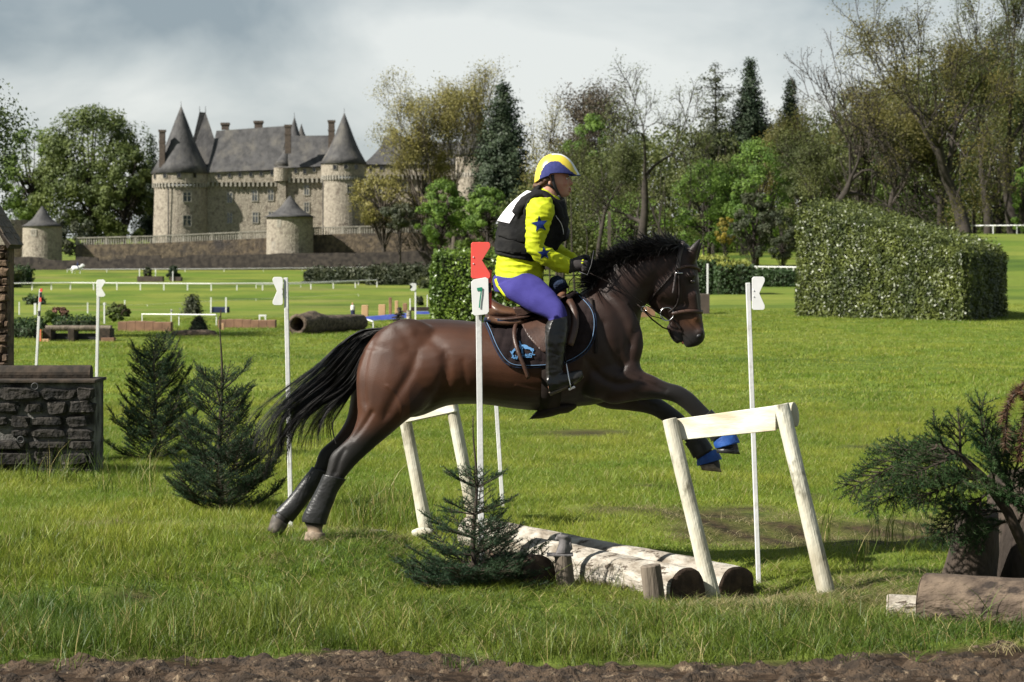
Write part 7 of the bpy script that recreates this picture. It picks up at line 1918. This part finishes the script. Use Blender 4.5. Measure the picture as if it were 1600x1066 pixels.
# timber table
D = 56; t = thing('table_fence', 'dark timber table fence with a thick log top on the left', 'jump', at(120, D), CGp)
q = MB(); zz = pz(513, D); q.tube([(px2(70, D), D + .1, zz), (px2(172, D), D + .1, zz)], .065, 14, jit=.1); q.build('top_log', M['grey_wood'], t)
q = MB(); q.tube([(px2(72, D), D + .45, zz), (px2(170, D), D + .45, zz)], .06, 14, jit=.1); q.build('top_log', M['dark_wood'], t)
for x0, x1 in ((66, 80), (106, 116), (152, 172)):
    q = MB(); boxat(q, x0, x1, 514, 535, D, .6); q.build('leg', M['dark_wood'], t, bevel=.01)
q = MB(); boxat(q, 78, 156, 521, 531, D + .5, .05); q.build('back_board', M['black_paint'], t)
q = MB(); boxat(q, 66, 76, 530, 537, D - .15, .2); q.build('foot_block', M['tan_board'], t, bevel=.005)
q = MB(); boxat(q, 158, 178, 528, 536, D - .1, .3); q.build('foot_block', M['brown_board'], t, bevel=.005)
q = MB(); boxat(q, 61, 64, 515, 537, D - .1, .08); q.build('orange_post', M['orange_paint'], t)
def wallfence(label, x0, x1, y0, y1, D, n, mt='brown_board', dep=.5, dy=0.0):
    t = thing('wall_fence', label, 'jump', at((x0 + x1) / 2, D), CGp); q = MB()
    a, b = px2(x0, D), px2(x1, D + dy); w = (b - a) / n; h = (y1 - y0) / F * D; z0 = pz(y1, D) + .0
    for k in range(n):
        q = MB(); zo = -(k + .5) / n * 0; yy = D + dy * (k + .5) / n; q.box((a + w * (k + .5), yy + dep / 2, z0 + h / 2 + zo + .015 * math.sin(k)), (w * .97, dep, h * (1 + .02 * math.sin(k * 3)))); q.build('board', M[mt], t, bevel=.004)
    return t
wallfence('brown boarded wall fence left of the dark roll fence', 184, 267, 503, 521, 64, 6, dep=.45)
wallfence('long low brown boarded wall fence behind the tall pole', 340, 430, 500, 513, 68, 7, dep=.45)
wallfence('grey brown box fence on the far lawn with a pointed bush behind', 214, 254, 432, 441, ground_px(234, 441, 80).y, 4, 'chimney_brick', 2)
wallfence('small brown box fence under the dark round bush', 265, 283, 433, 440, ground_px(274, 440, 80).y, 2, 'chimney_brick', 2)
wallfence('brown box fence left of the bridle behind the horse muzzle', 995, 1024, 480, 508, 86, 3, 'brown_board', .6)
wallfence('grey brown box fence right of the horse head', 1066, 1109, 460, 500, 84, 3, 'chimney_brick', .9)
t = thing('roll_fence', 'long dark rounded brush roll lying before the white rail', 'jump', at(305, 60), CGp); q = MB(); D = 60
pts = [Vector((px2(x, D), D + .1, pz(y, D))) for x, y in ((262, 528), (270, 524), (290, 523.5), (320, 523), (333, 524), (343, 531))]; q.tube(pts, [.02, .10, .135, .135, .12, .02], 16, jit=.12); q.build('roll_body', M['brown_bark'], t, smooth=True)
# hollow trunk
D0 = 62.5
t = thing('hollow_trunk', 'large hollow fallen trunk with open end facing left', 'fallen trunk', at(500, D0), CGp); q = MB(); n_ = 36; V = []; Fc = []
A0, B0 = P(464, 507, 61.5), P(564, 504, 65.5); R0, R1 = .275, .215; ax = (B0 - A0).normalized(); u = ax.cross(Vector((0, 0, 1))).normalized(); v = u.cross(ax); m_ = 24
for (ra, rb_, rev) in ((1.0, 1.0, 0), (.68, .5, 1)):
    for i in range(m_ + 1):
        s = i / m_; c = A0 + (B0 - A0) * s; r = R0 * ra * (1 - s) + R1 * rb_ * s
        if not rev: r *= 1 + .28 * math.exp(-((s - .22) / .10) ** 2)
        for k in range(n_):
            th = 6.283 * k / n_; pp = Vector((s * 4, math.cos(th) * 1.4, math.sin(th) * 1.4)); rr = r * (1 + .13 * noise.noise(pp) + .08 * noise.noise(pp * 3) + .04 * noise.noise(pp * 8)); V.append(c + u * math.cos(th) * rr + v * math.sin(th) * rr)
N1 = (m_ + 1) * n_
for b, rev in ((0, 0), (N1, 1)):
    for i in range(m_):
        for k in range(n_):
            f = (b + i * n_ + k, b + i * n_ + (k + 1) % n_, b + (i + 1) * n_ + (k + 1) % n_, b + (i + 1) * n_ + k); Fc.append(f if not rev else tuple(reversed(f)))
for k in range(n_): Fc.append((k, N1 + k, N1 + (k + 1) % n_, (k + 1) % n_)); j = m_ * n_; Fc.append((j + k, j + (k + 1) % n_, N1 + j + (k + 1) % n_, N1 + j + k))
q.add(V, Fc); q.build('bark_shell', M['brown_bark'], t, smooth=True)
q = MB(); q.tube([A0 + ax * .9, A0 + ax * 1.0], [.19, .19], 20); q.build('dark_hollow', M['hedge_core'], t)
# blue jump with two white posts
g = ground_px(343, 489, 80); D = g.y; t = thing('blue_fence', 'small dark blue box fence with two white posts far across the field', 'jump', g, CGp)
q = MB(); boxat(q, 329, 357, 480, 489, D, 1.2); q.build('box', M['navy'], t, bevel=.05)
for x in (329.5, 353): q = MB(); boxat(q, x - 1, x + 1, 465, 489, D - .1, .12); q.build('post', M['white_plastic'], t)
# blue carpet ramp and posts group in the middle
g = ground_px(600, 501, 60, ); 
t = thing('blue_fence', 'long blue panel lying at the water jump behind the horse', 'jump', at(600, 78), CGp); D = 78
q = MB(); a = [P(564, 496, D), P(564, 503, D), P(640, 496.5, D), P(640, 489, D)]; 
q.prism(a, (0, .3, 0)); q.build('blue_panel', M['blue_paint'], t); q = MB(); boxat(q, 650, 678, 487, 491, D, .3); q.build('blue_panel', M['blue_paint'], t); q = MB(); boxat(q, 642, 680, 480, 486, D + .5, .3); q.build('timber_edge', M['dark_wood'], t)
pg = 'wooden posts of the water jump'
for lab, x0, x1, y0, y1, mt in (('first tan square post from the left beside the distant person', 565, 575, 477, 494, 'tan_board'), ('second tan square post from the left', 591.5, 602, 476, 492, 'tan_board'), ('thin red brown post with a white edge', 607.5, 612, 465, 490, 'brown_board'),
        ('slim tan post between the red post and the white flag', 617, 622, 470, 490, 'tan_board'), ('short brown post left of the white arrow flag', 629.5, 636, 474, 485, 'brown_board'), ('slim pale post with brown cap left of the white arrow flag', 640, 642, 467, 487, 'white_plastic')):
    D = 80; q = MB(); boxat(q, x0, x1, y0, y1 + 3, D, (x1 - x0) / F * D); tag(q.build('wooden_post', M[mt], None, bevel=.01), lab, 'post', pg)
q = MB(); D = 76; q.tube([P(639, 500, D), P(639, 485, D)], [.085, .08], 12); tag(q.build('wooden_post', M['bark_white'], None), 'pale round stump before the timber edge of the water jump', 'post', pg)
# far small marker poles
def marker(label, px, y0, y1, D=None, w=2.0, fl=None, mt='white_plastic', name='flag_pole'):
    g = ground_px(px, y1, 60); D = D or g.y; t = thing(name, label, 'marker pole', Vector((px2(px, D), D, pz(y1, D))), 'small distant marker poles')
    q = MB(); W_ = w / F * D; z1_, z0_ = pz(y0, D), pz(y1, D) - .05; q.box((px2(px, D), D, (z0_ + z1_) / 2), (W_, W_, z1_ - z0_)); q.build('pole', M[mt], t)
    if fl: q = MB(); q.prism(flag_shape(fl[0], fl[1], fl[2], fl[3], fl[2] * .42, D - W_, fl[4]), (0, .02, 0)); q.build('flag', M[fl[5]], t)
marker('white pole with a small grey arrow flag beside the bright clipped hedge', 649, 443, 502, 70, 2.4, (645.5, 448.5, 10, 12, -1, 'pole_paint'))
marker('thin white pole left of the bright clipped hedge', 667.5, 461, 484, 79, 1.4)
marker('white post with a square head beside the white flag pole on the left', 163, 473, 503, 63, 2.2, (163, 475, 5, 5, 1, 'white_plastic'))
marker('thin white post above the feathery green bush', 195, 469, 482, None, 1.6)
marker('thin pale post left of the white flag pole', 137, 473, 490, None, 1.6)
marker('thin white post with small white flag near the little pine', 267.5, 483, 500, 73, 1.2, (267.5, 485.5, 4.5, 4.5, 1, 'white_plastic'))
marker('white pole standing beside the grey brown box fence', 1105.5, 412, 462, 86, 2.6)
marker('tiny white post left of the far grey box', 218, 420, 434, None, 1.4)
marker('tiny white post right of the far grey box', 243, 420, 434, None, 1.4)
marker('tiny white post before the far round bush', 270, 424, 440, None, 1.4)
marker('tiny red topped post on the near brown roll', 345, 484, 512, 62, 1.6, None, 'brown_board')
marker('small orange block post by the long brown fence', 346.5, 505, 513, 66, 7, None, 'tan_board')
marker('tiny pale post at the left edge of the field', 30, 472, 492, None, 1.4)
marker('thin pale post with tiny flag left of the leaning pole', 55, 474, 492, None, 3.5)
marker('tall pale stone post behind the rider at the wood edge', 952, 330, 398, 240, 5, None, 'bark_pale', 'stone_post')
t = thing('bench', 'tiny white bench left of the hollow trunk', 'bench', at(410, 71))
q = MB(); boxat(q, 404, 416, 492, 494.5, 71, .12); q.build('seat', M['white_plastic'], t)
for x_ in (405.5, 414.5): q = MB(); boxat(q, x_ - 1, x_ + 1, 494.5, 500, 71, .08); q.build('leg', M['white_plastic'], t)
# distant person and distant horse with rider
def walker():
    g = ground_px(551, 493, 80); D = min(g.y, 85); t = thing('person', 'distant person in white top and dark trousers standing by the tan posts', 'person', Vector((px2(551, D), D, pz(495, D))))
    q = MB(); s = D
    def lf(secs): loft(q, secs, 12, 2, D=D)
    w = F / D
    lf([(554, 493, 548, 493, .03, 0), (554, 488, 548.5, 488, .03, 0), (554, 484, 548, 484, .04, 0), (553.5, 481, 548.2, 481, .04, 0), (553.3, 478, 548.5, 478, .035, 0), (552, 476.5, 550, 476.5, .015, 0), (552.4, 475, 549.4, 475, .03, 0), (551.6, 473, 550, 473, .015, 0)])
    for s_ in (-1, 1): lf([(551 + s_ * 2.2, 478, 551 + s_ * 3.4, 478.6, .012, 0), (551 + s_ * 2.8, 482, 551 + s_ * 3.8, 482, .011, 0), (551 + s_ * 2.4, 485.5, 551 + s_ * 3.2, 485.5, .008, 0)])
    sculpt(q, 'body', M['skin'], t, .012, 1)
    q = MB(); loft(q, [(554.4, 485, 547.6, 485, .045, 0), (554, 481, 547.8, 481, .046, 0), (553.8, 478, 548, 478, .042, 0), (552.6, 477, 549.4, 477, .02, 0)], 12, 2, D=D); q.build('shirt', M['white_plastic'], t, smooth=True)
    q = MB(); loft(q, [(554.6, 485, 547.4, 485, .044, 0), (554.6, 488, 548, 488, .038, 0), (554.2, 493.5, 548.2, 493.5, .032, 0)], 12, 2, D=D); q.build('trousers', M['navy'], t, smooth=True)
walker()
def far_rider():
    D = 395.0; t = thing('horse', 'distant white horse trotting in front of the far wall', 'horse', P(121, 427, D)); q = MB()
    def lf(secs, g=0): loft(q, secs, 12, 2, D=D, grow=g)
    lf([(112, 416.5, 113, 422, .12, 0), (115, 415.3, 115, 423, .26, 0), (120, 415.8, 120, 422.5, .28, 0), (125, 415.2, 125, 422.5, .25, 0), (127, 416, 127, 421, .12, 0)])
    lf([(124, 415.5, 127, 421, .14, 0), (127, 413.2, 129.5, 417.5, .1, 0), (129, 412.5, 131, 415.6, .08, 0)]); lf([(129, 412.2, 129.5, 415, .08, 0), (131.2, 413.2, 130.2, 416, .07, 0), (132.8, 415.6, 131.4, 417, .05, 0)])
    for x0, x1, s_ in ((114, 112.6, -1), (116, 117, 1), (124.5, 126, -1), (126, 124, 1)): lf([(x0 - 1, 421, x0 + 1, 421, .08, s_ * .12), ((x0 + x1) / 2 - .6, 424, (x0 + x1) / 2 + .6, 424, .05, s_ * .12), (x1 - .6, 427.5, x1 + .6, 427.5, .05, s_ * .12)])
    sculpt(q, 'body', M['white_plastic'], t, .05, 1)
    q = MB(); lf([(112.5, 417, 112.5, 419, .06, 0), (111, 419, 112, 421, .08, 0), (110.5, 423, 111.5, 425, .05, 0)]); q.build('tail', M['white_plastic'], t, smooth=True)
    r = thing('person', 'distant dark dressed rider on the white horse', 'person', P(121, 418, D)); q = MB()
    lf([(119.5, 416.5, 122, 416.5, .16, 0), (119.8, 413.5, 122, 413.5, .17, 0), (120, 411.4, 122.4, 411.6, .18, 0), (120.8, 410.4, 122, 410.5, .06, 0), (120.6, 409.4, 122.4, 409.4, .11, 0), (121, 408, 122, 408, .05, 0)])
    for s_ in (-1, 1): lf([(120, 416, 122, 416, .09, s_ * .2), (122, 418.5, 123.6, 418, .07, s_ * .3), (121.4, 421.5, 122.4, 421.5, .05, s_ * .32)]); lf([(121.3, 411.8, 122.5, 411.8, .05, s_ * .2), (123, 414, 123.8, 413.6, .045, s_ * .2), (125, 414.6, 125.2, 414, .04, s_ * .1)])
    sculpt(q, 'body', M['navy'], r, .04, 1)
far_rider()
